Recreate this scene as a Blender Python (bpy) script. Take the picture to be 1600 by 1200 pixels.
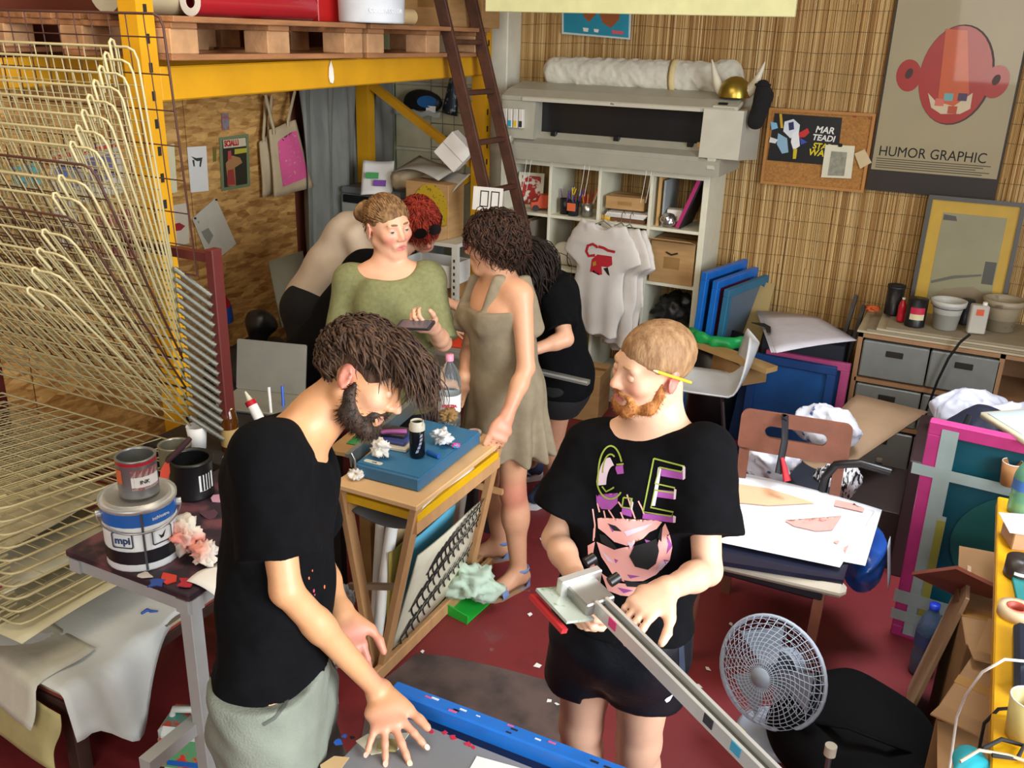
import bpy, bmesh, math, random
import numpy as np
from mathutils import Vector, Matrix
from mathutils.bvhtree import BVHTree
for o in list(bpy.data.objects): bpy.data.objects.remove(o)
SC = bpy.context.scene
COL = SC.collection
R = math.radians
random.seed(7)
# ------------------------------------------------------------------ camera
CAM_H, FOC = 2.2, 1443.0
_p, _y, _r = R(20.7), R(26.3), R(1.72)
FW = np.array([-math.sin(_y)*math.cos(_p), math.cos(_y)*math.cos(_p), -math.sin(_p)])
_rt = np.array([math.cos(_y), math.sin(_y), 0.0]); _up = np.cross(_rt, FW)
RT = _rt*math.cos(_r)+_up*math.sin(_r); UP = np.cross(RT, FW)
EYE = np.array([0, 0, CAM_H])
cam_d = bpy.data.cameras.new('camera'); cam_d.sensor_width = 36; cam_d.lens = FOC/1600*36
cam_d.clip_start = .05; cam_d.clip_end = 100
cam = bpy.data.objects.new('camera', cam_d); COL.objects.link(cam)
cam.matrix_world = Matrix(((RT[0], UP[0], -FW[0], 0), (RT[1], UP[1], -FW[1], 0), (RT[2], UP[2], -FW[2], CAM_H), (0, 0, 0, 1)))
SC.camera = cam
# ------------------------------------------------------------------ light
SC.view_settings.view_transform = 'Standard'; SC.view_settings.look = 'None'
SC.view_settings.gamma = 1; SC.view_settings.use_curve_mapping = False
SC.view_settings.exposure = -0.1
wd = bpy.data.worlds.new('world'); SC.world = wd; wd.use_nodes = True
wd.node_tree.nodes['Background'].inputs[0].default_value = (.80, .90, 1.0, 1)
wd.node_tree.nodes['Background'].inputs[1].default_value = .30
def area(name, loc, target, sx, sy, power, col):
    l = bpy.data.lights.new(name, 'AREA'); l.shape = 'RECTANGLE'; l.size = sx; l.size_y = sy
    l.energy = power; l.color = col
    o = bpy.data.objects.new(name, l); COL.objects.link(o); o.location = loc
    o.rotation_euler = (Vector(target)-Vector(loc)).to_track_quat('-Z', 'Y').to_euler(); return o
area('door_daylight', (3.0, .7, 2.2), (-1.5, 1.0, .8), 2.6, 2.6, 270, (.90, .95, 1.0)).data.spread = R(130)
top_fill = area('overhead_fill', (.05, 3.45, 3.55), (.0, 3.4, 0), 1.1, .8, 19, (.84, .91, 1.0)); top_fill.data.spread = R(62)  # added cool fill brightening the prints and bags; the ceiling has no opening
area('front_fill', (.9, -4.3, 3.0), (-1.9, 3.2, 1.2), 3.6, 2.6, 225, (1.0, .92, .81))  # added warm fill from behind the camera, evens out the room
area('ceiling_lamp_light', (-1.9, 2.2, 3.55), (-2.2, 3.0, 0), 2.2, 1.6, 75, (1.0, .84, .62))
# ------------------------------------------------------------------ helpers
def V(*a): return np.array(a, float)
def nrm(v): v = np.asarray(v, float); return v/np.linalg.norm(v)
def ray(x, y): return FW+RT*(x-800)/FOC-UP*(y-600)/FOC
def U(x, y, ax, v):
    d = ray(x, y); i = 'xyz'.index(ax); return EYE+d*((v-EYE[i])/d[i])
def W(x, y, dep): return EYE+ray(x, y)*dep
def lin(c):
    if isinstance(c, str): c = tuple(int(c[i:i+2], 16)/255 for i in (0, 2, 4))
    return tuple((x/12.92 if x <= .04045 else ((x+.055)/1.055)**2.4) for x in c[:3])+(1,)
MATS = {}
def M(name, col='808080', rough=.6, metal=0., var=.06, scale=12., bump=0., bscale=60., trans=0., alpha=1., sss=0., coat=0., col2=None, thr=None, ior=1.45, emit=0., stretch=None, attr=None):
    """procedural material: base colour broken up by noise, optional second colour in patches, fine bump"""
    if name in MATS: return MATS[name]
    m = bpy.data.materials.new(name); m.use_nodes = True; nt = m.node_tree; b = nt.nodes['Principled BSDF']
    L = nt.links.new; c = lin(col)
    tc = nt.nodes.new('ShaderNodeTexCoord'); src = tc.outputs['Object']
    if stretch:
        mp = nt.nodes.new('ShaderNodeMapping'); mp.inputs['Scale'].default_value = stretch; L(src, mp.inputs['Vector']); src = mp.outputs[0]
    n = nt.nodes.new('ShaderNodeTexNoise'); n.inputs['Scale'].default_value = scale; n.inputs['Detail'].default_value = 5; L(src, n.inputs['Vector'])
    rp = nt.nodes.new('ShaderNodeValToRGB')
    if col2 is not None:
        c2 = lin(col2); t = thr or (.45, .6)
        rp.color_ramp.elements[0].position = t[0]; rp.color_ramp.elements[0].color = c
        rp.color_ramp.elements[1].position = t[1]; rp.color_ramp.elements[1].color = c2
    else:
        rp.color_ramp.elements[0].position = .3; rp.color_ramp.elements[1].position = .7
        rp.color_ramp.elements[0].color = tuple(x*(1-var) for x in c[:3])+(1,)
        rp.color_ramp.elements[1].color = tuple(min(1, x*(1+var)) for x in c[:3])+(1,)
    L(n.outputs['Fac'], rp.inputs[0])
    out = rp.outputs[0]
    if attr:
        at = nt.nodes.new('ShaderNodeAttribute'); at.attribute_name = attr
        mx = nt.nodes.new('ShaderNodeMix'); mx.data_type = 'RGBA'; mx.blend_type = 'MULTIPLY'; mx.inputs[0].default_value = 1
        L(out, mx.inputs[6]); L(at.outputs['Color'], mx.inputs[7]); out = mx.outputs[2]
    L(out, b.inputs['Base Color'])
    b.inputs['Roughness'].default_value = rough; b.inputs['Metallic'].default_value = metal
    if trans: b.inputs['Transmission Weight'].default_value = trans; b.inputs['IOR'].default_value = ior
    if alpha < 1: b.inputs['Alpha'].default_value = alpha
    if sss: b.inputs['Subsurface Weight'].default_value = sss; b.inputs['Subsurface Radius'].default_value = (.012, .005, .003)
    if coat: b.inputs['Coat Weight'].default_value = coat
    if emit: L(out, b.inputs['Emission Color']); b.inputs['Emission Strength'].default_value = emit
    if bump:
        n2 = nt.nodes.new('ShaderNodeTexNoise'); n2.inputs['Scale'].default_value = bscale; n2.inputs['Detail'].default_value = 4; L(src, n2.inputs['Vector'])
        bp = nt.nodes.new('ShaderNodeBump'); bp.inputs['Strength'].default_value = bump; bp.inputs['Distance'].default_value = .01
        L(n2.outputs['Fac'], bp.inputs['Height']); L(bp.outputs[0], b.inputs['Normal'])
    MATS[name] = m; return m
ORG = {}
def put(o, label=None, cat=None, group=None, kind=None):
    if label: o['label'] = label
    if cat: o['category'] = cat
    if group: o['group'] = group
    if kind: o['kind'] = kind
    return o
def thing(name, label, cat, loc, group=None):
    o = bpy.data.objects.new(name, None); o.empty_display_size = .05; COL.objects.link(o)
    o.location = tuple(loc); ORG[o.name] = V(*loc); return put(o, label, cat, group)
def link(me, name, mats, parent=None, org=None, smooth=False):
    o = bpy.data.objects.new(name, me); COL.objects.link(o)
    for m in (mats if isinstance(mats, (list, tuple)) else [mats]): me.materials.append(m)
    if parent is not None:
        o.parent = parent; ORG[o.name] = ORG[parent.name]
    else:
        o.location = tuple(org); ORG[o.name] = V(*org)
    if smooth: me.polygons.foreach_set('use_smooth', [True]*len(me.polygons))
    return o
def frame(o=(0, 0, 0), x=(1, 0, 0), y=None, z=(0, 0, 1)):
    """4x4: origin o, x axis kept, z made orthogonal"""
    x = nrm(x); z = np.asarray(z, float); z = nrm(z-x*np.dot(z, x)); y = np.cross(z, x)
    m = np.eye(4); m[:3, 0] = x; m[:3, 1] = y; m[:3, 2] = z; m[:3, 3] = o; return m
def place(loc=(0, 0, 0), rz=0, rx=0, ry=0):
    m = np.array(Matrix.Translation(loc) @ Matrix.Rotation(rz, 4, 'Z') @ Matrix.Rotation(ry, 4, 'Y') @ Matrix.Rotation(rx, 4, 'X')); return m
class B:
    """collects shapes in the frame `m`; build() links ONE mesh object"""
    def __init__(s, m=None): s.v = []; s.f = []; s.mi = []; s.m = np.eye(4) if m is None else np.asarray(m, float); s.k = 0; s.sm = []
    def add(s, vs, fs, smooth=False):
        vs = np.asarray(vs, float).reshape(-1, 3); n = len(s.v)
        s.v.extend((vs@s.m[:3, :3].T+s.m[:3, 3]).tolist())
        s.f.extend([tuple(i+n for i in f) for f in fs]); s.mi.extend([s.k]*len(fs)); s.sm.extend([smooth]*len(fs)); return s
    def box(s, c, d, rot=None, bev=0.):
        x, y, z = [q/2 for q in d]; b = min(bev, x*.9, y*.9, z*.9)
        if b <= 0:
            vs = np.array([(i, j, k) for i in (-x, x) for j in (-y, y) for k in (-z, z)])
            fs = [(0, 1, 3, 2), (4, 6, 7, 5), (0, 4, 5, 1), (2, 3, 7, 6), (0, 2, 6, 4), (1, 5, 7, 3)]
        else:
            vs = []; 
            for sx in (-1, 1):
                for sy in (-1, 1):
                    for sz in (-1, 1):
                        vs += [(sx*x, sy*(y-b), sz*(z-b)), (sx*(x-b), sy*y, sz*(z-b)), (sx*(x-b), sy*(y-b), sz*z)]
            vs = np.array(vs); I = lambda a, b_, c_, t: ((a*2+b_)*2+c_)*3+t
            fs = []
            for a in (0, 1): fs.append([I(a, 0, 0, 0), I(a, 1, 0, 0), I(a, 1, 1, 0), I(a, 0, 1, 0)][::1 if a else -1])
            for a in (0, 1): fs.append([I(0, a, 0, 1), I(0, a, 1, 1), I(1, a, 1, 1), I(1, a, 0, 1)][::1 if a else -1])
            for a in (0, 1): fs.append([I(0, 0, a, 2), I(1, 0, a, 2), I(1, 1, a, 2), I(0, 1, a, 2)][::1 if a else -1])
            for a in (0, 1):
                for b_ in (0, 1):
                    fs.append([I(a, b_, 0, 0), I(a, b_, 1, 0), I(a, b_, 1, 1), I(a, b_, 0, 1)][::1 if a != b_ else -1])
                    fs.append([I(a, 0, b_, 0), I(a, 1, b_, 0), I(a, 1, b_, 2), I(a, 0, b_, 2)][::1 if a == b_ else -1])
                    fs.append([I(0, a, b_, 1), I(1, a, b_, 1), I(1, a, b_, 2), I(0, a, b_, 2)][::1 if a != b_ else -1])
                    for c_ in (0, 1): fs.append([I(a, b_, c_, 0), I(a, b_, c_, 1), I(a, b_, c_, 2)][::1 if (a+b_+c_) % 2 else -1])
            fs = [tuple(f) for f in fs]
        if rot is not None: vs = vs@np.asarray(rot)[:3, :3].T
        return s.add(vs+np.asarray(c, float), fs)
    def bar(s, a, b, w, h, up=(0, 0, 1), bev=0.):
        """box beam from a to b, w wide, h along up"""
        a = np.asarray(a, float); b = np.asarray(b, float); x = nrm(b-a); u = np.asarray(up, float)
        if abs(np.dot(x, nrm(u))) > .99: u = V(0, 1, 0)
        z = nrm(u-x*np.dot(u, x)); y = np.cross(z, x); rot = np.stack([x, y, z], 1)
        return s.box((a+b)/2, (np.linalg.norm(b-a), w, h), rot, bev)
    def rings(s, rg, closed=False, caps=True, smooth=True):
        n = len(rg[0]); k = len(rg); vs = np.concatenate([np.asarray(r, float) for r in rg]); fs = []
        for i in range(k if closed else k-1):
            for j in range(n):
                a = i*n+j; b_ = i*n+(j+1) % n; c = ((i+1) % k)*n+(j+1) % n; d = ((i+1) % k)*n+j; fs.append((a, b_, c, d))
        s.add(vs, fs, smooth)
        if caps and not closed:
            s.add(rg[0], [tuple(range(n))[::-1]]); s.add(rg[-1], [tuple(range(n))])
        return s
    def tube(s, path, r, n=8, caps=True, closed=False, squash=1., up=None):
        P = np.asarray(path, float); k = len(P); rr = np.full(k, r) if np.isscalar(r) else np.asarray(r, float)
        T = np.zeros_like(P)
        for i in range(k):
            a = P[(i+1) % k if closed else min(i+1, k-1)]; b_ = P[(i-1) % k if closed else max(i-1, 0)]; T[i] = nrm(a-b_+1e-9)
        u = V(0, 0, 1) if up is None else np.asarray(up, float)
        if abs(np.dot(u, T[0])) > .95: u = V(1, 0, 0)
        rg = []
        for i in range(k):
            u = nrm(u-T[i]*np.dot(u, T[i])+1e-12); w = np.cross(T[i], u)
            an = np.linspace(0, 2*math.pi, n, endpoint=False)
            rg.append(P[i]+rr[i]*(np.cos(an)[:, None]*w+squash*np.sin(an)[:, None]*u))
        return s.rings(rg, closed, caps)
    def cyl(s, a, b, r1, r2=None, n=20, caps=True): return s.tube([a, b], [r1, r1 if r2 is None else r2], n, caps)
    def lathe(s, prof, c=(0, 0, 0), n=24, caps=False, smooth=True):
        c = np.asarray(c, float); an = np.linspace(0, 2*math.pi, n, endpoint=False)
        rg = [np.stack([r*np.cos(an), r*np.sin(an), np.full(n, z)], 1)+c for r, z in prof]
        return s.rings(rg, False, caps, smooth)
    def prism(s, out, z0, z1, hole=None):
        """2D outline (counter-clockwise) extruded along z; hole = inner outline with the same vertex count"""
        o = np.asarray(out, float); n = len(o)
        lo = np.c_[o, np.full(n, z0)]; hi = np.c_[o, np.full(n, z1)]
        if hole is None:
            vs = np.r_[lo, hi]; fs = [tuple(range(n))[::-1], tuple(range(n, 2*n))]+[(i, (i+1) % n, n+(i+1) % n, n+i) for i in range(n)]
        else:
            h = np.asarray(hole, float); vs = np.r_[lo, hi, np.c_[h, np.full(n, z0)], np.c_[h, np.full(n, z1)]]; fs = []
            for i in range(n):
                j = (i+1) % n; fs += [(i, j, n+j, n+i), (2*n+j, 2*n+i, 3*n+i, 3*n+j), (n+i, n+j, 3*n+j, 3*n+i), (j, i, 2*n+i, 2*n+j)]
        return s.add(vs, fs)
    def poly(s, pts): return s.add(pts, [tuple(range(len(pts)))])
    def sheet(s, fn, nu=10, nv=10, th=.0015, smooth=True):
        """thin bent sheet: fn(u,v)->(x,y,z) for u,v in 0..1, given thickness along its normal"""
        u = np.linspace(0, 1, nu+1); v = np.linspace(0, 1, nv+1)
        g = np.array([[fn(a, b_) for b_ in v] for a in u], float)
        du = np.gradient(g, axis=0); dv = np.gradient(g, axis=1); nn = np.cross(du, dv); nn /= np.linalg.norm(nn, axis=2)[..., None]+1e-12
        top = (g+nn*th/2).reshape(-1, 3); bot = (g-nn*th/2).reshape(-1, 3); N = len(top); w = nv+1; fs = []
        for i in range(nu):
            for j in range(nv):
                a = i*w+j; fs.append((a, a+w, a+w+1, a+1)); fs.append((N+a, N+a+1, N+a+w+1, N+a+w))
        ed = [i*w for i in range(nu+1)]+[nu*w+j for j in range(1, nv+1)]+[i*w+nv for i in range(nu-1, -1, -1)]+[j for j in range(nv-1, 0, -1)]
        for i in range(len(ed)):
            a, b_ = ed[i], ed[(i+1) % len(ed)]; fs.append((b_, a, N+a, N+b_))
        return s.add(np.r_[top, bot], fs, smooth)
    def build(s, name, mats, parent=None, org=None):
        vs = np.asarray(s.v)
        if parent is not None: org = ORG[parent.name]
        elif org is None:
            lo, hi = vs.min(0), vs.max(0); org = V((lo[0]+hi[0])/2, (lo[1]+hi[1])/2, lo[2])
        me = bpy.data.meshes.new(name); me.from_pydata((vs-org).tolist(), [], s.f)
        o = link(me, name, mats, parent, org)
        me.polygons.foreach_set('material_index', s.mi); me.polygons.foreach_set('use_smooth', s.sm); me.update(); return o
def dull(m, s=.12): m.node_tree.nodes['Principled BSDF'].inputs['Specular IOR Level'].default_value = s; return m
def solo(b, name, mats, label, cat, group=None, kind=None): return put(b.build(name, mats), label, cat, group, kind)
def struct(b, name, mats, parent=None):
    o = b.build(name, mats, parent)
    if parent is None: o['kind'] = 'structure'
    return o
def dup(root, delta, label=None, group=None, rz=0):
    """copy of a thing with its parts and sub-parts"""
    r = root.copy(); COL.objects.link(r); r.location = Vector(root.location)+Vector(delta); r.rotation_euler.z += rz; ORG[r.name] = V(*r.location)
    if label: r['label'] = label
    if group: r['group'] = group
    for ch in list(root.children):
        c = ch.copy(); COL.objects.link(c); c.parent = r
        for g in list(ch.children):
            d = g.copy(); COL.objects.link(d); d.parent = c
    return r
def clones(first, mats_pos, parent):
    """more pieces like `first` sharing its mesh, moved by offsets"""
    for d in mats_pos:
        c = first.copy(); COL.objects.link(c); c.parent = parent; c.location = Vector(first.location)+Vector(d)
def words(txt, m, size, name, mat, parent, align='CENTER', bold=0., shear=0., depth=.0008, sx=1.):
    """lettering as flat mesh; m = frame with x along the line, y up, z out of the surface"""
    cu = bpy.data.curves.new('t', 'FONT'); cu.body = txt; cu.size = size; cu.align_x = align; cu.offset = bold; cu.shear = shear; cu.extrude = depth; cu.resolution_u = 3
    o = bpy.data.objects.new('t', cu); COL.objects.link(o); bpy.context.view_layer.update()
    me = bpy.data.meshes.new_from_object(o.evaluated_get(bpy.context.evaluated_depsgraph_get())); bpy.data.objects.remove(o)
    vs = np.array([v.co[:] for v in me.vertices]); fs = [tuple(p.vertices) for p in me.polygons]; bpy.data.meshes.remove(me)
    if len(vs) == 0: return None
    vs[:, 0] *= sx
    b = B(m); b.add(vs, fs); return b.build(name, mat, parent)
def ell(cx, cy, rx, ry, n=28, a0=0., a1=2*math.pi, rot=0.):
    an = np.linspace(a0, a1, n, endpoint=abs(a1-a0) < 6.28); x = rx*np.cos(an); y = ry*np.sin(an)
    return [(cx+p*math.cos(rot)-q*math.sin(rot), cy+p*math.sin(rot)+q*math.cos(rot)) for p, q in zip(x, y)]
def rect(x0, y0, x1, y1): return [(x0, y0), (x1, y0), (x1, y1), (x0, y1)]
def rrect(x0, y0, x1, y1, r, n=5):
    o = []
    for cx, cy, a in ((x1-r, y0+r, -90), (x1-r, y1-r, 0), (x0+r, y1-r, 90), (x0+r, y0+r, 180)):
        o += [(cx+r*math.cos(R(a+90*i/n)), cy+r*math.sin(R(a+90*i/n))) for i in range(n+1)]
    return o
def flat(m, shapes, parent, base=.0024, step=.0005):
    """flat print: shapes = [(name, outline, material)] stacked in thin layers on the frame m"""
    for i, (nm, out, mt) in enumerate(shapes):
        b = B(m); z = base+i*step; b.prism(out, z-.0006, z); b.build(nm, mt, parent)
def wob(i, a=1., s=0): return a*math.sin(i*12.9898+s*78.233)
# ------------------------------------------------------------------ signed-distance modeller (people, crumpled paper, cloth)
def EC(a, b, r1, r2=None, u=None, k=.02, op=1, tag=0):
    """rounded cone from a to b; r = radius or (side, depth) with u the side direction"""
    r1 = (r1, r1) if np.isscalar(r1) else r1; r2 = r1 if r2 is None else ((r2, r2) if np.isscalar(r2) else r2)
    return ['ec', np.asarray(a, float), np.asarray(b, float), r1, r2, u, k, op, tag]
def EL(c, r, m=None, k=.02, op=1, tag=0): return ['el', np.asarray(c, float), np.asarray(r if not np.isscalar(r) else (r, r, r), float), np.eye(3) if m is None else np.asarray(m, float), None, None, k, op, tag]
def CY(a, b, r, k=.003, op=-1, tag=0): return ['cy', np.asarray(a, float), np.asarray(b, float), r, None, None, k, op, tag]
def HP(p, n, k=.003): return ['hp', np.asarray(p, float), nrm(n), None, None, None, k, -1, 0]     # removes the side the normal points to
def pbox(q, mg):
    t = q[0]
    if t == 'ec': r = max(max(q[3]), max(q[4])); return np.minimum(q[1], q[2])-r-mg, np.maximum(q[1], q[2])+r+mg
    if t == 'el': r = q[2].max(); return q[1]-r-mg, q[1]+r+mg
    if t == 'cy': return np.minimum(q[1], q[2])-q[3]-mg, np.maximum(q[1], q[2])+q[3]+mg
    return V(-99, -99, -99), V(99, 99, 99)
def pdist(q, P):
    t = q[0]
    if t == 'ec':
        a, b = q[1], q[2]; ba = b-a; L2 = ba@ba+1e-12; h = np.clip((P-a)@ba/L2, 0, 1); w = P-a-h[:, None]*ba
        r1, r2 = q[3], q[4]
        if q[5] is None or (r1[0] == r1[1] and r2[0] == r2[1]):
            return np.sqrt((w*w).sum(1))-(r1[0]+(r2[0]-r1[0])*h)
        x = ba/math.sqrt(L2); u = nrm(q[5]-x*np.dot(q[5], x)); v = np.cross(x, u)
        ru = r1[0]+(r2[0]-r1[0])*h; rv = r1[1]+(r2[1]-r1[1])*h; rm = np.minimum(ru, rv)
        return (np.sqrt((w@u/ru)**2+(w@v/rv)**2+(w@x/rm)**2)-1)*rm
    if t == 'el':
        w = (P-q[1])@q[3].T; r = q[2]; k0 = np.sqrt(((w/r)**2).sum(1)); k1 = np.sqrt(((w/(r*r))**2).sum(1))+1e-9
        return k0*(k0-1)/k1
    if t == 'cy':
        a, b = q[1], q[2]; x = nrm(b-a); L = np.linalg.norm(b-a); h = (P-a)@x; w = P-a-h[:, None]*x
        return np.maximum(np.sqrt((w*w).sum(1))-q[3], np.maximum(-h, h-L))
    return -((P-q[1])@q[2])
def sdf(prims, P, disp=None):
    d = np.full(len(P), .3)
    for q in prims:
        lo, hi = pbox(q, .05+q[6]); m = np.all((P > lo) & (P < hi), 1)
        if not m.any(): continue
        i = np.nonzero(m)[0]; e = pdist(q, P[i]); k = q[6]; dd = d[i]
        if q[7] > 0: h = np.maximum(k-np.abs(dd-e), 0)/k; d[i] = np.minimum(dd, e)-h*h*k*.25
        else: e = -e; h = np.maximum(k-np.abs(dd-e), 0)/k; d[i] = np.maximum(dd, e)+h*h*k*.25
    if disp is not None: d = d+disp(P)
    return d
def nets(prims, h, disp=None, pad=.03):
    """surface mesh of the union by naive surface nets on a sparse grid"""
    lo = np.min([pbox(q, 0)[0] for q in prims if q[7] > 0], 0)-pad; hi = np.max([pbox(q, 0)[1] for q in prims if q[7] > 0], 0)+pad
    K = 8; nb = np.ceil((hi-lo)/(h*K)).astype(int); D = np.empty(nb*K+1, np.float32)
    bi = np.stack(np.meshgrid(*[np.arange(n) for n in nb], indexing='ij'), -1).reshape(-1, 3)
    cen = lo+(bi+.5)*h*K; dc = sdf(prims, cen, disp); lim = h*K*.87*1.25+.022
    act = np.abs(dc) < lim
    sg = np.where(dc < 0, -1., 1.).reshape(nb)
    D[:-1, :-1, :-1] = np.repeat(np.repeat(np.repeat(sg, K, 0), K, 1), K, 2); D[-1], D[:, -1], D[:, :, -1] = 1, 1, 1
    off = np.stack(np.meshgrid(*[np.arange(K)]*3, indexing='ij'), -1).reshape(-1, 3)
    A = bi[act]
    for c in range(0, len(A), 1500):
        idx = (A[c:c+1500, None, :]*K+off[None]).reshape(-1, 3)
        D[idx[:, 0], idx[:, 1], idx[:, 2]] = sdf(prims, lo+idx*h, disp)
    S = D < 0; n0, n1, n2 = [s-1 for s in D.shape]
    cnt = np.zeros((n0, n1, n2), np.uint8)
    for i in (0, 1):
        for j in (0, 1):
            for k in (0, 1): cnt += S[i:n0+i, j:n1+j, k:n2+k]
    cell = np.argwhere((cnt > 0) & (cnt < 8)); vid = np.full((n0, n1, n2), -1, np.int32); vid[cell[:, 0], cell[:, 1], cell[:, 2]] = np.arange(len(cell))
    acc = np.zeros((len(cell), 3)); num = np.zeros(len(cell))
    cs = [(i, j, k) for i in (0, 1) for j in (0, 1) for k in (0, 1)]
    dv = {c: D[cell[:, 0]+c[0], cell[:, 1]+c[1], cell[:, 2]+c[2]].astype(float) for c in cs}
    for c in cs:
        for ax in range(3):
            if c[ax]: continue
            e = list(c); e[ax] = 1; e = tuple(e); a, b = dv[c], dv[e]; m = (a < 0) != (b < 0)
            t = np.where(m, a/(a-b+1e-20), 0); p = np.array(c, float)[None].repeat(len(cell), 0); p[:, ax] += t
            acc[m] += p[m]; num[m] += 1
    verts = lo+(cell+acc/num[:, None])*h; quads = []
    for ax in range(3):
        a = [slice(1, -1)]*3; a[ax] = slice(0, -1); b = [slice(1, -1)]*3; b[ax] = slice(1, None)
        s0, s1 = S[tuple(a)], S[tuple(b)]; e = np.argwhere(s0 != s1); o = np.array([1, 1, 1]); o[ax] = 0; e2 = e+o
        u, v = [(1, 2), (2, 0), (0, 1)][ax]; du = np.zeros(3, int); du[u] = 1; dw = np.zeros(3, int); dw[v] = 1
        q = np.stack([vid[tuple((e2-du-dw).T)], vid[tuple((e2-dw).T)], vid[tuple(e2.T)], vid[tuple((e2-du).T)]], 1)
        fl = ~s0[tuple(e.T)]; q[fl] = q[fl][:, ::-1]; quads.append(q)
    return verts, np.concatenate(quads)
def mesh_np(name, verts, quads, org, smooth=True):
    me = bpy.data.meshes.new(name); n = len(quads); k = quads.shape[1]
    me.vertices.add(len(verts)); me.vertices.foreach_set('co', (verts-org).astype(np.float32).ravel())
    me.loops.add(n*k); me.loops.foreach_set('vertex_index', quads.astype(np.int32).ravel())
    me.polygons.add(n); me.polygons.foreach_set('loop_start', np.arange(0, n*k, k, dtype=np.int32))
    if smooth: me.polygons.foreach_set('use_smooth', np.ones(n, bool))
    me.update(calc_edges=True); me.validate(); return me
def relax(v, q, it=1, f=.5):
    for _ in range(it):
        s = np.zeros_like(v); c = np.zeros(len(v))
        for i in range(4):
            a, b = q[:, i], q[:, (i+1) % 4]
            np.add.at(s, a, v[b]); np.add.at(c, a, 1); np.add.at(s, b, v[a]); np.add.at(c, b, 1)
        v = v+f*(s/c[:, None]-v)
    return v
def blob(name, prims, h, mats, parent=None, org=None, disp=None, paint=None, base=None, sm=1):
    v, q = nets(prims, h, disp)
    if sm: v = relax(v, q, sm)
    if parent is not None: org = ORG[parent.name]
    elif org is None: org = V((v[:, 0].min()+v[:, 0].max())/2, (v[:, 1].min()+v[:, 1].max())/2, v[:, 2].min())
    me = mesh_np(name, v, q, org)
    if base is not None:
        c = np.tile(np.array(lin(base)), (len(v), 1))
        for p, col, soft in (paint or []):
            w = np.clip(1-(pdist(p, v))/soft, 0, 1)[:, None]; w = w*w*(3-2*w); c = c*(1-w)+np.array(lin(col))*w
        at = me.color_attributes.new('Col', 'FLOAT_COLOR', 'POINT'); at.data.foreach_set('color', c.astype(np.float32).ravel())
    return link(me, name, mats, parent, org)
def snoise(fr, seed, oct=3):
    rng = np.random.RandomState(seed); ds = [(nrm(rng.normal(size=3))*fr*(1.7**(i//3)), rng.rand()*6.28, .75**(i//3)) for i in range(3*oct)]
    def f(P):
        s = 0
        for d, ph, a in ds: s = s+a*np.sin(P@d+ph+1.3*np.sin(P@d[[1, 2, 0]]*.7+ph*2))
        return s/(1.6*oct)
    return f
# ------------------------------------------------------------------ people
MS = {}
def skin(name, col): return M('skin_'+name, 'ffffff', rough=.48, var=.06, scale=40, sss=.12, attr='Col', bump=.05, bscale=300)
ZUP = V(0, 0, 1); TC = -FW; TCh = nrm(V(TC[0], TC[1], 0)); RTh = nrm(V(RT[0], RT[1], 0))
def hframe(c, f, up, s=1.):
    f = nrm(f); up = nrm(np.asarray(up)-f*np.dot(up, f)); x = np.cross(f, up); return dict(c=np.asarray(c, float), m=np.stack([x, f, up]), s=s)
def hl(H, p): return H['c']+H['s']*(np.asarray(p, float)@H['m'])
def head_prims(H, male=True, nose=1., jaw=1.):
    L = lambda p: hl(H, p); s = H['s']; m = H['m']; e = lambda c, r, k=.012, op=1: EL(L(c), np.array(r)*s, m, k, op)
    q = [e((0, -.015, .035), (.076, .097, .083)), e((0, .022, -.02), (.063, .068, .085), .03), e((0, .062*jaw, -.096), (.026, .022, .018), .025)]
    for x in (-1, 1):
        q += [EC(L((x*.055, -.012, -.05)), L((x*.020, .056, -.097)), .017*s, .015*s, k=.025), e((x*.040, .058, -.022), (.024, .024, .022), .02)]
    q += [EC(L((-.036, .077, .021)), L((.036, .077, .021)), .012*s, k=.014)]
    for x in (-1, 1): q += [e((x*.032, .096, .001), (.017, .020, .011), .012, -1), e((x*.031, .0735, .0005), (.0165, .0135, .0125), .004)]
    q += [EC(L((0, .084, .014)), L((0, .106*nose, -.028)), .0085*s, .0115*s, k=.010)]
    for x in (-1, 1): q += [e((x*.011, .094, -.033), (.009, .010, .008), .006)]
    q += [e((0, .076, -.066), (.028, .015, .020), .014)]
    q += [EC(L((-.022, .081, -.0615)), L((.022, .081, -.0615)), .0048*s, k=.008), EC(L((-.018, .081, -.0722)), L((.018, .081, -.0722)), .0056*s, k=.008)]
    q += [EL(L((0, .092, -.067)), V(.025, .012, .0018)*s, m, .003, -1)]
    for x in (-1, 1):
        a = nrm(V(x*.93, -.35, 0)); b = nrm(V(0, -.22, 1)); mm = np.stack([a, np.cross(b, a), b])@m
        q += [EL(L((x*.081, -.014, -.006)), V(.0075, .019, .031)*s, mm, .006), EL(L((x*.088, -.010, -.003)), V(.006, .011, .019)*s, mm, .004, -1), EL(L((x*.083, .000, -.008)), V(.004, .005, .007)*s, mm, .004)]
    return q
def head_paint(H, lip='b5645c', blush='d98a72', ear='d8806a'):
    L = lambda p: hl(H, p); s = H['s']; m = H['m']
    p = [(EL(L((0, .09, -.067)), V(.022, .02, .0085)*s, m), lip, .005)]
    for x in (-1, 1):
        p += [(EL(L((x*.045, .07, -.03)), V(.006, .012, .006)*s, m), blush, .034), (EL(L((x*.085, -.014, -.006)), V(.012, .02, .03)*s, m), ear, .012)]
    p += [(EL(L((0, .112, -.03)), V(.008, .01, .008)*s, m), blush, .014)]
    return p
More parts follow.
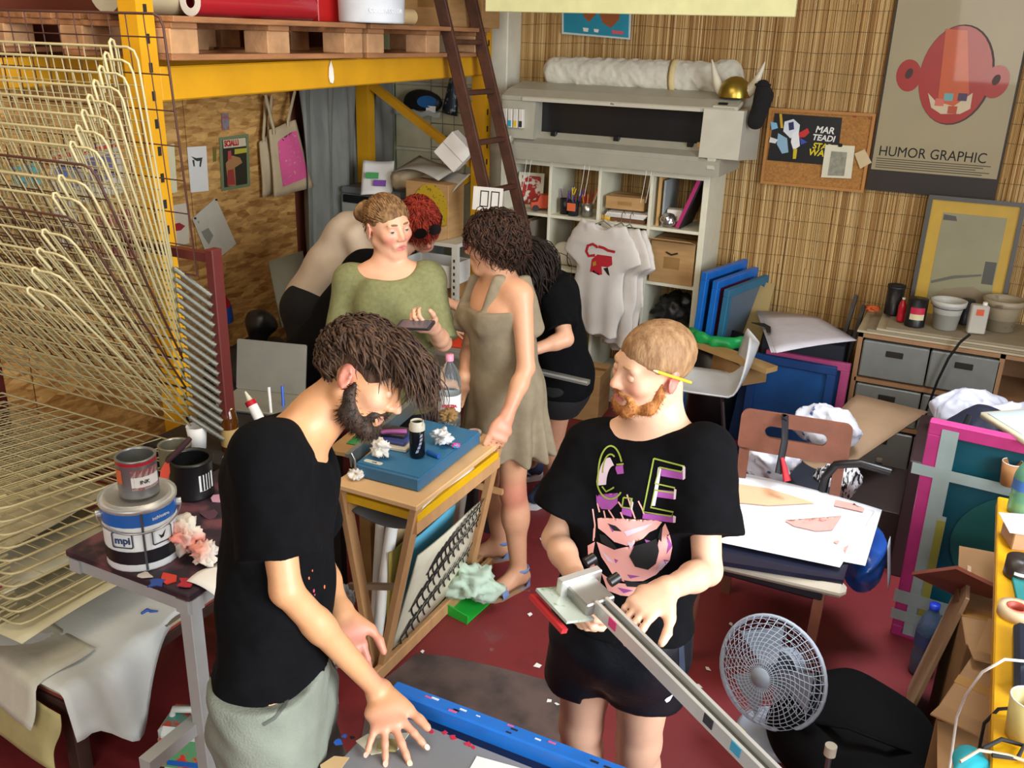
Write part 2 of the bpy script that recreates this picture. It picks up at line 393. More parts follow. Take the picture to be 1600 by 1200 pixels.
def add_eyes(H, parent, look=(0, 1, 0), iris='4b3a2a', lid=.5, brow='4a3826', skincol='d8a98c'):
    """eyeballs with iris, upper lids and eyebrows"""
    L = lambda p: hl(H, p); s = H['s']
    for x in (-1, 1):
        c = V(x*.031, .0765, .001)
        b = B(); d = nrm(np.array(look, float)+V(x*.1, 0, 0)); loc = frame(L(c), nrm(np.cross(V(0, 0, 1), d)+1e-6)@H['m'], z=d@H['m'])
        b.m = loc; rr = .0118*s
        prof = [(rr*math.sin(t), rr*math.cos(t)) for t in np.linspace(0.001, 3.14, 14)]
        for i in range(13):
            b.k = 2 if i < 1 else (1 if i < 3 else 0); b.lathe(prof[i:i+2], n=16)
        b.build('eye', [M('eye_white', 'e6ddd4', .25), M('iris_'+iris, iris, .2), M('pupil', '0a0806', .15)], parent)
        # upper lid: part of a slightly bigger sphere
        b = B(frame(L(c), H['m'][0], z=H['m'][2])); rl = .0132*s; rg = []
        for t in np.linspace(R(88), R(20-75*lid), 7):
            rg.append([(rl*1.12*math.sin(a), rl*math.cos(a)*math.cos(t)*1.02, rl*math.cos(a)*math.sin(t)) for a in np.linspace(-1.25, 1.25, 11)])
        vs = np.array(rg).reshape(-1, 3); fs = [(i*11+j, i*11+j+1, (i+1)*11+j+1, (i+1)*11+j) for i in range(6) for j in range(10)]
        b.add(vs, fs, True); b.build('eyelid', M('lid_'+skincol, skincol, .5, var=.04), parent)
        b = B(); n = 9; pts = [L((x*(.013+.036*t), .092-.020*t*t, .0245+.004*math.sin(t*2.6)-.004*t)) for t in np.linspace(0, 1, n)]
        b.tube(pts, [(.0012+.0034*math.sin(.4+2.5*t))*s for t in np.linspace(0, 1, n)], 6); b.build('eyebrow', M('brow_'+brow, brow, .8), parent)
def hand_prims(w, d, n, t, curl=(.3, .3, .3, .3), spread=.12, thumb=.3, s=1., tdir=None, bend=None):
    """w wrist, d towards the fingers, n palm normal, t towards the thumb"""
    w = np.asarray(w, float); d = nrm(d); n = nrm(n-d*np.dot(n, d)); t = nrm(t-d*np.dot(t, d)-n*np.dot(t, n))
    q = [EC(w-d*.01*s, w+d*.04*s, (.026*s, .019*s), (.037*s, .017*s), u=t, k=.02), EC(w+d*.04*s, w+d*.082*s, (.038*s, .016*s), (.040*s, .0125*s), u=t, k=.015)]
    nails = []
    for i, (o, L, r) in enumerate(((.030, .076, .0092), (.0105, .084, .0095), (-.0095, .077, .009), (-.028, .060, .008))):
        p = w+d*(.086-.006*abs(i-1))*s+t*o*s; a = spread*(1.4-i)/1.5; dd = nrm(d*math.cos(a)+t*math.sin(a)); c = curl[i]
        for j, (fr, cc) in enumerate(((.46, c), (.30, c*1.15), (.24, c*.8))):
            dd = nrm(dd*math.cos(cc)+n*math.sin(cc)) if j == 0 else nrm(dd*math.cos(cc)+nn*math.sin(cc))
            nn = nrm(n-dd*np.dot(n, dd)) if j == 0 else nrm(nn-dd*np.dot(nn, dd))
            p2 = p+dd*L*fr*s; q.append(EC(p, p2, r*(1-.08*j)*s, r*(1-.08*(j+1))*s, k=.0045)); p = p2
        nails.append((p-nn*r*.55*s, dd, nn, r*s))
    td = nrm(d*.62+t*.75+n*.25) if tdir is None else nrm(tdir); p = w+d*.022*s+t*.024*s
    q.append(EC(p, p+td*.042*s, .0165*s, .0125*s, k=.014)); p = p+td*.042*s
    for j, L in enumerate((.032, .026)):
        td = nrm(td*math.cos(thumb)+(d*.8+n*.3-t*.4)*math.sin(thumb)); q.append(EC(p, p+td*L*s, .0115*s, .0092*s, k=.006)); p = p+td*L*s
    return q, nails
def add_nails(nails, parent, mat):
    for p, d, n, r in nails:
        b = B(frame(p-d*r*.1, d, z=-n)); b.prism(ell(0, 0, r*.75, r*.6, 12), 0, .0016+r*.1); b.build('fingernail', mat, parent)
def arm_prims(s, e, w, r=1.):
    return [EC(s, e, .046*r, .036*r, k=.02), EC(e, e+(w-e)*.35, .035*r, .036*r, k=.015), EC(e+(w-e)*.3, w, .036*r, .025*r, k=.015)]
def leg_prims(h, kn, a, r=1., toe=None, foot=True):
    q = [EC(h, kn, .082*r, .054*r, k=.03), EC(kn, kn+(a-kn)*.35, .052*r, .054*r, k=.03), EC(kn+(a-kn)*.3, a, .053*r, .035*r, k=.03)]
    if kn[2] > a[2]:
        if toe is not None: fd = nrm(V(toe[0]-a[0], toe[1]-a[1], 0)); q.append(EL((kn+(a-kn)*.28)-fd*.018, (.045*r, .045*r, .11), None, .03))
    if foot and toe is not None:
        fd = nrm(V(toe[0]-a[0], toe[1]-a[1], 0)); sd = np.cross(ZUP, fd); base = V(a[0], a[1], 0)
        q += [EC(a, base-fd*.025+V(0, 0, .035), .034, .032, k=.02), EC(base-fd*.02+V(0, 0, .035), base+fd*.12+V(0, 0, .024), (.034, .030), (.043, .020), u=sd, k=.025), EC(a+fd*.02, base+fd*.11+V(0, 0, .03), .032, .022, k=.03)]
    return q
def torso_prims(J, hip=(.150, .105), wst=(.125, .090), cst=(.150, .105), off=0., k=.04, trap=True):
    u = nrm(J['sL']-J['sR']); uh = nrm(J['hL']-J['hR']); pel, ch, nk = J['pel'], J['chest'], J['neck']; wa = pel*.48+ch*.52+J.get('wofs', 0)
    a = lambda r: (r[0]+off, r[1]+off)
    q = [EC(pel, wa, a(hip), a(wst), u=uh, k=k), EC(wa, ch, a(wst), a(cst), u=u, k=k)]
    sm = (J['sR']+J['sL'])/2
    q += [EC(J['sR']*.82+sm*.18, J['sL']*.82+sm*.18, .052+off, k=k), EC(ch, sm, a((cst[0]*.85, cst[1]*.85)), a((.10, .06)), u=u, k=k)]
    if trap:
        for s in ('sR', 'sL'): q.append(EC(nk*.75+J['head']*.25, J[s]*.75+nk*.25-V(0, 0, .0), .036+off*.4, .042+off*.6, k=.04))
    return q
def check(nm, J):
    d = lambda a, b: float(np.linalg.norm(J[a]-J[b]))
    if DBG: print('POSE', nm, {k: round(v, 2) for k, v in dict(upR=d('sR', 'eR'), foR=d('eR', 'wR'), upL=d('sL', 'eL'), foL=d('eL', 'wL'), tor=d('pel', 'neck'), shw=d('sR', 'sL'), thR=d('hR', 'kR'), shR=d('kR', 'aR'), thL=d('hL', 'kL'), shL=d('kL', 'aL'), nh=d('neck', 'head'), hipz=J['pel'][2], headz=J['head'][2], kz=J['kR'][2]).items()})
DBG = True
def hair_locks(name, H, n, seed, sel, comb, length, r, mat, parent, curl=0., cf=60., grav=(0, 0, -1), g=.15, lift=.010, jit=.25, steps=8, rad=(.081, .102, .088), cling=.6):
    """strands rooted on the scalp, combed, bent by gravity and curled; all swept at once into one mesh"""
    rng = np.random.RandomState(seed); C0 = V(0, -.015, .035); rad = np.array(rad); gl = H['m']@np.asarray(grav, float); Q = []
    while len(Q) < n:
        q = nrm(rng.normal(size=3))
        if sel(q): Q.append(q)
    Ls = np.array([length(q, rng) if callable(length) else length*(.75+.5*rng.rand()) for q in Q]); D = np.array([comb(q) for q in Q])+rng.normal(size=(n, 3))*jit
    un = lambda a: a/(np.linalg.norm(a, axis=1)[:, None]+1e-9)
    Q = np.array(Q); D = un(D); base = C0+Q*rad; st = (Ls/steps)[:, None]; pts = [base]; ph = rng.rand(n)*6.28; sg = rng.choice([-1, 1], n)
    for j in range(1, steps+1):
        D = un(D+g*gl*j/steps+rng.normal(size=(n, 3))*jit*.18); base = base+D*st; e = (base-C0)/rad; le = np.linalg.norm(e, axis=1)[:, None]; mn = 1+lift/.085*(1 if j < steps-1 else .9)*(.5+.5*rng.rand(n, 1))
        base = np.where(le < mn, C0+e/le*mn*rad, base); o = 0; nr = un(e/rad); D = un(D-cling*nr*np.maximum(0, (D*nr).sum(1))[:, None])
        if curl:
            A = un(np.cross(D, V(.3, .5, .8))); Cc = np.cross(D, A); t = (ph+sg*cf*st[:, 0]*j)[:, None]; o = curl*min(1, j/2)*(A*np.cos(t)+Cc*np.sin(t))
        pts.append(base+o)
    P = np.stack(pts, 1); T = np.gradient(P, axis=1); T /= np.linalg.norm(T, axis=2)[..., None]+1e-9
    out = (P-C0)/rad; U_ = np.cross(T, out); U_ /= np.linalg.norm(U_, axis=2)[..., None]+1e-9; N_ = np.cross(U_, T)
    rr = r*(.7+.6*rng.rand(n)); w = np.array([.8 if j == 0 else max(.10, 1-(j/steps)**2.0) for j in range(steps+1)])[None]*rr[:, None]
    ns = 4; rg = np.stack([P+w[..., None]*(math.cos(a)*U_*1.25+.55*math.sin(a)*N_) for a in np.linspace(0, 6.283, ns, endpoint=False)], 2)
    vs = H['c']+H['s']*(rg.reshape(-1, 3)@H['m']); K = steps+1
    i = np.arange(n)[:, None, None]*K*ns; j = np.arange(steps)[None, :, None]*ns; k = np.arange(ns)[None, None, :]; k2 = (k+1) % ns
    qd = np.stack([i+j+k, i+j+k2, i+j+ns+k2, i+j+ns+k], -1).reshape(-1, 4)
    o = link(mesh_np(name, vs, qd, ORG[parent.name]), name, mat, parent); o['kind'] = 'stuff'; return o
def cap_prims(H, rad=(.080, .101, .087), cuts=(), c=(0, -.016, .036)):
    q = [EL(hl(H, c), np.array(rad)*H['s'], H['m'], .01)]
    for cc, r in cuts: q.append(EL(hl(H, cc), np.array(r)*H['s'], H['m'], .012, -1))
    return q
def cut_end(p, d, L=.3, r=.13): d = nrm(d); return CY(p, p+d*L, r)
def hairmat(n, col, col2): m = M('hair_'+n, col, .6, col2=col2, thr=(.35, .7), scale=70, bump=.3, bscale=180, stretch=(1, 1, .35)); m.node_tree.nodes['Principled BSDF'].inputs['Specular IOR Level'].default_value = .25; return m

# ---- man leaning over the printing table (black tee, grey-green cargo shorts)
def man_left():
    J = dict(pel=W(428, 1085, 2.0), chest=W(438, 745, 1.97), neck=W(472, 668, 1.95), head=W(568, 588, 1.93), sR=W(418, 715, 1.82), sL=W(458, 700, 2.10), eR=W(447, 922, 1.82), wR=U(594, 1082, 'z', .835),
             eL=W(500, 880, 2.2), wL=W(535, 960, 2.12), hR=W(412, 1095, 1.92), hL=W(450, 1085, 2.10))
    for s, x in (('R', .0), ('L', .02)):
        h = J['h'+s]; J['k'+s] = V(h[0]+.02, h[1]+x, .50); J['a'+s] = V(h[0]-.02, h[1]+x+.01, .085); J['t'+s] = J['a'+s]+RTh*.18
    check('A', J); f = .85*RT-.50*UP+.14*TC; H = hframe(J['head'], f, .50*RT+.84*UP+.12*TC, .89)
    t = thing('person', 'bearded person in black t-shirt and grey-green cargo shorts leaning over the printing table', 'person', (J['pel'][0], J['pel'][1], 0))
    q = torso_prims(J, (.135, .09), (.125, .088), (.148, .103))
    q += [EC(J['neck']-V(0, 0, .02), hl(H, (0, -.03, -.06)), .054, .050, k=.04)]
    q += head_prims(H, True, 1.04)
    hd = nrm(U(618, 1172, 'z', .785)-J['wR']); pn = nrm(V(.05, .1, -1))
    hp, nl = hand_prims(J['wR'], hd, pn, RT, (.16, .14, .14, .16), .55, .10, 1.0, tdir=nrm(hd*.6+RTh*.75-ZUP*.15))
    hp2, nl2 = hand_prims(J['wL'], W(552, 1035, 2.06)-J['wL'], -RT*.3-TC, -TC*.2+RT, (.5, .55, .6, .6), .1, .5, 1.0)
    for s in 'RL': q += arm_prims(J['s'+s], J['e'+s], J['w'+s], .86)+leg_prims(J['h'+s], J['k'+s], J['a'+s], 1., J['t'+s])
    q += hp+hp2
    blob('body', q, .0048, skin('a', ''), t, paint=head_paint(H, 'b98272', 'dca384', 'd98872')+[(EL(J['wR']+hd*.12, (.06, .06, .03)), 'c98f72', .06), (EL(W(560, 1030, 2.06), .05), 'c4806c', .06)], base='cb9468')
    add_nails(nl, t, M('nail', 'd9a892', .3))
    add_eyes(H, t, (0, .8, -.6), '3a2c20', 1.05, '3a2a20', 'cf9f7e')
    # clothes
    TB = dull(M('black_cotton', '08080a', .95, var=.25, scale=30, bump=.12, bscale=500)); nz = snoise(22, 3); nz2 = snoise(60, 4)
    se = J['sR']+(J['eR']-J['sR'])*.72; se2 = J['sL']+(J['eL']-J['sL'])*.7
    c = [EC(J['sR'], se, .066, .080, k=.03), cut_end(se, J['eR']-J['sR']), EC(J['sL'], se2, .066, .078, k=.03), cut_end(se2, J['eL']-J['sL'])]
    c += torso_prims(J, (.166, .122), (.148, .110), (.162, .118), 0.0, .05, False)+[EC(J['neck']*.8+J['head']*.0+J['sR']*.2-V(0, 0, .03), J['sR'], .05, .06, k=.04), EC(J['neck']*.8+J['sL']*.2-V(0, 0, .03), J['sL'], .05, .06, k=.04)]
    c += [EC(J['pel'], J['pel']-V(0, 0, .10), (.168, .128), (.172, .132), u=nrm(J['hL']-J['hR']), k=.04)]
    hem = W(425, 1078, 1.9); c += [HP(hem, V(0, 0, -1)), EL(hl(H, (0, -.035, -.165)), (.085, .088, .060), H['m'], .012, -1)]
    ax = nrm(J['neck']-J['pel'])
    tee = blob('t_shirt', c, .0058, TB, t, disp=lambda P: .006*nz(P)+.0018*nz2(P), sm=2)
    rng = random.Random(5)
    me = tee.data; bv = BVHTree.FromPolygons([v.co[:] for v in me.vertices], [p.vertices[:] for p in me.polygons])
    for i in range(7):
        p0 = W(405+rng.uniform(-22, 22), 995+rng.uniform(-30, 25), 1.5)-ORG[t.name]; h = bv.ray_cast(Vector(p0), Vector(-TC))
        if h[0] is None: continue
        b = B(frame(np.array(h[0])+ORG[t.name], UP, z=np.array(h[1]))); r = rng.uniform(.001, .0024); b.prism(ell(0, 0, r*1.8, r, 8), -.001, .0012); b.build('paint_spot', M('paint_orange' if i % 3 else 'paint_pink', 'e0703a' if i % 3 else 'c84a6a', .5), t)
    CG = M('cargo_cotton', '74796c', .9, var=.16, scale=9, bump=.25, bscale=220); fz = snoise(26, 9)
    c = []
    for s in 'RL':
        ke = J['h'+s]+(J['k'+s]-J['h'+s])*1.12; c += [EC(J['h'+s]+V(0, 0, .03), ke, .103, .098, k=.03), HP(ke, V(0, 0, -1))]
    c += [EC(J['pel']-V(0, 0, .05), J['pel']+V(0, 0, .05), (.162, .124), (.158, .12), u=nrm(J['hL']-J['hR']), k=.04), HP(J['pel']+V(0, 0, .09), (0, 0, 1))]
    c += [EL(W(365, 1150, 1.93), (.05, .05, .095), None, .02)]
    sh = blob('cargo_shorts', c, .0065, CG, t, disp=lambda P: .011*fz(P), sm=2)
    decal('pocket_edge', [stroke([(453, 1068), (453, 1085), (444, 1105), (428, 1122), (411, 1132)], 5)], M('pocket_dark', '4c5048', .9), sh, t, .002, edge=6)
    SH = M('shoe_black', '18181a', .6)
    for s in 'RL':
        a = J['a'+s]; fd = RTh; sd = np.cross(ZUP, fd); b0 = V(a[0], a[1], 0)
        blob('shoe', [EC(b0-fd*.03+V(0, 0, .045), b0+fd*.17+V(0, 0, .038), (.045, .042), (.048, .03), u=sd, k=.02), EC(a, b0+fd*.06+V(0, 0, .05), .048, .042, k=.03), HP((0, 0, 0.002), (0, 0, -1))], .007, SH, t)
    # hair swept forward, beard
    HM = hairmat('brown', '2e1f17', '5a4130')
    hz = snoise(70, 11)
    blob('hair_cap', cap_prims(H, (.083, .106, .092), [((0, .115, -.035), (.10, .085, .085)), ((0, .03, -.10), (.1, .09, .105)), ((.085, .0, -.03), (.04, .05, .05)), ((-.085, .0, -.03), (.04, .05, .05))]), .0048, HM, t, disp=lambda P: .004*hz(P))
    ear = lambda q: abs(q[0]) > .5 and -.45 < q[1] < .6 and q[2] < .22
    sel = lambda q: q[2] > -.5 and not (q[1] > .6 and q[2] < .4) and not ear(q)
    hair_locks('hair_top', H, 1100, 1, sel, lambda q: V(q[0]*.45, .8, -.25-.2*q[1]), lambda q, r: (.05+.04*r.rand())*(1.35 if q[2] > .45 else .55), .0036, HM, t, .005, 75, g=.22, lift=.018, jit=.24, cling=.5)
    hair_locks('hair_fringe', H, 380, 2, lambda q: q[2] > .42 and q[1] > .1 and abs(q[0]) < .7, lambda q: V(q[0]*.4+.1, 1.0, .22), lambda q, r: .11+.075*r.rand(), .0032, HM, t, .006, 45, g=.55, lift=.020, jit=.16, steps=11, cling=.1)
    hair_locks('hair_nape', H, 300, 3, lambda q: q[1] < -.4 and -.65 < q[2] < .2, lambda q: V(q[0]*.4, -.1, -1), lambda q, r: .04+.025*r.rand(), .0034, HM, t, .003, 60, g=.2, lift=.007, jit=.22)
    BM = hairmat('beard', '241a15', '4a372b')
    beard(H, t, BM, .013, 420, 21)
def beard(H, t, BM, ln, n, seed, cap=.006):
    L = lambda p: hl(H, p); s = H['s']; q = []
    for x in (-1, 1):
        q += [EC(L((x*.068, .012, -.012)), L((x*.0615, .012, -.045)), .005*s+cap*.3, .009*s+cap*.3, k=.02), EC(L((x*.060, .010, -.045)), L((x*.046, .026, -.082)), .011*s+cap*.3, .018*s+cap*.4, k=.02), EC(L((x*.046, .026, -.082)), L((x*.016, .064, -.102)), .020*s+cap*.5, .018*s+cap*.5, k=.02), EC(L((x*.028, .0775, -.058)), L((x*.006, .0905, -.0505)), .0055*s, .0062*s, k=.008)]
        q += [EC(L((x*.032, .070, -.060)), L((x*.026, .066, -.09)), .0085*s, .013*s, k=.015)]
    q += [EL(L((0, .069, -.098)), V(.028, .022, .018)*s, H['m'], .02), EL(L((0, .108, -.068)), V(.026, .024, .0115)*s, H['m'], .004, -1)]
    nz = snoise(150, seed); bd = blob('beard', q, .0045, BM, t, disp=lambda P: .002*nz(P), sm=1)
    me = bd.data; rng = np.random.RandomState(seed); N = len(me.vertices); O = ORG[t.name]; n *= 4
    co = np.empty(N*3, np.float32); me.vertices.foreach_get('co', co); no = np.empty(N*3, np.float32); me.vertices.foreach_get('normal', no); ix = rng.randint(0, N, n)
    p = co.reshape(-1, 3)[ix]+O; nn = no.reshape(-1, 3)[ix]; d = nn*.75-H['m'][2]*.55+rng.normal(size=(n, 3))*.22; d /= np.linalg.norm(d, axis=1)[:, None]
    sd = np.cross(d, V(.3, .2, .9)); sd /= np.linalg.norm(sd, axis=1)[:, None]; s2 = np.cross(d, sd); w = .0011; Lh = ln*(.6+.6*rng.rand(n))[:, None]
    vs = np.stack([p-nn*.003+sd*w, p-nn*.003-sd*w*.5+s2*w*.87, p-nn*.003-sd*w*.5-s2*w*.87, p+d*Lh], 1).reshape(-1, 3); i = np.arange(n)[:, None]*4
    tr = np.concatenate([i+np.array([[0, 1, 3]]), i+np.array([[1, 2, 3]]), i+np.array([[2, 0, 3]])])
    o = link(mesh_np('beard_bristles', vs, tr, O, False), 'beard_bristles', BM, bd); o['kind'] = 'stuff'
def decal(name, outs, mat, target, parent, off=.0012, px=None, edge=9., maxd=9.):
    """flat print on cloth: outlines (photo-plane layout) laid onto the surface of the garment; rays fan out from the print's own point in front of it"""
    px = px or (lambda p: p); me = target.data; O = ORG[target.name]
    if target.name not in BVH: BVH[target.name] = BVHTree.FromPolygons([v.co[:] for v in me.vertices], [p.vertices[:] for p in me.polygons])
    bv = BVH[target.name]
    for out in outs:
        b = B()
        bm = bmesh.new(); vs = [bm.verts.new((*px(p), 0)) for p in out]; bm.faces.new(vs); bmesh.ops.triangulate(bm, faces=bm.faces[:])
        for _ in range(4):
            ed = [e for e in bm.edges if e.calc_length() > edge]
            if not ed: break
            bmesh.ops.subdivide_edges(bm, edges=ed, cuts=1); bmesh.ops.triangulate(bm, faces=bm.faces[:])
        bm.verts.index_update(); P = []; ok = True; last = None
        for v in bm.verts:
            h = bv.ray_cast(Vector(EYE-O), Vector(nrm(ray(v.co.x, v.co.y))), maxd)
            if h[0] is None: P.append(last if last is not None else None)
            else:
                last = np.array(h[0])+O+np.array(h[1])*off; P.append(last)
        fs = []
        for f in bm.faces:
            ix = [v.index for v in f.verts]
            if all(P[i] is not None for i in ix) and max(np.linalg.norm(P[ix[0]]-P[i]) for i in ix) < .06: fs.append(tuple(ix[::-1]))
        P = [p if p is not None else V(0, 0, -9) for p in P]
        if fs:
            used = sorted({i for f in fs for i in f}); mp = {i: j for j, i in enumerate(used)}; b.add([P[i] for i in used], [tuple(mp[i] for i in f) for f in fs], True)
        bm.free()
        if b.f: b.build(name, mat, parent)
BVH = {}
def stroke(path, w):
    p = np.asarray(path, float); t = np.gradient(p, axis=0); t /= np.linalg.norm(t, axis=1)[:, None]+1e-9; n = np.c_[-t[:, 1], t[:, 0]]*w/2
    return (p+n).tolist()+(p-n)[::-1].tolist()
def arc(cx, cy, rx, ry, a0, a1, n=14): return [(cx+rx*math.cos(R(a)), cy+ry*math.sin(R(a))) for a in np.linspace(a0, a1, n)]
# ---- man in black tee with the big letters
def man_right():
    J = dict(pel=W(968, 975, 2.25), chest=W(1005, 755, 2.16), neck=W(1022, 672, 2.12), head=W(1018, 574, 2.06), sR=W(928, 705, 2.20), sL=W(1098, 712, 2.06), eR=W(868, 842, 2.20), wR=W(905, 912, 2.02),
             eL=W(1105, 892, 2.02), wL=W(1040, 922, 1.86), hR=W(925, 990, 2.32), hL=W(1010, 990, 2.22), kR=W(908, 1130, 2.50), kL=W(998, 1158, 2.44))
    for s in 'RL': k = J['k'+s]; J['a'+s] = V(k[0]-.01, k[1]+.06, .085); J['t'+s] = J['a'+s]+nrm(TCh-.4*RTh)*.18
    check('B', J); H = hframe(J['head'], -.90*RTh+.42*TCh-ZUP*.04, ZUP*.97+.10*TCh+.12*RTh, .89)
    t = thing('person', 'person with ginger beard in black t-shirt printed with big letters holding the squeegee arm', 'person', (J['kR'][0], J['kR'][1], 0))
    q = torso_prims(J, (.15, .105), (.135, .095), (.155, .108))+[EC(J['neck']-V(0, 0, .02), hl(H, (0, -.03, -.06)), .058, .055, k=.04)]+head_prims(H, True, 1.0)
    hp, nl = hand_prims(J['wR'], W(905, 965, 1.96)-J['wR'], -TC*.4+RT*.6, RT+TC*.3, (.75, .8, .8, .8), .05, .5, .92)
    hp2, nl2 = hand_prims(J['wL'], W(985, 962, 1.80)-J['wL'], -TC*.6-UP*.8, -RT*.4-UP*.5+TC*.5, (.35, .55, .6, .65), .16, .4, .92)
    for s in 'RL': q += arm_prims(J['s'+s], J['e'+s], J['w'+s], .88)+leg_prims(J['h'+s], J['k'+s], J['a'+s], 1.04, J['t'+s])
    bd = blob('body', q+hp+hp2, .005, skin('b', ''), t, paint=head_paint(H, 'c4766a', 'e3a184', 'd9776a'), base='dcae90')
    add_nails(nl2, t, M('nail', 'd9a892', .3)); add_eyes(H, t, (0, .85, -.45), '5a6a70', .8, 'b48a62', 'd8a78a')
    nz = snoise(20, 31); nz2 = snoise(55, 32); c = []
    for s, fr in (('R', .74), ('L', .70)):
        e = J['s'+s]+(J['e'+s]-J['s'+s])*fr; c += [EC(J['s'+s], e, .070, .088, k=.03), cut_end(e, J['e'+s]-J['s'+s], .3, .14)]
    u = nrm(J['hL']-J['hR'])
    c += torso_prims(J, (.172, .125), (.160, .118), (.17, .12), 0, .05, False)+[EC(J['neck']*.75+J['s'+s]*.25-V(0, 0, .035), J['s'+s], .05, .06, k=.04) for s in 'RL']
    c += [EC(J['pel'], J['pel']-V(0, 0, .08), (.175, .128), (.182, .135), u=u, k=.04), HP(W(970, 1012, 2.1), (0, 0, -1)), EL(hl(H, (0, -.03, -.165)), (.088, .088, .060), H['m'], .012, -1)]
    tee = blob('t_shirt', c, .006, dull(M('black_cotton_soft', '0a0a0d', .95, var=.25, scale=30, bump=.12, bscale=500)), t, disp=lambda P: .0075*nz(P)+.002*nz2(P), sm=2)
    # print on the chest, outlines measured on a 4x layout
    px = lambda p: (p[0]/4+800, p[1]/4+600)
    GR, PU, WH, PK = M('print_green', '8fa03c', .7), M('print_purple', '9a4a9a', .7), M('print_lilac', 'd8c4d4', .7), M('print_pink', 'e8a8a0', .7)
    decal('letter_shade', [arc(610, 620, 70, 160, 175, 275, 12)+arc(640, 640, 50, 130, 270, 185, 12)], WH, tee, t, .0014, px)
    decal('letter_side', [[(528, 690), (560, 745), (620, 750), (665, 680), (660, 745), (620, 785), (560, 780), (530, 740)], [(650, 515), (695, 505), (700, 560), (660, 565), (648, 530)], [(935, 530), (1080, 550), (1072, 598), (932, 575)], [(905, 660), (1025, 672), (1018, 722), (905, 705)], [(820, 805), (1010, 825), (1018, 868), (815, 840)], [(690, 770), (752, 780), (748, 830), (686, 812)]], PU, tee, t, .0014, px)
    decal('letter_edge', [[(1068, 510), (1085, 520), (1085, 590), (1070, 600)], [(1015, 655), (1030, 660), (1025, 720), (1012, 722)], [(1010, 820), (1028, 828), (1025, 866), (1010, 866)], [(915, 520), (935, 530), (910, 680), (895, 760), (872, 760), (890, 660)], [(742, 715), (760, 740), (752, 790), (742, 780)]], WH, tee, t, .0016, px)
    gl = [arc(618, 560, 76, 172, 335, 180, 16)+arc(618, 600, 84, 118, 175, 40, 14), arc(618, 560, 50, 120, 300, 182, 12), [(700, 500), (655, 505)], [(565, 640), (590, 672), (625, 655), (640, 645)], [(888, 465), (1080, 515), (1062, 548), (925, 520), (895, 622), (1020, 650), (1012, 682), (892, 662), (868, 770), (1012, 800), (1000, 826), (820, 796), (888, 465)], [(698, 708), (752, 715), (742, 775), (690, 768), (698, 708)]]
    decal('letter_outline', [stroke(g, 10) for g in gl], GR, tee, t, .0018, px)
    decal('drawing_lines', [stroke(g, 9) for g in ([(720, 690), (745, 770), (770, 840)], [(790, 730), (815, 780), (830, 830)], [(665, 735), (690, 770)], [(605, 785), (640, 840), (655, 880)], [(680, 800), (700, 850), (720, 888)], [(575, 790), (585, 835)], [(535, 745), (548, 800)], [(505, 780), (520, 880), (515, 960)], [(515, 900), (510, 980)])], PK, tee, t, .0014, px)
    decal('drawing', [[(535, 840), (560, 835), (690, 905), (900, 850), (940, 862), (905, 905), (860, 925), (820, 965), (740, 960), (700, 985), (720, 1010), (640, 985), (580, 930), (540, 900)], [(530, 985), (640, 1035), (700, 1020), (735, 1075), (660, 1085), (700, 1150), (800, 1170), (905, 1150), (960, 1110), (930, 1060), (915, 990), (940, 900), (960, 870), (985, 930), (1000, 1020), (985, 1100), (900, 1190), (820, 1230), (700, 1235), (640, 1210), (600, 1140), (560, 1080)], [(475, 1010), (520, 985), (505, 1080), (545, 1150), (550, 1220), (520, 1215), (480, 1120)], [(560, 1180), (640, 1240), (820, 1260), (900, 1215), (890, 1290), (790, 1330), (680, 1320), (600, 1290)]], PK, tee, t, .0014, px)
    decal('drawing_shade', [[(830, 970), (890, 985), (880, 1000), (838, 988)], [(965, 930), (1000, 1010), (965, 1060), (975, 1000)], [(610, 885), (650, 905), (630, 925)], [(640, 1090), (665, 1100), (650, 1120)], [(720, 1190), (800, 1200), (740, 1215)], [(945, 1095), (985, 1100), (960, 1130)], [(660, 1270), (760, 1290), (700, 1305)]], PU, tee, t, .002, px)
    decal('drawing_gap', [[(735, 1075), (765, 1010), (840, 990), (905, 965), (918, 1040), (900, 1120), (850, 1160), (770, 1140)], [(548, 935), (585, 945), (640, 1000), (662, 1030), (620, 1025), (560, 985)], [(600, 870), (650, 885), (690, 920), (640, 915)], [(500, 1060), (530, 1090), (560, 1170), (520, 1130)], [(700, 1225), (800, 1240), (860, 1225), (800, 1270), (720, 1265)], [(930, 900), (945, 895), (935, 985), (915, 960)]], M('ink_black', '141416', .8), tee, t, .0024, px)
    decal('drawing_light', [[(560, 1040), (600, 1075), (640, 1120), (600, 1105)], [(720, 985), (770, 990), (745, 1030)], [(700, 920), (880, 868), (830, 905), (720, 950)], [(930, 1110), (980, 1105), (930, 1160), (900, 1165)]], WH, tee, t, .002, px)
    # shorts
    SM = dull(M('sport_nylon', '0c0e14', .5, var=.2, scale=25, bump=.1, bscale=90), .3); fz = snoise(24, 35); c = []
    for s, y in (('R', 1088), ('L', 1112)):
        k = J['k'+s]; h = J['h'+s]; e = h+(k-h)*(.46 if s == 'R' else .50); c += [EC(h+V(0, 0, .02), e, .102, .112, k=.02), HP(e-V(0, 0, 0), (0, 0, -1))]
        if s == 'R': c[-1] = cut_end(e, (0, 0, -1), .3, .16)
        else: c[-1] = cut_end(e, (0, 0, -1), .3, .16)
    c += [EC(J['pel']-V(0, 0, .04), J['pel']+V(0, 0, .06), (.165, .125), (.158, .118), u=u, k=.04), HP(J['pel']+V(0, 0, .09), (0, 0, 1))]
    sh = blob('shorts', c, .0065, SM, t, disp=lambda P: .006*fz(P), sm=2)
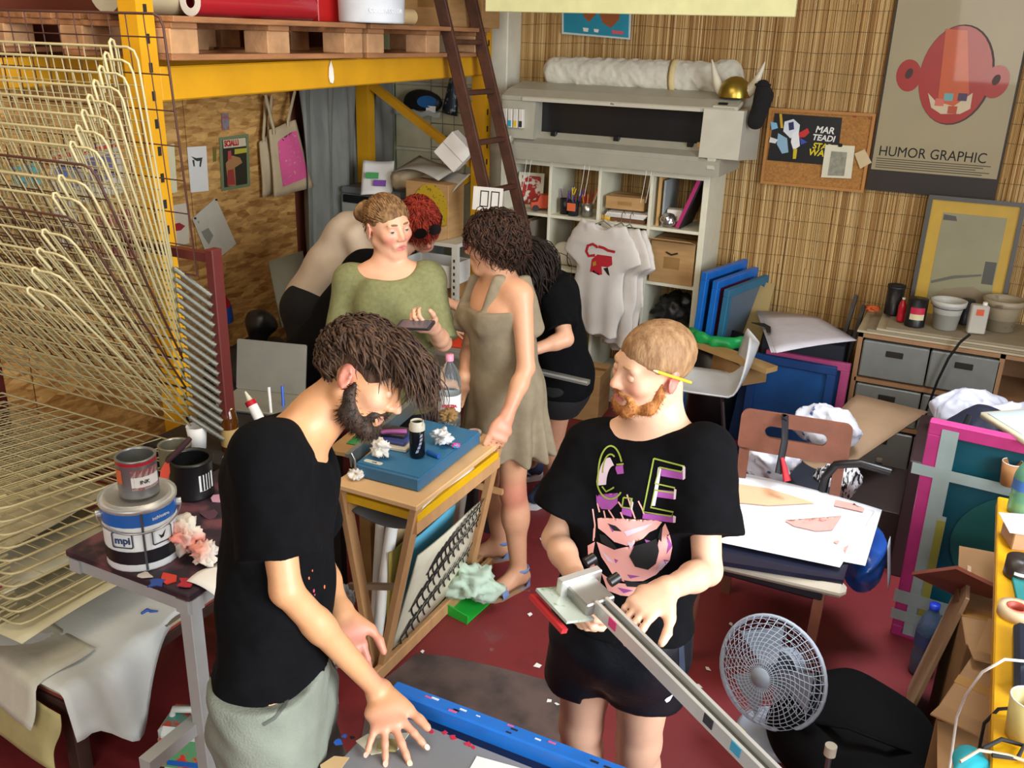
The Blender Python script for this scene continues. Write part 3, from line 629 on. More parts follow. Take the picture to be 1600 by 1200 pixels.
    decal('side_panel', [[(1060, 1005), (1068, 1005), (1072, 1090), (1062, 1100)]], M('panel_navy', '232c3c', .5), sh, t)
    decal('swoosh', [[(1038, 1093), (1041, 1090), (1043, 1094), (1052, 1083), (1046, 1094), (1041, 1097)]], M('print_white', 'd8dadc', .6), sh, t, .002, edge=4)
    # buzz cut, ginger beard
    HM = hairmat('buzz', '7c5a3c', 'a2805c'); hz = snoise(260, 36)
    blob('hair', cap_prims(H, (.0805, .1015, .0885), [((0, .118, -.035), (.092, .072, .088)), ((0, .045, -.10), (.1, .09, .112)), ((.085, .012, -.04), (.05, .06, .055)), ((-.085, .012, -.04), (.05, .06, .055))]), .0045, HM, t, disp=lambda P: .0016*hz(P))
    beard(H, t, hairmat('ginger', '93562c', 'c08648'), .007, 420, 41, .003)
    # pencil tucked behind the ear
    g = thing('pencil', 'yellow pencil tucked behind the ear of the bearded person', 'pencil', hl(H, (-.09, -.02, .02)))
    a, e_ = hl(H, (-.086, .062, .048)), hl(H, (-.094, -.055, -.004)); d = nrm(e_-a)
    b = B(); b.tube([a+d*.016, e_], .0036, 6); b.build('shaft', M('pencil_yellow', 'd9bc1e', .35), g)
    b = B(); b.tube([a+d*.005, a+d*.016], [.0012, .0036], 6); b.build('sharpened_wood', M('pencil_wood', 'd9b98c', .6), g)
    b = B(); b.tube([a, a+d*.005], [.0003, .0012], 6); b.build('lead', M('lead', '2a2a2a', .4), g)
    return J
# ---- woman in olive top
def woman_olive():
    J = dict(pel=W(618, 590, 3.80), chest=W(610, 462, 3.64), neck=W(605, 422, 3.62), head=W(607, 354, 3.58), sR=W(548, 440, 3.66), sL=W(668, 436, 3.62), eR=W(530, 540, 3.70), wR=W(545, 590, 3.55), eL=W(692, 535, 3.60), wL=W(676, 512, 3.38),
             hR=W(590, 600, 3.82), hL=W(648, 600, 3.80))
    for s in 'RL': h = J['h'+s]; J['k'+s] = V(h[0], h[1], .47); J['a'+s] = V(h[0], h[1]+.03, .085); J['t'+s] = J['a'+s]+nrm(TCh+.5*RTh)*.18
    check('olive', J); H = hframe(J['head'], .60*RTh+.76*TCh-ZUP*.02, ZUP-.10*RTh, 1.0)
    t = thing('person', 'person with light brown tied-up hair in olive green top holding a phone', 'person', (J['aR'][0], J['aR'][1], 0))
    q = torso_prims(J, (.15, .11), (.125, .095), (.145, .105))+[EC(J['neck']-V(0, 0, .03), hl(H, (0, -.035, -.05)), .046, .046, k=.02)]+head_prims(H, False, .96, .97)
    hp, nl = hand_prims(J['wL'], W(648, 508, 3.30)-J['wL'], UP*.8-RT*.3, UP*.6+TC*.9, (.8, .85, .85, .9), .06, .35, .95)
    for s in 'RL': q += arm_prims(J['s'+s], J['e'+s], J['w'+s], .95)+leg_prims(J['h'+s], J['k'+s], J['a'+s], 1., J['t'+s])
    blob('body', q+hp, .0058, skin('c', ''), t, paint=head_paint(H, 'c4706a', 'dd8f78', 'd89880'), base='d9a586')
    add_eyes(H, t, (.15, 1, 0), '5d6f6a', .15, '7a5a3e', 'd3a084')
    nz = snoise(18, 51); c = []
    for s in 'RL':
        d = J['e'+s]-J['s'+s]; e = J['s'+s]+d*(.98 if s == 'L' else .95); c += [EC(J['s'+s], e, .066, .064, k=.03), cut_end(e, d)]
    c += torso_prims(J, (.165, .125), (.148, .112), (.156, .120), 0, .05, False)+[EC(J['neck']*.45+J['s'+s]*.55-V(0, 0, .03), J['s'+s], .05, .06, k=.04) for s in 'RL']+[EL(J['chest']-V(0, 0, .06)+nrm(TCh+.2*RTh)*.07+x*.065*RTh, (.065, .065, .065), None, .05) for x in (-1, 1)]
    c += [EC(J['pel'], J['pel']-V(0, 0, .10), (.168, .128), (.175, .135), u=RTh, k=.04), HP(J['pel']-V(0, 0, .12), (0, 0, -1)), EL(J['neck']+V(0, 0, .03)+TCh*.02, (.115, .10, .066), np.stack([RTh, TCh, ZUP]), .012, -1)]
    blob('top', c, .0065, M('olive_jersey', '76774f', .92, var=.14, scale=60, bump=.1, bscale=400), t, disp=lambda P: .007*nz(P), sm=2)
    c = [EC(J['h'+s]+V(0, 0, .02), J['k'+s], .098, .078, k=.03) for s in 'RL']+[EC(J['k'+s], J['a'+s]+V(0, 0, .03), .078, .070, k=.03) for s in 'RL']
    blob('trousers', c, .009, M('dark_denim', '1c1e26', .9, bump=.2, bscale=200), t, sm=2)
    for s in 'RL':
        a = J['a'+s]; fd = nrm(J['t'+s]-a); b0 = V(a[0], a[1], 0)
        blob('shoe', [EC(b0-fd*.03+V(0, 0, .045), b0+fd*.17+V(0, 0, .036), (.042, .04), (.044, .028), u=np.cross(ZUP, fd), k=.02), EC(a, b0+fd*.06+V(0, 0, .05), .045, .04, k=.03), HP((0, 0, 0.002), (0, 0, -1))], .008, M('shoe_grey', '55565a', .7), t)
    HM = hairmat('light_brown', '5f4028', '9a7850'); hz = snoise(60, 52)
    blob('hair_cap', cap_prims(H, (.080, .101, .088), [((0, .118, -.025), (.082, .058, .092)), ((0, .05, -.11), (.1, .09, .105)), ((.085, .012, -.04), (.03, .04, .05)), ((-.085, .012, -.04), (.03, .04, .05))]), .006, HM, t, disp=lambda P: .002*hz(P))
    hair_locks('hair_swept', H, 700, 5, lambda q: q[2] > -.3 and q[1] < .72 and not (abs(q[0]) > .6 and q[2] < 0), lambda q: V(-q[0]*.3, -1, -.35 if q[1] < 0 else .15), lambda q, r: .09+.03*r.rand(), .003, HM, t, .0015, 40, g=.05, lift=.003, jit=.07, cling=1.)
    b0 = hl(H, (.03, -.108, .045)); bz = snoise(70, 53)
    blob('hair_bun', [EL(b0, (.050, .042, .046), H['m'], .01)], .006, HM, t, disp=lambda P: .010*bz(P))
    hair_locks('loose_strands', H, 60, 6, lambda q: q[1] < -.2 and q[2] < .1, lambda q: V(q[0]*.4, -.3, -.9), .06, .0014, HM, t, .004, 60, g=.3, lift=.008, jit=.3)
    p = thing('phone', 'dark smartphone in the hand of the person in olive top', 'phone', W(650, 509, 3.27)); b = B(frame(W(649, 508, 3.275), RT*.95+TC*.3-UP*.05, z=UP*.8+TC*.5))
    b.prism(rrect(-.066, -.033, .066, .033, .008), -.004, .004); b.build('case', M('phone_dark', '2c2a30', .35), p)
    b = B(frame(W(649, 508, 3.275), RT*.95+TC*.3-UP*.05, z=UP*.8+TC*.5)); b.prism(rect(-.056, -.029, .056, .029), .004, .0046); b.build('screen', M('phone_glass', '5a5660', .1), p)
# ---- woman in beige dress
def woman_dress():
    fl = U(797, 918, 'z', 0); fb = U(757, 872, 'z', 0)
    J = dict(pel=W(790, 600, 3.66), chest=W(782, 482, 3.52), neck=W(780, 438, 3.48), head=W(770, 382, 3.44), sR=W(752, 455, 3.62), sL=W(815, 462, 3.40), eR=W(735, 540, 3.72), wR=W(725, 590, 3.62), eL=W(822, 575, 3.42), wL=W(790, 655, 3.38), hR=W(770, 610, 3.74), hL=W(806, 612, 3.60))
    J['aL'] = fl+V(.03, .02, .08); J['aR'] = fb+V(.06, .03, .08); fd = nrm(-RTh*.75+TCh*.65); fd2 = nrm(-RTh*.95+TCh*.25)
    J['tL'] = J['aL']+fd*.17; J['tR'] = J['aR']+fd2*.17
    for s in 'RL': J['k'+s] = (J['h'+s]*.47+J['a'+s]*.53)+(-RTh*.02)
    check('dress', J); H = hframe(J['head'], -.94*RTh-.22*TCh-.05*ZUP, ZUP+.02*RTh, .97)
    t = thing('person', 'person with dark curly hair and glasses in sleeveless taupe dress and blue sandals', 'person', (J['aL'][0], J['aL'][1], 0))
    q = torso_prims(J, (.145, .11), (.118, .09), (.138, .10))+[EC(J['neck']-V(0, 0, .03), hl(H, (0, -.03, -.06)), .046, .044, k=.04)]+head_prims(H, False, .97, .97)
    hp, nl = hand_prims(J['wL'], W(775, 695, 3.36)-J['wL'], -TC*.8-RT*.3, -RT+TC*.2, (.35, .4, .45, .5), .06, .2, .93, tdir=nrm(W(775, 695, 3.36)-J['wL'])-RT*.35)
    hp += hand_prims(J['wR'], -ZUP-.3*RTh, TCh, -RTh, (.3, .3, .3, .3), .06, .3, .9)[0]
    for s in 'RL': q += arm_prims(J['s'+s], J['e'+s], J['w'+s], .92)+leg_prims(J['h'+s], J['k'+s], J['a'+s], .94, None, False)
    for s, d in (('L', fd), ('R', fd2)):
        a = J['a'+s]; b0 = V(a[0], a[1], .018); sd = np.cross(ZUP, d)
        q += [EC(a, b0-d*.02+V(0, 0, .03), .031, .030, k=.02), EC(b0-d*.02+V(0, 0, .032), b0+d*.115+V(0, 0, .020), (.030, .03), (.041, .018), u=sd, k=.025), EC(a+d*.02, b0+d*.10+V(0, 0, .026), .03, .02, k=.03)]
        sg = 1 if s == 'R' else -1
        for i in range(5):
            o = (.028-.0145*i)*sg; q.append(EC(b0+d*(.115)+sd*o+V(0, 0, .012), b0+d*(.158-.009*i)+sd*o*1.05+V(0, 0, .009), .0115 if i == 0 else .0085, .0095 if i == 0 else .0072, k=.005))
        q.append(EL((J['k'+s]*.7+a*.3)-d*.02, (.042, .042, .10), None, .03))
    blob('body', q+hp, .0056, skin('d', ''), t, paint=head_paint(H, 'b0665c', 'd08f74', 'cf8a72')+[(EL(J['kL'], .05), 'c9836a', .06), (EL(J['wL'], .05), 'c88d70', .08)], base='cf9a78')
    add_eyes(H, t, (0, 1, 0), '3a2c20', .2, '2a2018', 'cc9878')
    # dress
    DM = M('taupe_jersey', '83765f', .9, var=.1, scale=30, bump=.08, bscale=400); nz = snoise(16, 61); u = nrm(J['sL']-J['sR']); fc = np.cross(u, ZUP)
    hemc = (J['kL']+J['kR'])/2+V(0, 0, .03)+RTh*.02; hz = U(790, 716, 'y', hemc[1])[2]; hemc[2] = hz+.025
    def dd(P):
        a = np.arctan2(P[:, 1]-J['pel'][1], P[:, 0]-J['pel'][0]); w = np.clip((J['pel'][2]+.08-P[:, 2])/.35, 0, 1.2); return .004*nz(P)+.016*w*np.sin(a*9+3*np.sin(a*2))
    top = nrm(J['neck']-J['pel'])
    c = [EC(J['pel'], J['pel']*.48+J['chest']*.52, (.158, .125), (.138, .108), u=u, k=.05), EC(J['pel']*.48+J['chest']*.52, J['chest'], (.138, .108), (.148, .112), u=u, k=.05), EC(J['pel'], hemc, (.16, .135), (.205, .185), u=u, k=.06)]
    c += [EL(J['chest']-V(0, 0, .035)-RTh*.075+x*u*.06, (.062, .062, .06), None, .05) for x in (-1, 1)]+[HP(hemc+V(0, 0, .04), (0, 0, -1)), HP(J['chest']+V(0, 0, .015), V(0, 0, 1)-RTh*.12)]
    c += [EC(J['s'+s]*.60+J['neck']*.40+V(0, 0, .030)+a*RTh*.03, J['chest']+(J['s'+s]-J['neck'])*.62-V(0, 0, .045)+RTh*(.09*a-.015), (.021, .05), (.03, .05), u=u, k=.012) for s in 'RL' for a in (-1, 1)]
    blob('dress', c, .0062, DM, t, disp=dd, sm=1)
    SB = M('sandal_suede', '6d81ad', .8, bump=.15, bscale=300); SO = M('sandal_sole', '9a7a58', .7)
    for s, d in (('L', fd), ('R', fd2)):
        a = J['a'+s]; b0 = V(a[0], a[1], 0); sd = np.cross(ZUP, d); sn = thing('sandal', 'blue suede sandal on the %s foot of the person in the taupe dress' % ('forward' if s == 'L' else 'rear'), 'sandal', b0, 'blue sandals'); m = frame(b0, d, z=ZUP)
        b = B(m); o = [(x, y) for x, y in zip([-.055, -.02, .05, .11, .15, .165, .16, .12, .06, 0, -.045], [.0, -.034, -.032, -.044, -.038, -.005, .03, .043, .036, .034, .025])]; b.prism(o, 0, .016); b.build('sole', SO, sn)
        b = B(m); an = np.linspace(-1.75, 1.75, 13); rg = []
        for q_ in an: rg.append([(.095, .047*math.sin(q_)*1.0, .022+.036*math.cos(q_)), (.128, .049*math.sin(q_), .018+.033*math.cos(q_))])
        vs = np.array(rg).reshape(-1, 3); b.add(np.r_[vs, vs*[1, 1.05, 1.06]], [(2*i, 2*i+1, 2*i+3, 2*i+2) for i in range(12)]+[(26+2*i, 28+2*i, 29+2*i, 27+2*i) for i in range(12)], True); b.build('toe_strap', SB, sn)
        b = B(m); b.tube([(.004+.04*math.cos(x)*1.05-.004, .038*math.sin(x), .092+.004*math.cos(x)) for x in np.linspace(0, 6.28, 18, endpoint=False)], .011, 6, closed=True, squash=.35, up=(1, 0, 0)); b.build('ankle_strap', SB, sn)
        b = B(m); rg = []
        for x in np.linspace(-2.2, 2.2, 15):
            rg.append([(-.005-.045*math.cos(x), .040*math.sin(x), .016), (-.005-.043*math.cos(x), .040*math.sin(x), .016+.06*max(0, math.cos(x))+.004)])
        vs = np.array(rg).reshape(-1, 3); b.add(np.r_[vs, vs*[1.06, 1.06, 1]], [(2*i, 2*i+1, 2*i+3, 2*i+2) for i in range(14)]+[(30+2*i, 32+2*i, 33+2*i, 31+2*i) for i in range(14)], True); b.build('heel_counter', SB, sn)
    HM = hairmat('dark_curls', '1b120e', '4a3022'); hz_ = snoise(60, 63)
    blob('hair_cap', cap_prims(H, (.087, .108, .096), [((0, .125, -.04), (.085, .062, .095)), ((0, .07, -.11), (.11, .085, .09))]), .007, HM, t, disp=lambda P: .006*hz_(P))
    hair_locks('hair_curls', H, 1100, 7, lambda q: q[2] > -.55 and not (q[1] > .45 and q[2] < .35) and not (q[1] > .05 and q[2] < -.1), lambda q: V(q[0]*.8, -.45+q[1]*.2, -.7)+q*.4, lambda q, r: .08+.06*r.rand(), .0034, HM, t, .008, 95, g=.45, lift=.018, jit=.28, steps=12)
    GL = thing('eyeglasses', 'dark red framed glasses on the person in the taupe dress', 'glasses', hl(H, (0, .1, .0))); gm = M('glasses_frame', '5a1420', .3)
    for x in (-1, 1):
        b = B(); b.tube([hl(H, (x*.032+.021*math.cos(a), .101-.004*abs(math.cos(a)), .000+.017*math.sin(a))) for a in np.linspace(0, 6.28, 18, endpoint=False)], .0022, 5, closed=True); b.build('rim', gm, GL)
        b = B(); b.tube([hl(H, (x*.054, .098, .006)), hl(H, (x*.078, .05, .008)), hl(H, (x*.082, -.01, .004))], .0022, 5); b.build('temple', gm, GL)
    b = B(); b.tube([hl(H, (-.012, .104, .004)), hl(H, (0, .107, .006)), hl(H, (.012, .104, .004))], .002, 5); b.build('bridge', gm, GL)
# ---- woman in black tee and shorts, bending over the back table
def woman_black():
    J = dict(pel=W(882, 590, 4.20), chest=W(862, 462, 4.02), neck=W(845, 428, 3.98), head=W(824, 418, 3.90), sL=W(868, 462, 3.90), sR=W(842, 450, 4.14), eL=W(884, 530, 3.88), wL=W(838, 545, 3.84), eR=W(850, 530, 4.2), wR=W(815, 540, 4.1), hL=W(872, 605, 4.14), hR=W(888, 598, 4.30))
    fl = U(852, 775, 'z', 0); J['aL'] = fl+V(.02, .03, .085); J['aR'] = fl+V(-.16, .14, .085); J['tL'] = J['aL']+nrm(-RTh*.55+TCh*.8)*.17; J['tR'] = J['aR']+nrm(-RTh*.8+TCh*.3)*.17
    for s in 'RL': J['k'+s] = J['h'+s]*.46+J['a'+s]*.54-RTh*.01
    check('black', J); H = hframe(J['head'], -.75*RTh-.5*ZUP-.1*TCh, ZUP*.8-.5*RTh, .95)
    t = thing('person', 'person with long dark hair in black t-shirt and black shorts bending at the back table', 'person', (J['aL'][0], J['aL'][1], 0))
    q = torso_prims(J, (.15, .11), (.12, .09), (.14, .10))+[EC(J['neck']-V(0, 0, .03), hl(H, (0, -.03, -.06)), .046, .044, k=.04)]+head_prims(H, False)
    hp, nl = hand_prims(J['wL'], -RTh-.2*ZUP, -ZUP, TCh*-1, (.3, .3, .3, .3), .1, .3, .9)
    for s in 'RL': q += arm_prims(J['s'+s], J['e'+s], J['w'+s], .92)+leg_prims(J['h'+s], J['k'+s], J['a'+s], .98, J['tL'] if s == 'L' else J['tR'])
    blob('body', q+hp, .0068, skin('e', ''), t, paint=head_paint(H), base='d09c7c')
    TB = MATS['black_cotton']; nz = snoise(18, 71); c = []
    for s in 'RL': d = J['e'+s]-J['s'+s]; e = J['s'+s]+d*.72; c += [EC(J['s'+s], e, .064, .074, k=.03), cut_end(e, d)]
    c += torso_prims(J, (.165, .128), (.145, .115), (.155, .118), 0, .05, False)+[EC(J['neck']*.8+J['s'+s]*.2-V(0, 0, .03), J['s'+s], .05, .06, k=.04) for s in 'RL']+[EC(J['pel'], J['pel']-V(0, 0, .06), (.168, .13), (.17, .132), u=nrm(J['hL']-J['hR']), k=.04), HP(J['pel']-V(0, 0, .06), (0, 0, -1))]
    blob('t_shirt', c, .008, TB, t, disp=lambda P: .007*nz(P), sm=2)
    c = []
    for s in 'RL': e = J['h'+s]+(J['k'+s]-J['h'+s])*.42; c += [EC(J['h'+s]+V(0, 0, .03), e, .10, .105, k=.03), cut_end(e, (0, 0, -1), .3, .15)]
    blob('shorts', c+[EC(J['pel']-V(0, 0, .05), J['pel']+V(0, 0, .04), (.16, .125), (.15, .115), u=nrm(J['hL']-J['hR']), k=.04)], .008, M('black_shorts', '0e0f11', .85), t, sm=2)
    HM = hairmat('black', '100c0a', '2e2019')
    hz = snoise(50, 72); blob('hair_cap', cap_prims(H, (.084, .106, .094), [((0, .13, -.04), (.085, .062, .095)), ((0, .08, -.11), (.11, .085, .09))]), .008, HM, t, disp=lambda P: .003*hz(P))
    hair_locks('long_hair', H, 600, 8, lambda q: q[2] > -.5 and q[1] < .5, lambda q: V(q[0]*.9, -.2, -.6)+q*.3, lambda q, r: .20+.08*r.rand(), .0038, HM, t, .003, 20, g=.6, lift=.012, jit=.15, steps=9)
    for s in 'LR': sneaker(V(J['a'+s][0], J['a'+s][1], 0), nrm(V(*(J['t'+s]-J['a'+s]))), 'navy running shoe with white sole on the %s foot of the person in black shorts' % ('nearer' if s == 'L' else 'other'))
def sneaker(b0, d, label):
    sd = np.cross(ZUP, d); g = thing('sneaker', label, 'shoe', b0, 'navy running shoes'); fz = snoise(80, 5)
    blob('upper', [EC(b0-d*.035+V(0, 0, .055), b0+d*.165+V(0, 0, .045), (.042, .045), (.043, .028), u=sd, k=.02), EC(b0-d*.03+V(0, 0, .085), b0+d*.08+V(0, 0, .06), .040, .036, k=.03), HP(b0+V(0, 0, .022), (0, 0, -1)), CY(b0-d*.01+V(0, 0, .085), b0-d*.015+V(0, 0, .2), .034)], .0075, M('navy_mesh', '2b3550', .8, bump=.3, bscale=300), g)
    m = frame(b0, d, z=ZUP); b = B(m); o = [(x, y) for x, y in zip([-.08, -.05, .03, .12, .19, .212, .19, .12, .04, -.05], [0, -.042, -.042, -.05, -.036, 0, .036, .05, .042, .042])]; b.prism(o, 0, .026); b.build('sole', M('white_rubber', 'dcdcdc', .6), g)
    for i in range(4):
        b = B(m); x = .05+.022*i; b.tube([(x, -.028, .085-.012*i), (x, 0, .100-.012*i), (x, .028, .085-.012*i)], .004, 5); b.build('lace', M('lace_white', 'd0d0d4', .8), g)
    for y, sg in ((.0455, 1), (-.0455, -1)):
        b = B(frame(b0+sd*y*1.02+V(0, 0, .05)+d*.05, d, z=sd*sg)); sx = sg; o = [(-.045*1, .012), (-.02, -.012), (0, -.016), (.05, .018), (0, -.004), (-.018, -.002)]; b.prism([(x_, y_ if True else 0) for x_, y_ in o], -.004, .003); b.build('swoosh', M('swoosh_grey', '9aa4b8', .5), g)
# ---- two people bending over the back table from its left end
def bending_pair():
    TB = MATS['black_cotton']
    J = dict(pel=W(482, 470, 4.62), chest=W(548, 368, 4.55), neck=W(590, 352, 4.5), head=W(628, 362, 4.48), sR=W(560, 372, 4.40), sL=W(572, 350, 4.70), eR=W(588, 450, 4.42), wR=W(640, 490, 4.40), eL=W(610, 440, 4.7), wL=W(660, 470, 4.6), hR=W(478, 480, 4.54), hL=W(488, 474, 4.72))
    for s in 'RL': h = J['h'+s]; J['k'+s] = V(h[0]-.02, h[1], .48); J['a'+s] = V(h[0]-.08, h[1], .085); J['t'+s] = J['a'+s]+RTh*.17
    check('white', J); H = hframe(J['head'], .7*RTh-.7*ZUP, ZUP*.7+.7*RTh, .95)
    t = thing('person', 'person in pale t-shirt and black trousers bending forward behind the person in olive top', 'person', (J['aR'][0], J['aR'][1], 0))
    q = torso_prims(J)+[EC(J['neck'], hl(H, (0, -.03, -.06)), .046, .044, k=.04)]+head_prims(H, False)
    hp, nl = hand_prims(J['wR'], RTh-.3*ZUP, -ZUP, TCh*-1, (.3, .3, .3, .3), .1, .3, .9); hp2, nl = hand_prims(J['wL'], RTh-.3*ZUP, -ZUP, TCh, (.3, .3, .3, .3), .1, .3, .9)
    for s in 'RL': q += arm_prims(J['s'+s], J['e'+s], J['w'+s], .92)+leg_prims(J['h'+s], J['k'+s], J['a'+s], .98, J['t'+s])
    blob('body', q+hp+hp2, .0075, skin('f', ''), t, paint=head_paint(H), base='d0a184'); nz = snoise(16, 81); c = []
    for s in 'RL': d = J['e'+s]-J['s'+s]; e = J['s'+s]+d*.6; c += [EC(J['s'+s], e, .060, .07, k=.03), cut_end(e, d)]
    ax = nrm(J['chest']-J['pel']); c += torso_prims(J, (.16, .125), (.145, .115), (.15, .118), 0, .05, False)+[HP(J['pel']-ax*.02, -ax)]
    blob('t_shirt', c, .009, M('pale_jersey', 'c4b4a2', .9, var=.06, bump=.08, bscale=300), t, disp=lambda P: .007*nz(P), sm=2)
    tr = [EC(J['h'+s]+V(0, 0, .0), J['k'+s], .105, .08, k=.03) for s in 'RL']+[EC(J['k'+s], J['a'+s]+V(0, 0, .02), .078, .065, k=.03) for s in 'RL']+[EC(J['pel']-ax*.04, J['pel']+ax*.03, (.155, .12), (.152, .118), u=nrm(J['hL']-J['hR']), k=.05)]
    blob('trousers', tr, .010, M('black_denim', '0f1013', .9), t, sm=2)
    hz = snoise(50, 82); blob('hair', cap_prims(H, (.084, .106, .094), [((0, .13, -.04), (.085, .062, .095)), ((0, .08, -.11), (.11, .085, .09))]), .008, hairmat('dark_curls', '1b120e', '4a3022'), t, disp=lambda P: .004*hz(P))
    for s in 'RL':
        a = J['a'+s]; b0 = V(a[0], a[1], 0); blob('shoe', [EC(b0-RTh*.03+V(0, 0, .045), b0+RTh*.17+V(0, 0, .036), (.042, .04), (.044, .028), u=TCh, k=.02), EC(a, b0+RTh*.06+V(0, 0, .05), .045, .04, k=.03), HP((0, 0, .002), (0, 0, -1))], .01, MATS['shoe_black'], t)
    # red-haired person in black
    J = dict(pel=W(492, 560, 4.22), chest=W(575, 430, 4.24), neck=W(620, 392, 4.22), head=W(658, 352, 4.16), sR=W(590, 438, 4.10), sL=W(605, 405, 4.36), eR=W(640, 500, 4.12), wR=W(690, 510, 4.05), eL=W(660, 450, 4.4), wL=W(702, 475, 4.22), hR=W(488, 572, 4.14), hL=W(498, 562, 4.32))
    for s in 'RL': h = J['h'+s]; J['k'+s] = V(h[0]-.02, h[1], .46); J['a'+s] = V(h[0]-.06, h[1], .085); J['t'+s] = J['a'+s]+RTh*.17
    check('red', J); H = hframe(J['head'], .35*RTh+.62*TCh-.55*ZUP, ZUP*.85+.45*TCh-.05*RTh, .97)
    t = thing('person', 'person with wavy red hair in black dress bending over the back table', 'person', (J['aR'][0], J['aR'][1], 0))
    q = torso_prims(J)+[EC(J['neck'], hl(H, (0, -.03, -.06)), .046, .044, k=.04)]+head_prims(H, False)
    hp, nl = hand_prims(J['wR'], RTh-.15*ZUP+.3*TCh, -ZUP, -TCh, (.12, .12, .12, .15), .4, .2, .95); hp2, nl = hand_prims(J['wL'], RTh-.1*ZUP, -ZUP, TCh, (.15, .15, .15, .15), .4, .2, .95)
    for s in 'RL': q += arm_prims(J['s'+s], J['e'+s], J['w'+s], .92)+leg_prims(J['h'+s], J['k'+s], J['a'+s], .98, J['t'+s])
    blob('body', q+hp+hp2, .0066, skin('g', ''), t, paint=head_paint(H), base='d8a88c'); add_eyes(H, t, (0, .9, -.3), '4a4a3a', .7, '5a2418', 'd4a286')
    ax = nrm(J['chest']-J['pel']); nz = snoise(16, 84); c = torso_prims(J, (.165, .13), (.15, .12), (.155, .12), 0, .05, False)+[EC(J['pel'], (J['kR']+J['kL'])/2, (.17, .14), (.20, .18), u=TCh, k=.06), HP((0, 0, .5), (0, 0, -1))]
    blob('dress', c, .009, TB, t, disp=lambda P: .008*nz(P), sm=2)
    for s in 'RL':
        a = J['a'+s]; b0 = V(a[0], a[1], 0); blob('shoe', [EC(b0-RTh*.03+V(0, 0, .045), b0+RTh*.17+V(0, 0, .036), (.042, .04), (.044, .028), u=TCh, k=.02), EC(a, b0+RTh*.06+V(0, 0, .05), .045, .04, k=.03), HP((0, 0, .002), (0, 0, -1))], .01, MATS['shoe_black'], t)
    HM = hairmat('red', '5e1410', 'a83a24'); hz = snoise(50, 85)
    blob('hair_cap', cap_prims(H, (.085, .107, .094), [((0, .135, -.05), (.08, .062, .085)), ((0, .08, -.12), (.11, .085, .09))]), .007, HM, t, disp=lambda P: .005*hz(P))
    hair_locks('hair_waves', H, 800, 9, lambda q: q[2] > -.5 and not (q[1] > .65 and q[2] < .2), lambda q: V(q[0]*.8, q[1]*.5, -.6)+q*.3, lambda q, r: .07+.05*r.rand(), .0038, HM, t, .006, 80, g=.5, lift=.010, jit=.2, steps=9, cling=.9)
    g = thing('sunglasses', 'black sunglasses pushed up on the red hair', 'sunglasses', hl(H, (0, .1, .06)))
    gm = M('black_gloss', '0b0b0c', .12)
    for x in (-1, 1):
        b = B(frame(hl(H, (x*.034, .098, .072)), H['m'][0], z=H['m'][1]*.8+H['m'][2]*.6)); b.prism(ell(0, 0, .029, .023, 16), -.003, .003); b.build('lens', gm, g)
        b = B(); b.tube([hl(H, (x*.062, .092, .075)), hl(H, (x*.094, .03, .06)), hl(H, (x*.096, -.03, .04))], .003, 5); b.build('temple', gm, g)
    b = B(); b.tube([hl(H, (-.008, .102, .078)), hl(H, (.008, .102, .078))], .003, 5); b.build('bridge', gm, g)
# ------------------------------------------------------------------ room shell
def osb_mat():
    m = bpy.data.materials.new('osb'); m.use_nodes = True; nt = m.node_tree; L = nt.links.new; b = nt.nodes['Principled BSDF']; MATS['osb'] = m
    tc = nt.nodes.new('ShaderNodeTexCoord'); prev = None
    for i, (sc, rot) in enumerate(((9, .5), (11, -.7), (7, 1.4))):
        mp = nt.nodes.new('ShaderNodeMapping'); mp.inputs['Rotation'].default_value = (rot, 0, 0); mp.inputs['Scale'].default_value = (sc, sc*.9, sc*3.4); L(tc.outputs['Object'], mp.inputs[0])
        v = nt.nodes.new('ShaderNodeTexVoronoi'); v.inputs['Scale'].default_value = 1.6; L(mp.outputs[0], v.inputs['Vector'])
        if prev is None: prev = v.outputs['Color']
        else:
            x = nt.nodes.new('ShaderNodeMix'); x.data_type = 'RGBA'; x.inputs[0].default_value = .5; L(prev, x.inputs[6]); L(v.outputs['Color'], x.inputs[7]); prev = x.outputs[2]
    bw = nt.nodes.new('ShaderNodeRGBToBW'); L(prev, bw.inputs[0]); rp = nt.nodes.new('ShaderNodeValToRGB'); L(bw.outputs[0], rp.inputs[0])
    rp.color_ramp.elements[0].position = .25; rp.color_ramp.elements[0].color = lin('96652c'); rp.color_ramp.elements[1].position = .75; rp.color_ramp.elements[1].color = lin('dbad66')
    L(rp.outputs[0], b.inputs['Base Color']); b.inputs['Roughness'].default_value = .7
    bp = nt.nodes.new('ShaderNodeBump'); bp.inputs['Strength'].default_value = .25; bp.inputs['Distance'].default_value = .004; L(bw.outputs[0], bp.inputs['Height']); L(bp.outputs[0], b.inputs['Normal']); return m
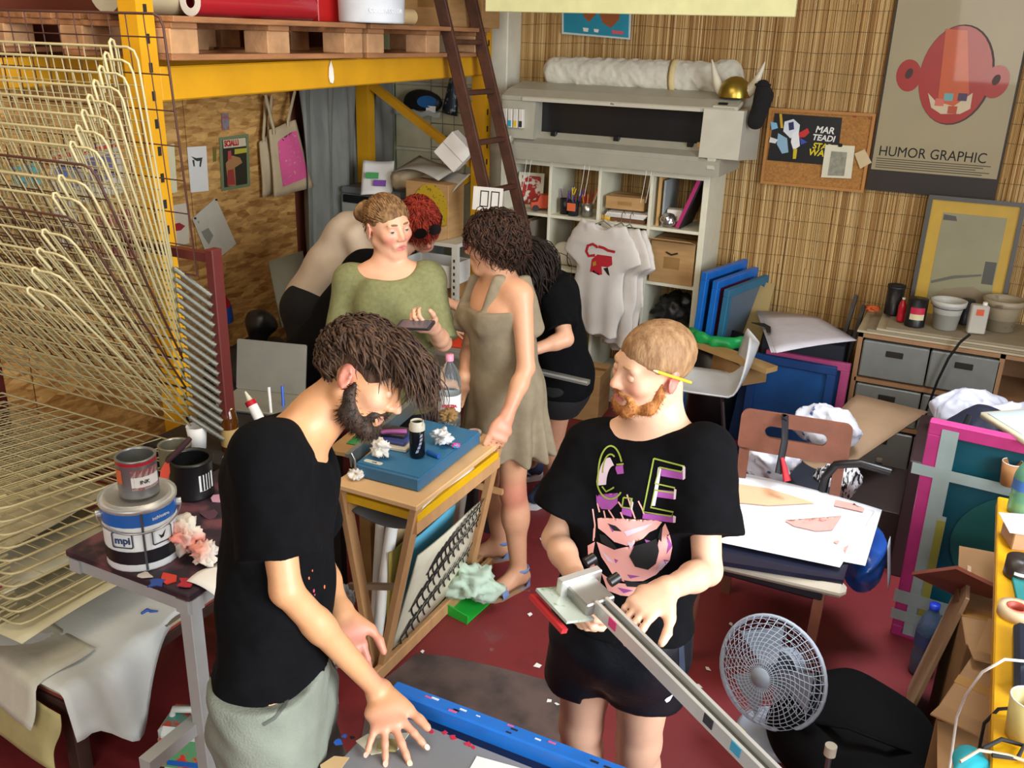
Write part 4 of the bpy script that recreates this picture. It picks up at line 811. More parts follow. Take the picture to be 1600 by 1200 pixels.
def floor_mat():
    m = bpy.data.materials.new('red_floor'); m.use_nodes = True; nt = m.node_tree; L = nt.links.new; b = nt.nodes['Principled BSDF']
    tc = nt.nodes.new('ShaderNodeTexCoord'); col = None
    def layer(prev, c, scale, t0, t1, seed):
        n = nt.nodes.new('ShaderNodeTexNoise'); n.inputs['Scale'].default_value = scale; n.inputs['Detail'].default_value = 8; n.inputs['Roughness'].default_value = .65
        mp = nt.nodes.new('ShaderNodeMapping'); mp.inputs['Location'].default_value = (seed, seed*2, 0); L(tc.outputs['Object'], mp.inputs[0]); L(mp.outputs[0], n.inputs['Vector'])
        r = nt.nodes.new('ShaderNodeMapRange'); r.inputs[1].default_value = t0; r.inputs[2].default_value = t1; L(n.outputs['Fac'], r.inputs[0])
        x = nt.nodes.new('ShaderNodeMix'); x.data_type = 'RGBA'; L(r.outputs[0], x.inputs[0])
        if isinstance(prev, tuple): x.inputs[6].default_value = prev
        else: L(prev, x.inputs[6])
        x.inputs[7].default_value = lin(c); return x.outputs[2]
    c = layer(lin('6e2124'), '7e282b', 1.3, .35, .65, 1); c = layer(c, '5a1a1e', 3.1, .56, .72, 7); c = layer(c, '8a6a68', 11, .68, .76, 13); c = layer(c, '6a5a5c', 2.2, .66, .78, 23); c = layer(c, 'c9b4ae', 55, .74, .78, 31)
    L(c, b.inputs['Base Color']); b.inputs['Roughness'].default_value = .48
    n = nt.nodes.new('ShaderNodeTexNoise'); n.inputs['Scale'].default_value = 35; L(tc.outputs['Object'], n.inputs[0]); bp = nt.nodes.new('ShaderNodeBump'); bp.inputs['Strength'].default_value = .12; bp.inputs['Distance'].default_value = .004; L(n.outputs['Fac'], bp.inputs['Height']); L(bp.outputs[0], b.inputs['Normal']); return m
YB, XL = 5.65, -3.85
b = B(); b.box((-.55, 2.3, -.05), (6.7, 7.0, .1)); FLOOR = struct(b, 'floor', floor_mat())
b = B(); b.box((-.55, YB+.06, 1.75), (6.7, .12, 3.7)); WB = struct(b, 'wall_back', M('plaster', 'd8d6c4', .85, bump=.1, bscale=40))
b = B(); b.box((XL-.06, 2.4, 1.75), (.12, 6.8, 3.7)); WL = struct(b, 'wall_left', M('wall_rust', '5e2a18', .75, var=.25, scale=4, bump=.15))
b = B(); b.box((-.55, 2.3, 3.65), (6.7, 7.0, .1)); struct(b, 'ceiling', M('ceiling_white', 'cfcab8', .9))
b = B(); b.box((2.85, 4.2, 1.75), (.12, 3.0, 3.7)); struct(b, 'wall_right', M('plaster_right', 'c8b898', .85))
OSB = osb_mat()
def osb_panels():
    y = .2
    for i, w in enumerate((1.22, 1.22, 1.1, .86)):
        b = B(); b.box((XL+.012, y+w/2, .98), (.020, w-.006, 1.92), bev=.002); b.build('osb_panel', OSB, WL); y += w
    b = B(); b.box((XL+.03, 2.0, 1.95), (.05, 3.6, .06), bev=.004); b.build('batten', M('batten', 'a8935a', .7), WL)
osb_panels()
def reeds():
    """reed screen on the back wall: one slim stem next to the other, tied by wires"""
    rng = np.random.RandomState(3); vs = []; fs = []; cs = []; x = -2.79; n = 0
    while x < 2.7:
        r = .0032+.0016*rng.rand(); z = 0.02; t = V(*lin(('c2a16a', 'ae8a52', '9c7440', 'd0b27c', 'b5925c')[rng.randint(5)])[:3])
        while z < 3.5:
            L = .9+1.1*rng.rand(); z2 = min(3.55, z+L); y0 = YB-.012-.004*rng.rand(); dx = rng.normal()*.002
            for zz, xx in ((z, x), (z2, x+dx)):
                for a in (math.pi, 3.93, 4.71, 5.5, 2*math.pi): vs.append((xx+r*math.cos(a), y0+r*math.sin(a)*1.1, zz)); cs.append(np.r_[t*(.8+.4*rng.rand()), 1])
            for k in range(4): fs.append((n+k, n+k+1, n+6+k, n+5+k))
            n += 10; z = z2+.001
        x += r*1.9
    o = mesh_np('reed', np.array(vs), np.array(fs), ORG[WB.name]); at = o.color_attributes.new('Col', 'FLOAT_COLOR', 'POINT'); at.data.foreach_set('color', np.array(cs, np.float32).ravel())
    ob = link(o, 'reed_stems', M('reed', 'ffffff', .7, var=.08, scale=120, attr='Col', stretch=(1, 1, .1)), WB); ob['kind'] = 'stuff'
    for i in range(33):
        z = .06+i*.105; b = B(); b.tube([(xx, YB-.0195, z+.006*math.sin(xx*3+i)+.004*math.sin(xx*11+i*2)) for xx in np.linspace(-2.79, 2.7, 28)], .0011, 4, caps=False); b.build('binding_wire', M('wire_dark', '4a3a20', .6), WB)
    b = B(); b.box((-.0, YB-.004, 1.75), (5.6, .006, 3.6)); b.build('backing', M('reed_backing', '6a4f28', .9), WB)
reeds()
# white column and pale panelled part of the back wall
b = B(); b.box((-2.87, YB-.10, 1.75), (.15, .20, 3.5), bev=.006); struct(b, 'trim_1', M('column_white', 'dcdac8', .7))
b = B(); b.box((-3.80, YB-.03, 1.6), (.07, .06, 3.1), bev=.004); struct(b, 'trim_2', M('door_green', 'a9b594', .6))
def pale_panels():
    pm = M('panel_pale', 'c9c5a6', .7, var=.08)
    for z0, z1 in ((.05, .78), (.80, 1.42), (1.44, 1.86), (1.88, 2.5)):
        b = B(); b.box((-3.36, YB-.015, (z0+z1)/2), (.78, .03, z1-z0), bev=.006); b.build('wall_panel', pm, WB)
    gm = M('grid_wire', '8a8578', .4, .8)
    for z in np.arange(1.3, 1.95, .08):
        b = B(); b.tube([(-3.45, YB-.045, z), (-2.96, YB-.045, z)], .0022, 5); b.build('grid_wire', gm, WB)
    for x in np.arange(-3.45, -2.95, .09):
        b = B(); b.tube([(x, YB-.041, 1.3), (x, YB-.041, 1.95)], .0022, 5); b.build('grid_wire', gm, WB)
pale_panels()
# ------------------------------------------------------------------ yellow pallet rack
YE = M('rack_yellow', 'cf9612', .5, var=.10, scale=5, bump=.05); RX, RB, RY0, RY1 = -2.85, -3.72, 2.60, 5.22
def rack():
    t = thing('pallet_rack', 'yellow steel pallet rack loaded with wooden pallets above the chipboard wall', 'rack', (RX, (RY0+RY1)/2, 0)); dk = M('slot_dark', '1e1810', .8)
    for x, y in ((RX, RY0), (RX, RY1), (RB, RY1)):
        b = B(); b.prism([(x-.045, y-.04), (x+.045, y-.04), (x+.045, y+.04), (x-.045, y+.04)], 0, 2.95); u = b.build('upright', YE, t)
        for i in range(26):
            bb = B(); bb.box((x+.0455, y, .25+i*.1), (.003, .016, .034)); bb.build('slot', dk, u) if x == RX else None
    for x in (RX+.02, RB): b = B(); b.bar((x, RY0+.04, 1.99), (x, RY1-.04, 2.03), .05, .125, bev=.006); b.build('beam', YE, t)
    for z0, z1 in ((1.42, 1.88), (1.36, .90), (.40, .86)): b = B(); b.bar((RX-.04, RY1, z0), (RB+.04, RY1, z1), .04, .05); b.build('brace', YE, t)
rack()
def hang_tag():
    t = thing('hang_tag', 'small white pear-shaped tag hanging on the yellow beam', 'tag', (RX+.05, 3.95, 1.95))
    p = U(517, 113, 'x', RX+.052); b = B(frame(p, (0, 1, 0), z=(1, 0, 0))); b.prism([(0, .05), (-.014, .02), (-.018, -.02), (-.01, -.045), (.008, -.05), (.018, -.03), (.014, .015)], 0, .004); b.build('card', M('card_white', 'eeeadf', .6), t)
    b = B(); b.tube([p+V(0, 0, .048), p+V(0, 0, .075)], .0015, 5); b.build('string', M('string', '5a4a2a', .8), t)
hang_tag()
WD = M('pallet_wood', '9a6a44', .8, var=.25, scale=8, bump=.3, bscale=40, stretch=(3, .6, 3)); WD2 = M('pallet_block', 'b58a62', .85, var=.2, scale=14, bump=.25)
def pallet(y0, label):
    t = thing('pallet', label, 'pallet', (-3.28, y0+.6, 2.075), 'pallets on the yellow rack'); z = 2.075
    for i in range(3):
        b = B(); b.box((-3.28+(i-1)*.47, y0+.6, z+.011), (.11, 1.2, .022), bev=.003); b.build('bottom_board', WD, t)
        for j in range(3): b = B(); b.box((-3.28+(i-1)*.46, y0+.07+j*.53, z+.022+.045), (.13, .14, .09), bev=.004); b.build('block', WD2, t)
    for j in range(3): b = B(); b.box((-3.28, y0+.07+j*.53, z+.123), (1.06, .13, .022), bev=.003); b.build('stringer_board', WD, t)
    for i in range(7): b = B(); b.box((-3.28+(i-3)*.163, y0+.6, z+.145), (.12, 1.2, .022), bev=.003); b.build('deck_board', WD, t)
pallet(2.66, 'wooden pallet on the rack under the red and white rolls'); pallet(3.90, 'wooden pallet on the rack under the paint bucket and cartons')
ZP = 2.232
def loft_goods():
    # rolls lying along the rack
    def roll(name, label, y0, y1, x, z, r, mt, inner='b0a890', grp='rolls on the pallets', core=None):
        t = thing(name, label, 'roll', (x, (y0+y1)/2, z-r), grp); b = B(); n = 22; prof = []
        b.tube([(x, y, z) for y in np.linspace(y0, y1, 7)], r, n, caps=False); b.build('wrap', mt, t)
        for y, s in ((y0, -1), (y1, 1)):
            b = B(frame((x, y, z), (1, 0, 0), z=(0, s, 0))); b.prism(ell(0, 0, r*.99, r*.99, n), -.002, .001, ell(0, 0, r*.45, r*.45, n)); b.build('end', M('paper_end_'+inner, inner, .8), t)
            b = B(frame((x, y, z), (1, 0, 0), z=(0, s, 0))); b.prism(ell(0, 0, r*.45, r*.45, n), -.05, -.04); b.build('core', M('core_dark', '5a4c38', .9), t)
    roll('vinyl_roll', 'beige vinyl roll on the pallet next to the yellow upright', 2.62, 2.98, -3.02, ZP+.085, .085, M('vinyl_beige', 'b5a988', .6))
    roll('vinyl_roll', 'crimson vinyl roll with pale end lying on the pallet', 2.90, 3.62, -2.88, ZP+.055, .055, M('vinyl_red', '9c1424', .35, coat=.3), 'd8d0c8')
    roll('vinyl_roll', 'white vinyl roll lying behind the crimson roll', 2.95, 3.55, -3.02, ZP+.075, .075, M('vinyl_white', 'd8d4cc', .35))
    roll('film_roll', 'thick cream film roll with open core beside the red box', 3.98, 4.32, -2.95, ZP+.085, .085, M('film_cream', 'd2c9ae', .4, coat=.3), 'cfc4a4')
    roll('cardboard_tube', 'slim cardboard tube sticking out beside the cream film roll', 3.95, 4.42, -2.84, ZP+.04, .04, M('tube_card', 'c7ae80', .7), 'c9b48a')
    t = thing('box', 'glossy red box standing between the rolls on the pallet', 'box', (-3.0, 3.80, ZP)); b = B(); b.box((-3.0, 3.80, ZP+.15), (.20, .16, .30), bev=.004); b.build('body', M('box_red', 'b01c1c', .4), t)
    b = B(); b.box((-3.0, 3.80, ZP+.303), (.205, .165, .012), bev=.002); b.build('lid', M('box_red_dark', '8a1616', .4), t)
    # paint bucket
    c = U(581, 36, 'z', ZP+.002); t = thing('paint_bucket', 'large white paint bucket with blue band standing on the pallet', 'bucket', c)
    b = B(); b.lathe([(.001, 0), (.150, 0), (.155, .008), (.160, .24), (.166, .245), (.166, .26), (.150, .262), (.001, .262)], c, 32); b.build('body', M('bucket_white', 'd6dce4', .35), t)
    b = B(); b.lathe([(.1535, .035), (.1548, .085)], c, 32); b.build('band', M('band_blue', '2238a8', .4), t)
    b = B(); b.lathe([(.1552, .09), (.1565, .16)], c, 32); b.build('label_wrap', M('label_sky', 'a8cfe2', .4), t)
    b = B(); b.tube([c+V(.165*math.cos(a), .165*math.sin(a), .22-.10*math.sin(max(0, min(math.pi, a+.9)))) for a in np.linspace(-.9, 2.25, 16)], .003, 5); b.build('handle', M('steel_wire', 'a8a8a8', .3, .9), t)
    for k, a in enumerate((-.75, -.2)):
        d = V(math.cos(a), math.sin(a), 0); words('TOVAGLIERI' if 0 else 'COLOR', frame(c+d*.1575+V(0, 0, .045), V(-math.sin(a), math.cos(a), 0), z=d), .026, 'lettering', M('ink_white', 'dfe4ea', .6), t, bold=.0006)
    for i, (y0, w, x, lab) in enumerate(((4.78, .26, -2.98, 'plain brown carton beside the paint bucket on the pallet'), (5.06, .24, -2.92, 'taller brown carton at the far end of the pallet'))):
        carton('carton', lab, (x, y0+w/2, ZP), (.30, w-.02, .28+.05*i), 0, 'cartons on the pallet')
    t = thing('paint_tin', 'dark blue and white tin between film roll and paint bucket', 'tin', (-3.0, 4.42, ZP)); b = B(); b.lathe([(.001, 0), (.06, 0), (.06, .2), (.055, .205), (.001, .205)], (-3.0, 4.45, ZP), 20); b.build('body', M('tin_blue', '27386a', .3, .3), t)
    b = B(); b.lathe([(.0605, .05), (.0605, .13)], (-3.0, 4.45, ZP), 20); b.build('label_wrap', M('paper_white', 'e6e4de', .7, var=.02), t)
KB = M('cardboard', 'b08a5a', .85, var=.12, scale=6, bump=.1, bscale=80, stretch=(1, 1, 6)); KB2 = M('cardboard_dark', '94703f', .85, var=.12, scale=6)
def carton(name, label, loc, d, rz=0, group=None, flaps=False, tape=True, tilt=0., mat=None):
    mat = mat or KB; m = place(loc, rz, tilt); t = thing(name, label, 'box', loc, group); x, y, z = d
    b = B(m); b.box((0, 0, z/2), d, bev=.003); b.build('body', mat, t)
    if tape: b = B(m); b.box((0, 0, z+.0006), (x*1.003, .045, .0012)); b.build('tape', M('tape_brown', '8f6a3a', .3), t)
    b = B(m); b.box((0, -y/2-.0008, z*.5), (x*.36, .0016, z*.28)); b.build('print', KB2, t)
    if flaps:
        for s in (-1, 1):
            b = B(m); b.bar((0, s*y/2, z), (0, s*(y/2+y*.42*.8), z+.03+.05*(s > 0)), x*.98, .004, up=(0, 0, 1)); b.build('flap', mat, t)
    else:
        b = B(m); b.box((0, 0, z+.0003), (x*.99, .002, .0018)); b.build('flap_seam', KB2, t)
    return t
loft_goods()
# pale board hanging under the ceiling
def hanging_board():
    p = U(760, 18, 'y', 4.6); q = U(1243, 21, 'y', 4.6); t = thing('hanging_board', 'pale yellow board hung up high above the plotter', 'board', ((p[0]+q[0])/2, 4.6, p[2]))
    b = B(); b.box(((p[0]+q[0])/2, 4.6, p[2]+.11), (q[0]-p[0], .03, .22), bev=.003); b.build('panel', M('board_pale', 'dcdca4', .6), t)
    for x in (p[0]+.12, q[0]-.12): b = B(); b.tube([(x, 4.6, p[2]+.21), (x, 4.6, 3.6)], .004, 6); b.build('hanging_wire', M('steel_wire', 'a8a8a8', .3, .9), t)
hanging_board()
# ------------------------------------------------------------------ grey curtain in the corner
def curtain():
    t = thing('curtain', 'grey translucent sheeting hanging in the corner beside the chipboard', 'curtain', (XL+.1, 5.05, .9)); rng = random.Random(4)
    f = lambda u, v: (XL+.09+.035*math.sin(u*26+2*math.sin(v*3))+.02*math.sin(u*57+v*4), 4.58+u*.96, 1.98-v*1.9)
    b = B(); b.sheet(f, 60, 14, .003); b.build('cloth', M('sheeting', '76776f', .7, var=.22, scale=5, stretch=(1, 4, .6)), t)
    b = B(); b.tube([(XL+.09, 4.55, 1.985), (XL+.09, 5.58, 1.985)], .012, 8); b.build('rail', M('steel_wire', 'a8a8a8', .3, .9), t)
curtain()
# ------------------------------------------------------------------ shelf unit
SW = M('shelf_white', 'dcdac4', .5, var=.05); SX = (-2.70, -2.375, -2.05, -1.725, -1.40); SZ = (.17, .50, .83, 1.16, 1.49); SF, SBk = 5.25, 5.61
def shelf():
    t = thing('shelf_unit', 'white cube shelf unit full of studio odds and ends under the plotter', 'shelf', (-2.05, 5.43, 0))
    for i, x in enumerate(SX):
        w = .036 if i in (0, 4) else .018; b = B(); b.box((x, (SF+SBk)/2, .745), (w, SBk-SF, 1.49), bev=.002); b.build('side_panel' if i in (0, 4) else 'divider', SW, t)
    for i, z in enumerate(SZ):
        w = .036 if i in (0, 4) else .018
        for j in range(4): b = B(); b.box(((SX[j]+SX[j+1])/2, (SF+SBk)/2, z-w/2), (SX[j+1]-SX[j]-.018, SBk-SF-.002, w)); b.build('shelf_board', SW, t)
    b = B(); b.box((-2.05, 5.27, .067), (1.3, .02, .135)); b.build('plinth', SW, t)
shelf()
def cup(name, label, c, r, h, mt, group=None, n=18, taper=.9, cat='cup', inner=None):
    t = thing(name, label, cat, c, group); b = B(); b.lathe([(.001, 0), (r*taper, 0), (r, h), (r*.93, h), (r*taper*.93, .004), (.001, .004)], c, n); b.build('wall', mt, t)
    b = B(); b.tube([V(*c)+V(r*.97*math.cos(a), r*.97*math.sin(a), h) for a in np.linspace(0, 6.283, n, endpoint=False)], r*.045, 5, closed=True); b.build('rim', inner or mt, t); return t
def shelf_goods():
    row = lambda i: SZ[i]
    # pens in mugs (second bay, top)
    z = row(3); black = M('plastic_black', '131314', .4)
    for nm, lab, x, y, r, h, mt in (('pen_mug', 'black mug stuffed with pens in the cube shelf', -2.30, 5.33, .035, .095, black), ('pen_mug', 'dark mug with orange label holding brushes in the cube shelf', -2.235, 5.31, .035, .09, M('mug_dark', '20222a', .4)), ('metal_cup', 'brushed metal cup with tools beside the dark mugs', -2.15, 5.32, .038, .085, M('steel_brushed', 'b0aea8', .3, .9))):
        t = cup(nm, lab, (x, y, z), r, h, mt, 'mugs of pens in the shelf'); rng = random.Random(nm+lab)
        for k in range(7):
            a = rng.uniform(0, 6.28); d = V(math.cos(a)*.35, math.sin(a)*.25, 1); p0 = V(x+.012*math.cos(a), y+.012*math.sin(a), z+.01); L = rng.uniform(.12, .18); c = rng.choice(['d86a28', '3a4a9a', '8a1c2a', 'c8c4bc', '2a2a2a', 'd9bc1e', '6a3a7a'])
            b = B(); b.tube([p0, p0+nrm(d)*L], .0042, 6); b.build('pen', M('pen_'+c, c, .4), t)
    b = B(frame((-2.235, 5.273, z+.055), (1, 0, 0), z=(0, -1, 0))); b.prism(rect(-.028, -.022, .028, .026), 0, .002); o = [q for q in bpy.data.objects if q.name.startswith('pen_mug')][1]; b.build('label', M('label_orange', 'd8683a', .6), o)
    # first bay
    t = thing('toy_car', 'small orange-red model car in the first shelf bay', 'toy', (-2.46, 5.36, z)); m = place((-2.47, 5.36, z), .5)
    b = B(m); b.prism([(-.07, .02), (-.065, .05), (-.03, .055), (-.01, .09), (.04, .09), (.055, .055), (.075, .05), (.075, .02)], -.035, .035); 
    for v in b.v: pass
    b = B(m@np.array([[1, 0, 0, 0], [0, 0, -1, 0], [0, 1, 0, 0], [0, 0, 0, 1]], float)); b.prism([(-.075, .02), (.075, .02), (.075, .055), (.05, .06), (.035, .10), (-.02, .10), (-.035, .06), (-.075, .055)], -.04, .04); b.build('body', M('toy_orange', 'c8461e', .4), t)
    for x in (-.045, .045):
        for y in (-.042, .042): b = B(m); b.cyl((x, y-.006, .02), (x, y+.006, .02), .02, n=12); b.build('wheel', black, t)
    t = thing('picture_frame', 'small white picture frame leaning in the first shelf bay', 'frame', (-2.57, 5.40, z)); m = place((-2.58, 5.40, z), .15, -.15)@frame((0, 0, .11), (1, 0, 0), z=(0, -1, 0)); b = B(m); b.prism(rect(-.085, -.11, .085, .11), 0, .012, rect(-.065, -.09, .065, .09)); b.build('frame', SW, t)
    b = B(m); b.prism(rect(-.066, -.091, .066, .091), .001, .005); b.build('picture', M('pic_red', 'b03028', .6, col2='e6e0d4', thr=(.5, .55), scale=22), t)
    # third bay
    carton('carton', 'flat brown carton tilted on the papers in the third shelf bay', (-1.90, 5.38, z+.075), (.24, .2, .075), .08, None, False, True, 0.)
    t = thing('paper_tray', 'brown tray with white papers in the third shelf bay', 'tray', (-1.89, 5.40, z)); b = B(); b.box((-1.89, 5.41, z+.012), (.27, .26, .024), bev=.004); b.build('tray', M('tray_brown', '6a4226', .7), t)
    for k in range(4): b = B(place((-1.89+.006*k, 5.40-.01*k, z+.03+.009*k), .03*k)); b.box((0, 0, 0), (.25, .25, .007)); b.build('paper_stack', M('paper_white', 'e6e4de', .7), t)
    t = thing('roll_small', 'small yellow tape roll beside the carton in the shelf', 'tape roll', (-2.02, 5.3, z)); b = B(); b.lathe([(.022, 0), (.04, 0), (.04, .03), (.022, .03), (.022, 0)], (-2.005, 5.31, z), 18); b.build('tape', M('tape_yellow', 'd2a83a', .5), t)
    # fourth bay
    for lab, x, w, h, mt in (('upright chipboard offcut in the fourth shelf bay', -1.685, .018, .29, M('wood_pale', 'c19a62', .7)), ('upright grey glazed frame beside the chipboard offcut', -1.655, .012, .27, M('grey_frame', '9aa0a2', .4))):
        solo(B().box((x, 5.42, z+h/2), (w, .26, h), bev=.002), 'board_offcut', mt, lab, 'board', 'boards in the shelf')
    t = thing('folder', 'slanted black folder with magenta edge in the fourth shelf bay', 'folder', (-1.46, 5.4, z)); b = B(); b.bar((-1.545, 5.40, z+.004), (-1.435, 5.40, z+.30), .24, .018, up=(1, 0, 0)); b.build('cover', M('folder_black', '18161a', .5), t)
    b = B(); b.bar((-1.556, 5.277, z+.008), (-1.446, 5.277, z+.304), .006, .022, up=(1, 0, 0)); b.build('edge', M('magenta', 'a82a68', .5), t)
    carton('small_box', 'small white and red box in the fourth shelf bay', (-1.60, 5.36, z+.0), (.09, .08, .10), .2, None, False, False, 0, M('box_white', 'ddd6cc', .6, col2='b8372e', thr=(.58, .6), scale=14))
    t = thing('foil_lump', 'crumpled silver foil lump on the shelf edge', 'foil', (-1.60, 5.27, z)); nz = snoise(70, 3); blob('foil', [EL(V(-1.615, 5.285, z+.045), .043)], .004, M('foil', 'c8c8c8', .22, .95), t, disp=lambda P: .01*nz(P))
    # second row
    z = row(2)
    for k in range(4): b = B(); a = .22+.03*k; b.bar((-2.64+.035*k, 5.40, z+.004), (-2.64+.035*k+.28*math.sin(a)*.35, 5.40, z+.27), .25, .018, up=(1, 0, 0)); solo(b, 'binder', M('binder_%d' % k, ('c8b088', '2e3440', 'b89a64', '8c8474')[k], .7), ('beige binder at the end of the row in the shelf', 'dark blue binder second in the row in the shelf', 'tan binder third in the row in the shelf', 'grey binder last in the row in the shelf')[k], 'binder', 'leaning binders in the shelf')
    t = thing('bag_roll', 'white rolled canvas bag with black strap in the shelf', 'bag', (-2.21, 5.36, z)); blob('roll', [EC((-2.31, 5.36, z+.075), (-2.13, 5.34, z+.07), .072, .066)], .006, M('canvas_white', 'd9d4c6', .8), t, disp=lambda P: .003*snoise(40, 2)(P))
    for x in (-2.25, -2.16): b = B(); b.tube([(x, 5.357+.074*math.cos(a), z+.074+.074*math.sin(a)) for a in np.linspace(0, 6.283, 20, endpoint=False)], .007, 5, closed=True, squash=.4); b.build('strap', black, t)
    t = thing('plastic_bucket', 'pale bucket with green band on the shelf behind the hanging t-shirts', 'bucket', (-1.85, 5.38, z)); c = (-1.80, 5.37, z); b = B(); b.lathe([(.001, 0), (.085, 0), (.095, .2), (.1, .205), (.1, .22), (.001, .222)], c, 24); b.build('body', M('bucket_grey', '9aa6a6', .4), t); b = B(); b.lathe([(.0885, .06), (.0915, .13)], c, 24); b.build('band', M('band_green', '1d6a4a', .5), t)
    carton('carton', 'large brown carton with folded flaps in the fourth shelf bay', (-1.565, 5.40, z), (.27, .28, .25), 0, None, True)
    b = B(place((-1.565, 5.252, z+.19))); b.tube([(-.035, 0, 0), (0, -.004, -.012), (.035, 0, 0)], .005, 5); put(b.build('handle_slot', M('slot_dark', '1e1810', .8), [q for q in bpy.data.objects if q.get('label', '').startswith('large brown carton')][0]))
    z = row(1)
    carton('carton', 'brown carton low in the shelf beside the hanging t-shirts', (-2.21, 5.40, z), (.26, .28, .26), 0, None, False)
    t = thing('bin_bag', 'black crumpled plastic bag in the lower shelf bay', 'bag', (-1.56, 5.40, z)); nz = snoise(45, 8); bpy.data.objects.remove(t); crumple('bin_bag', 'black crumpled plastic bag in the lower shelf bay', (-1.565, 5.40, z), .14, M('bag_black', '121316', .4), 77, .9, cat='bag', amp=.22)
    carton('carton', 'dark brown carton on the floor in front of the cube shelf', (-1.98, 5.0, 0), (.28, .25, .30), .1, None, False)
def tees():
    """white t-shirts on a wire hanger at the shelf front, the first one printed"""
    nz = snoise(14, 21); wm = M('tee_white', 'd6d2cc', .9, var=.04, bump=.08, bscale=200)
    for i, (x, y, rz, lab) in enumerate(((-1.95, 5.10, -.25, 'white t-shirt with red panther print hanging at the shelf front'), (-1.86, 5.155, -.5, 'plain white t-shirt hanging behind the printed one'), (-1.82, 5.195, -.62, 'longer plain white t-shirt hanging last on the shelf front'))):
        t = thing('t_shirt', lab, 't-shirt', (x, y, .47-.05*i), 'white t-shirts on hangers'); m = place((x, y, 0), rz); X = m[:3, 0]; Yv = m[:3, 1]; o = m[:3, 3]; L = lambda p: o+X*p[0]+Yv*p[1]+V(0, 0, p[2]); zt = 1.20-.01*i; zb = .49-.055*i
        q = []
        for s in (-1, 1): q += [EC(L((s*.10, 0, zt-.06)), L((s*.225, 0, zt-.26)), (.075, .022), (.07, .02), u=X, k=.03), CY(L((s*.222, 0, zt-.25)), L((s*.29, 0, zt-.40)), .12)]
        q += [EC(L((-.09, 0, zt-.055)), L((.09, 0, zt-.055)), .028, k=.02), EC(L((0, 0, zt-.16)), L((0, 0, zb-.1)), (.178, .030), (.19, .036), u=X, k=.03), EC(L((0, 0, zt-.14)), L((0, 0, zt-.10)), (.15, .026), u=X, k=.03), HP(L((0, 0, zb)), (0, 0, -1)), EL(L((0, -.01, zt-.005)), (.075, .06, .055), np.stack([X, Yv, ZUP]), .01, -1)]
        tee = blob('cloth', q, .0075, wm, t, disp=lambda P: .007*nz(P)*np.clip((1.1-P[:, 2])*2.2, .15, 1)+.006*np.sin((P@X)*46)*np.clip((1.0-P[:, 2])*2, 0, 1), sm=2)
        b = B(); b.tube([L((-.16, 0, zt-.085)), L((0, 0, zt-.01)), L((.16, 0, zt-.085))], .003, 6); b.tube([L((0, 0, zt-.01)), L((0, 0, zt+.04)), L((.018, .0, zt+.065)), L((.03, .0, zt+.045))], .0025, 6); b.build('hanger', M('steel_wire', 'a8a8a8', .3, .9), t)
        if i == 0:
            RD, BK = M('print_red', 'b3202e', .8), M('ink_black', '141416', .8); px = lambda p: (p[0]/4+800, p[1]/4+300)
            decal('print_tail', [stroke([(520, 395), (480, 400), (465, 370), (475, 335), (505, 325), (530, 340), (530, 350)], 17), stroke([(540, 340), (575, 350), (600, 365), (645, 375)], 17)], RD, tee, t, .0016, px)
            decal('print_body', [[(500, 420), (535, 390), (625, 402), (628, 455), (600, 470), (560, 465), (565, 515), (545, 520), (540, 465), (515, 470), (505, 500), (488, 498), (495, 460)]], RD, tee, t, .0018, px)
            decal('print_leg', [[(572, 478), (600, 470), (612, 525), (598, 515)]], BK, tee, t, .002, px); decal('print_paw', [[(505, 440), (525, 430), (528, 455), (508, 465)]], M('print_gold', 'b88a2a', .8), tee, t, .0026, px, edge=5)
tees()
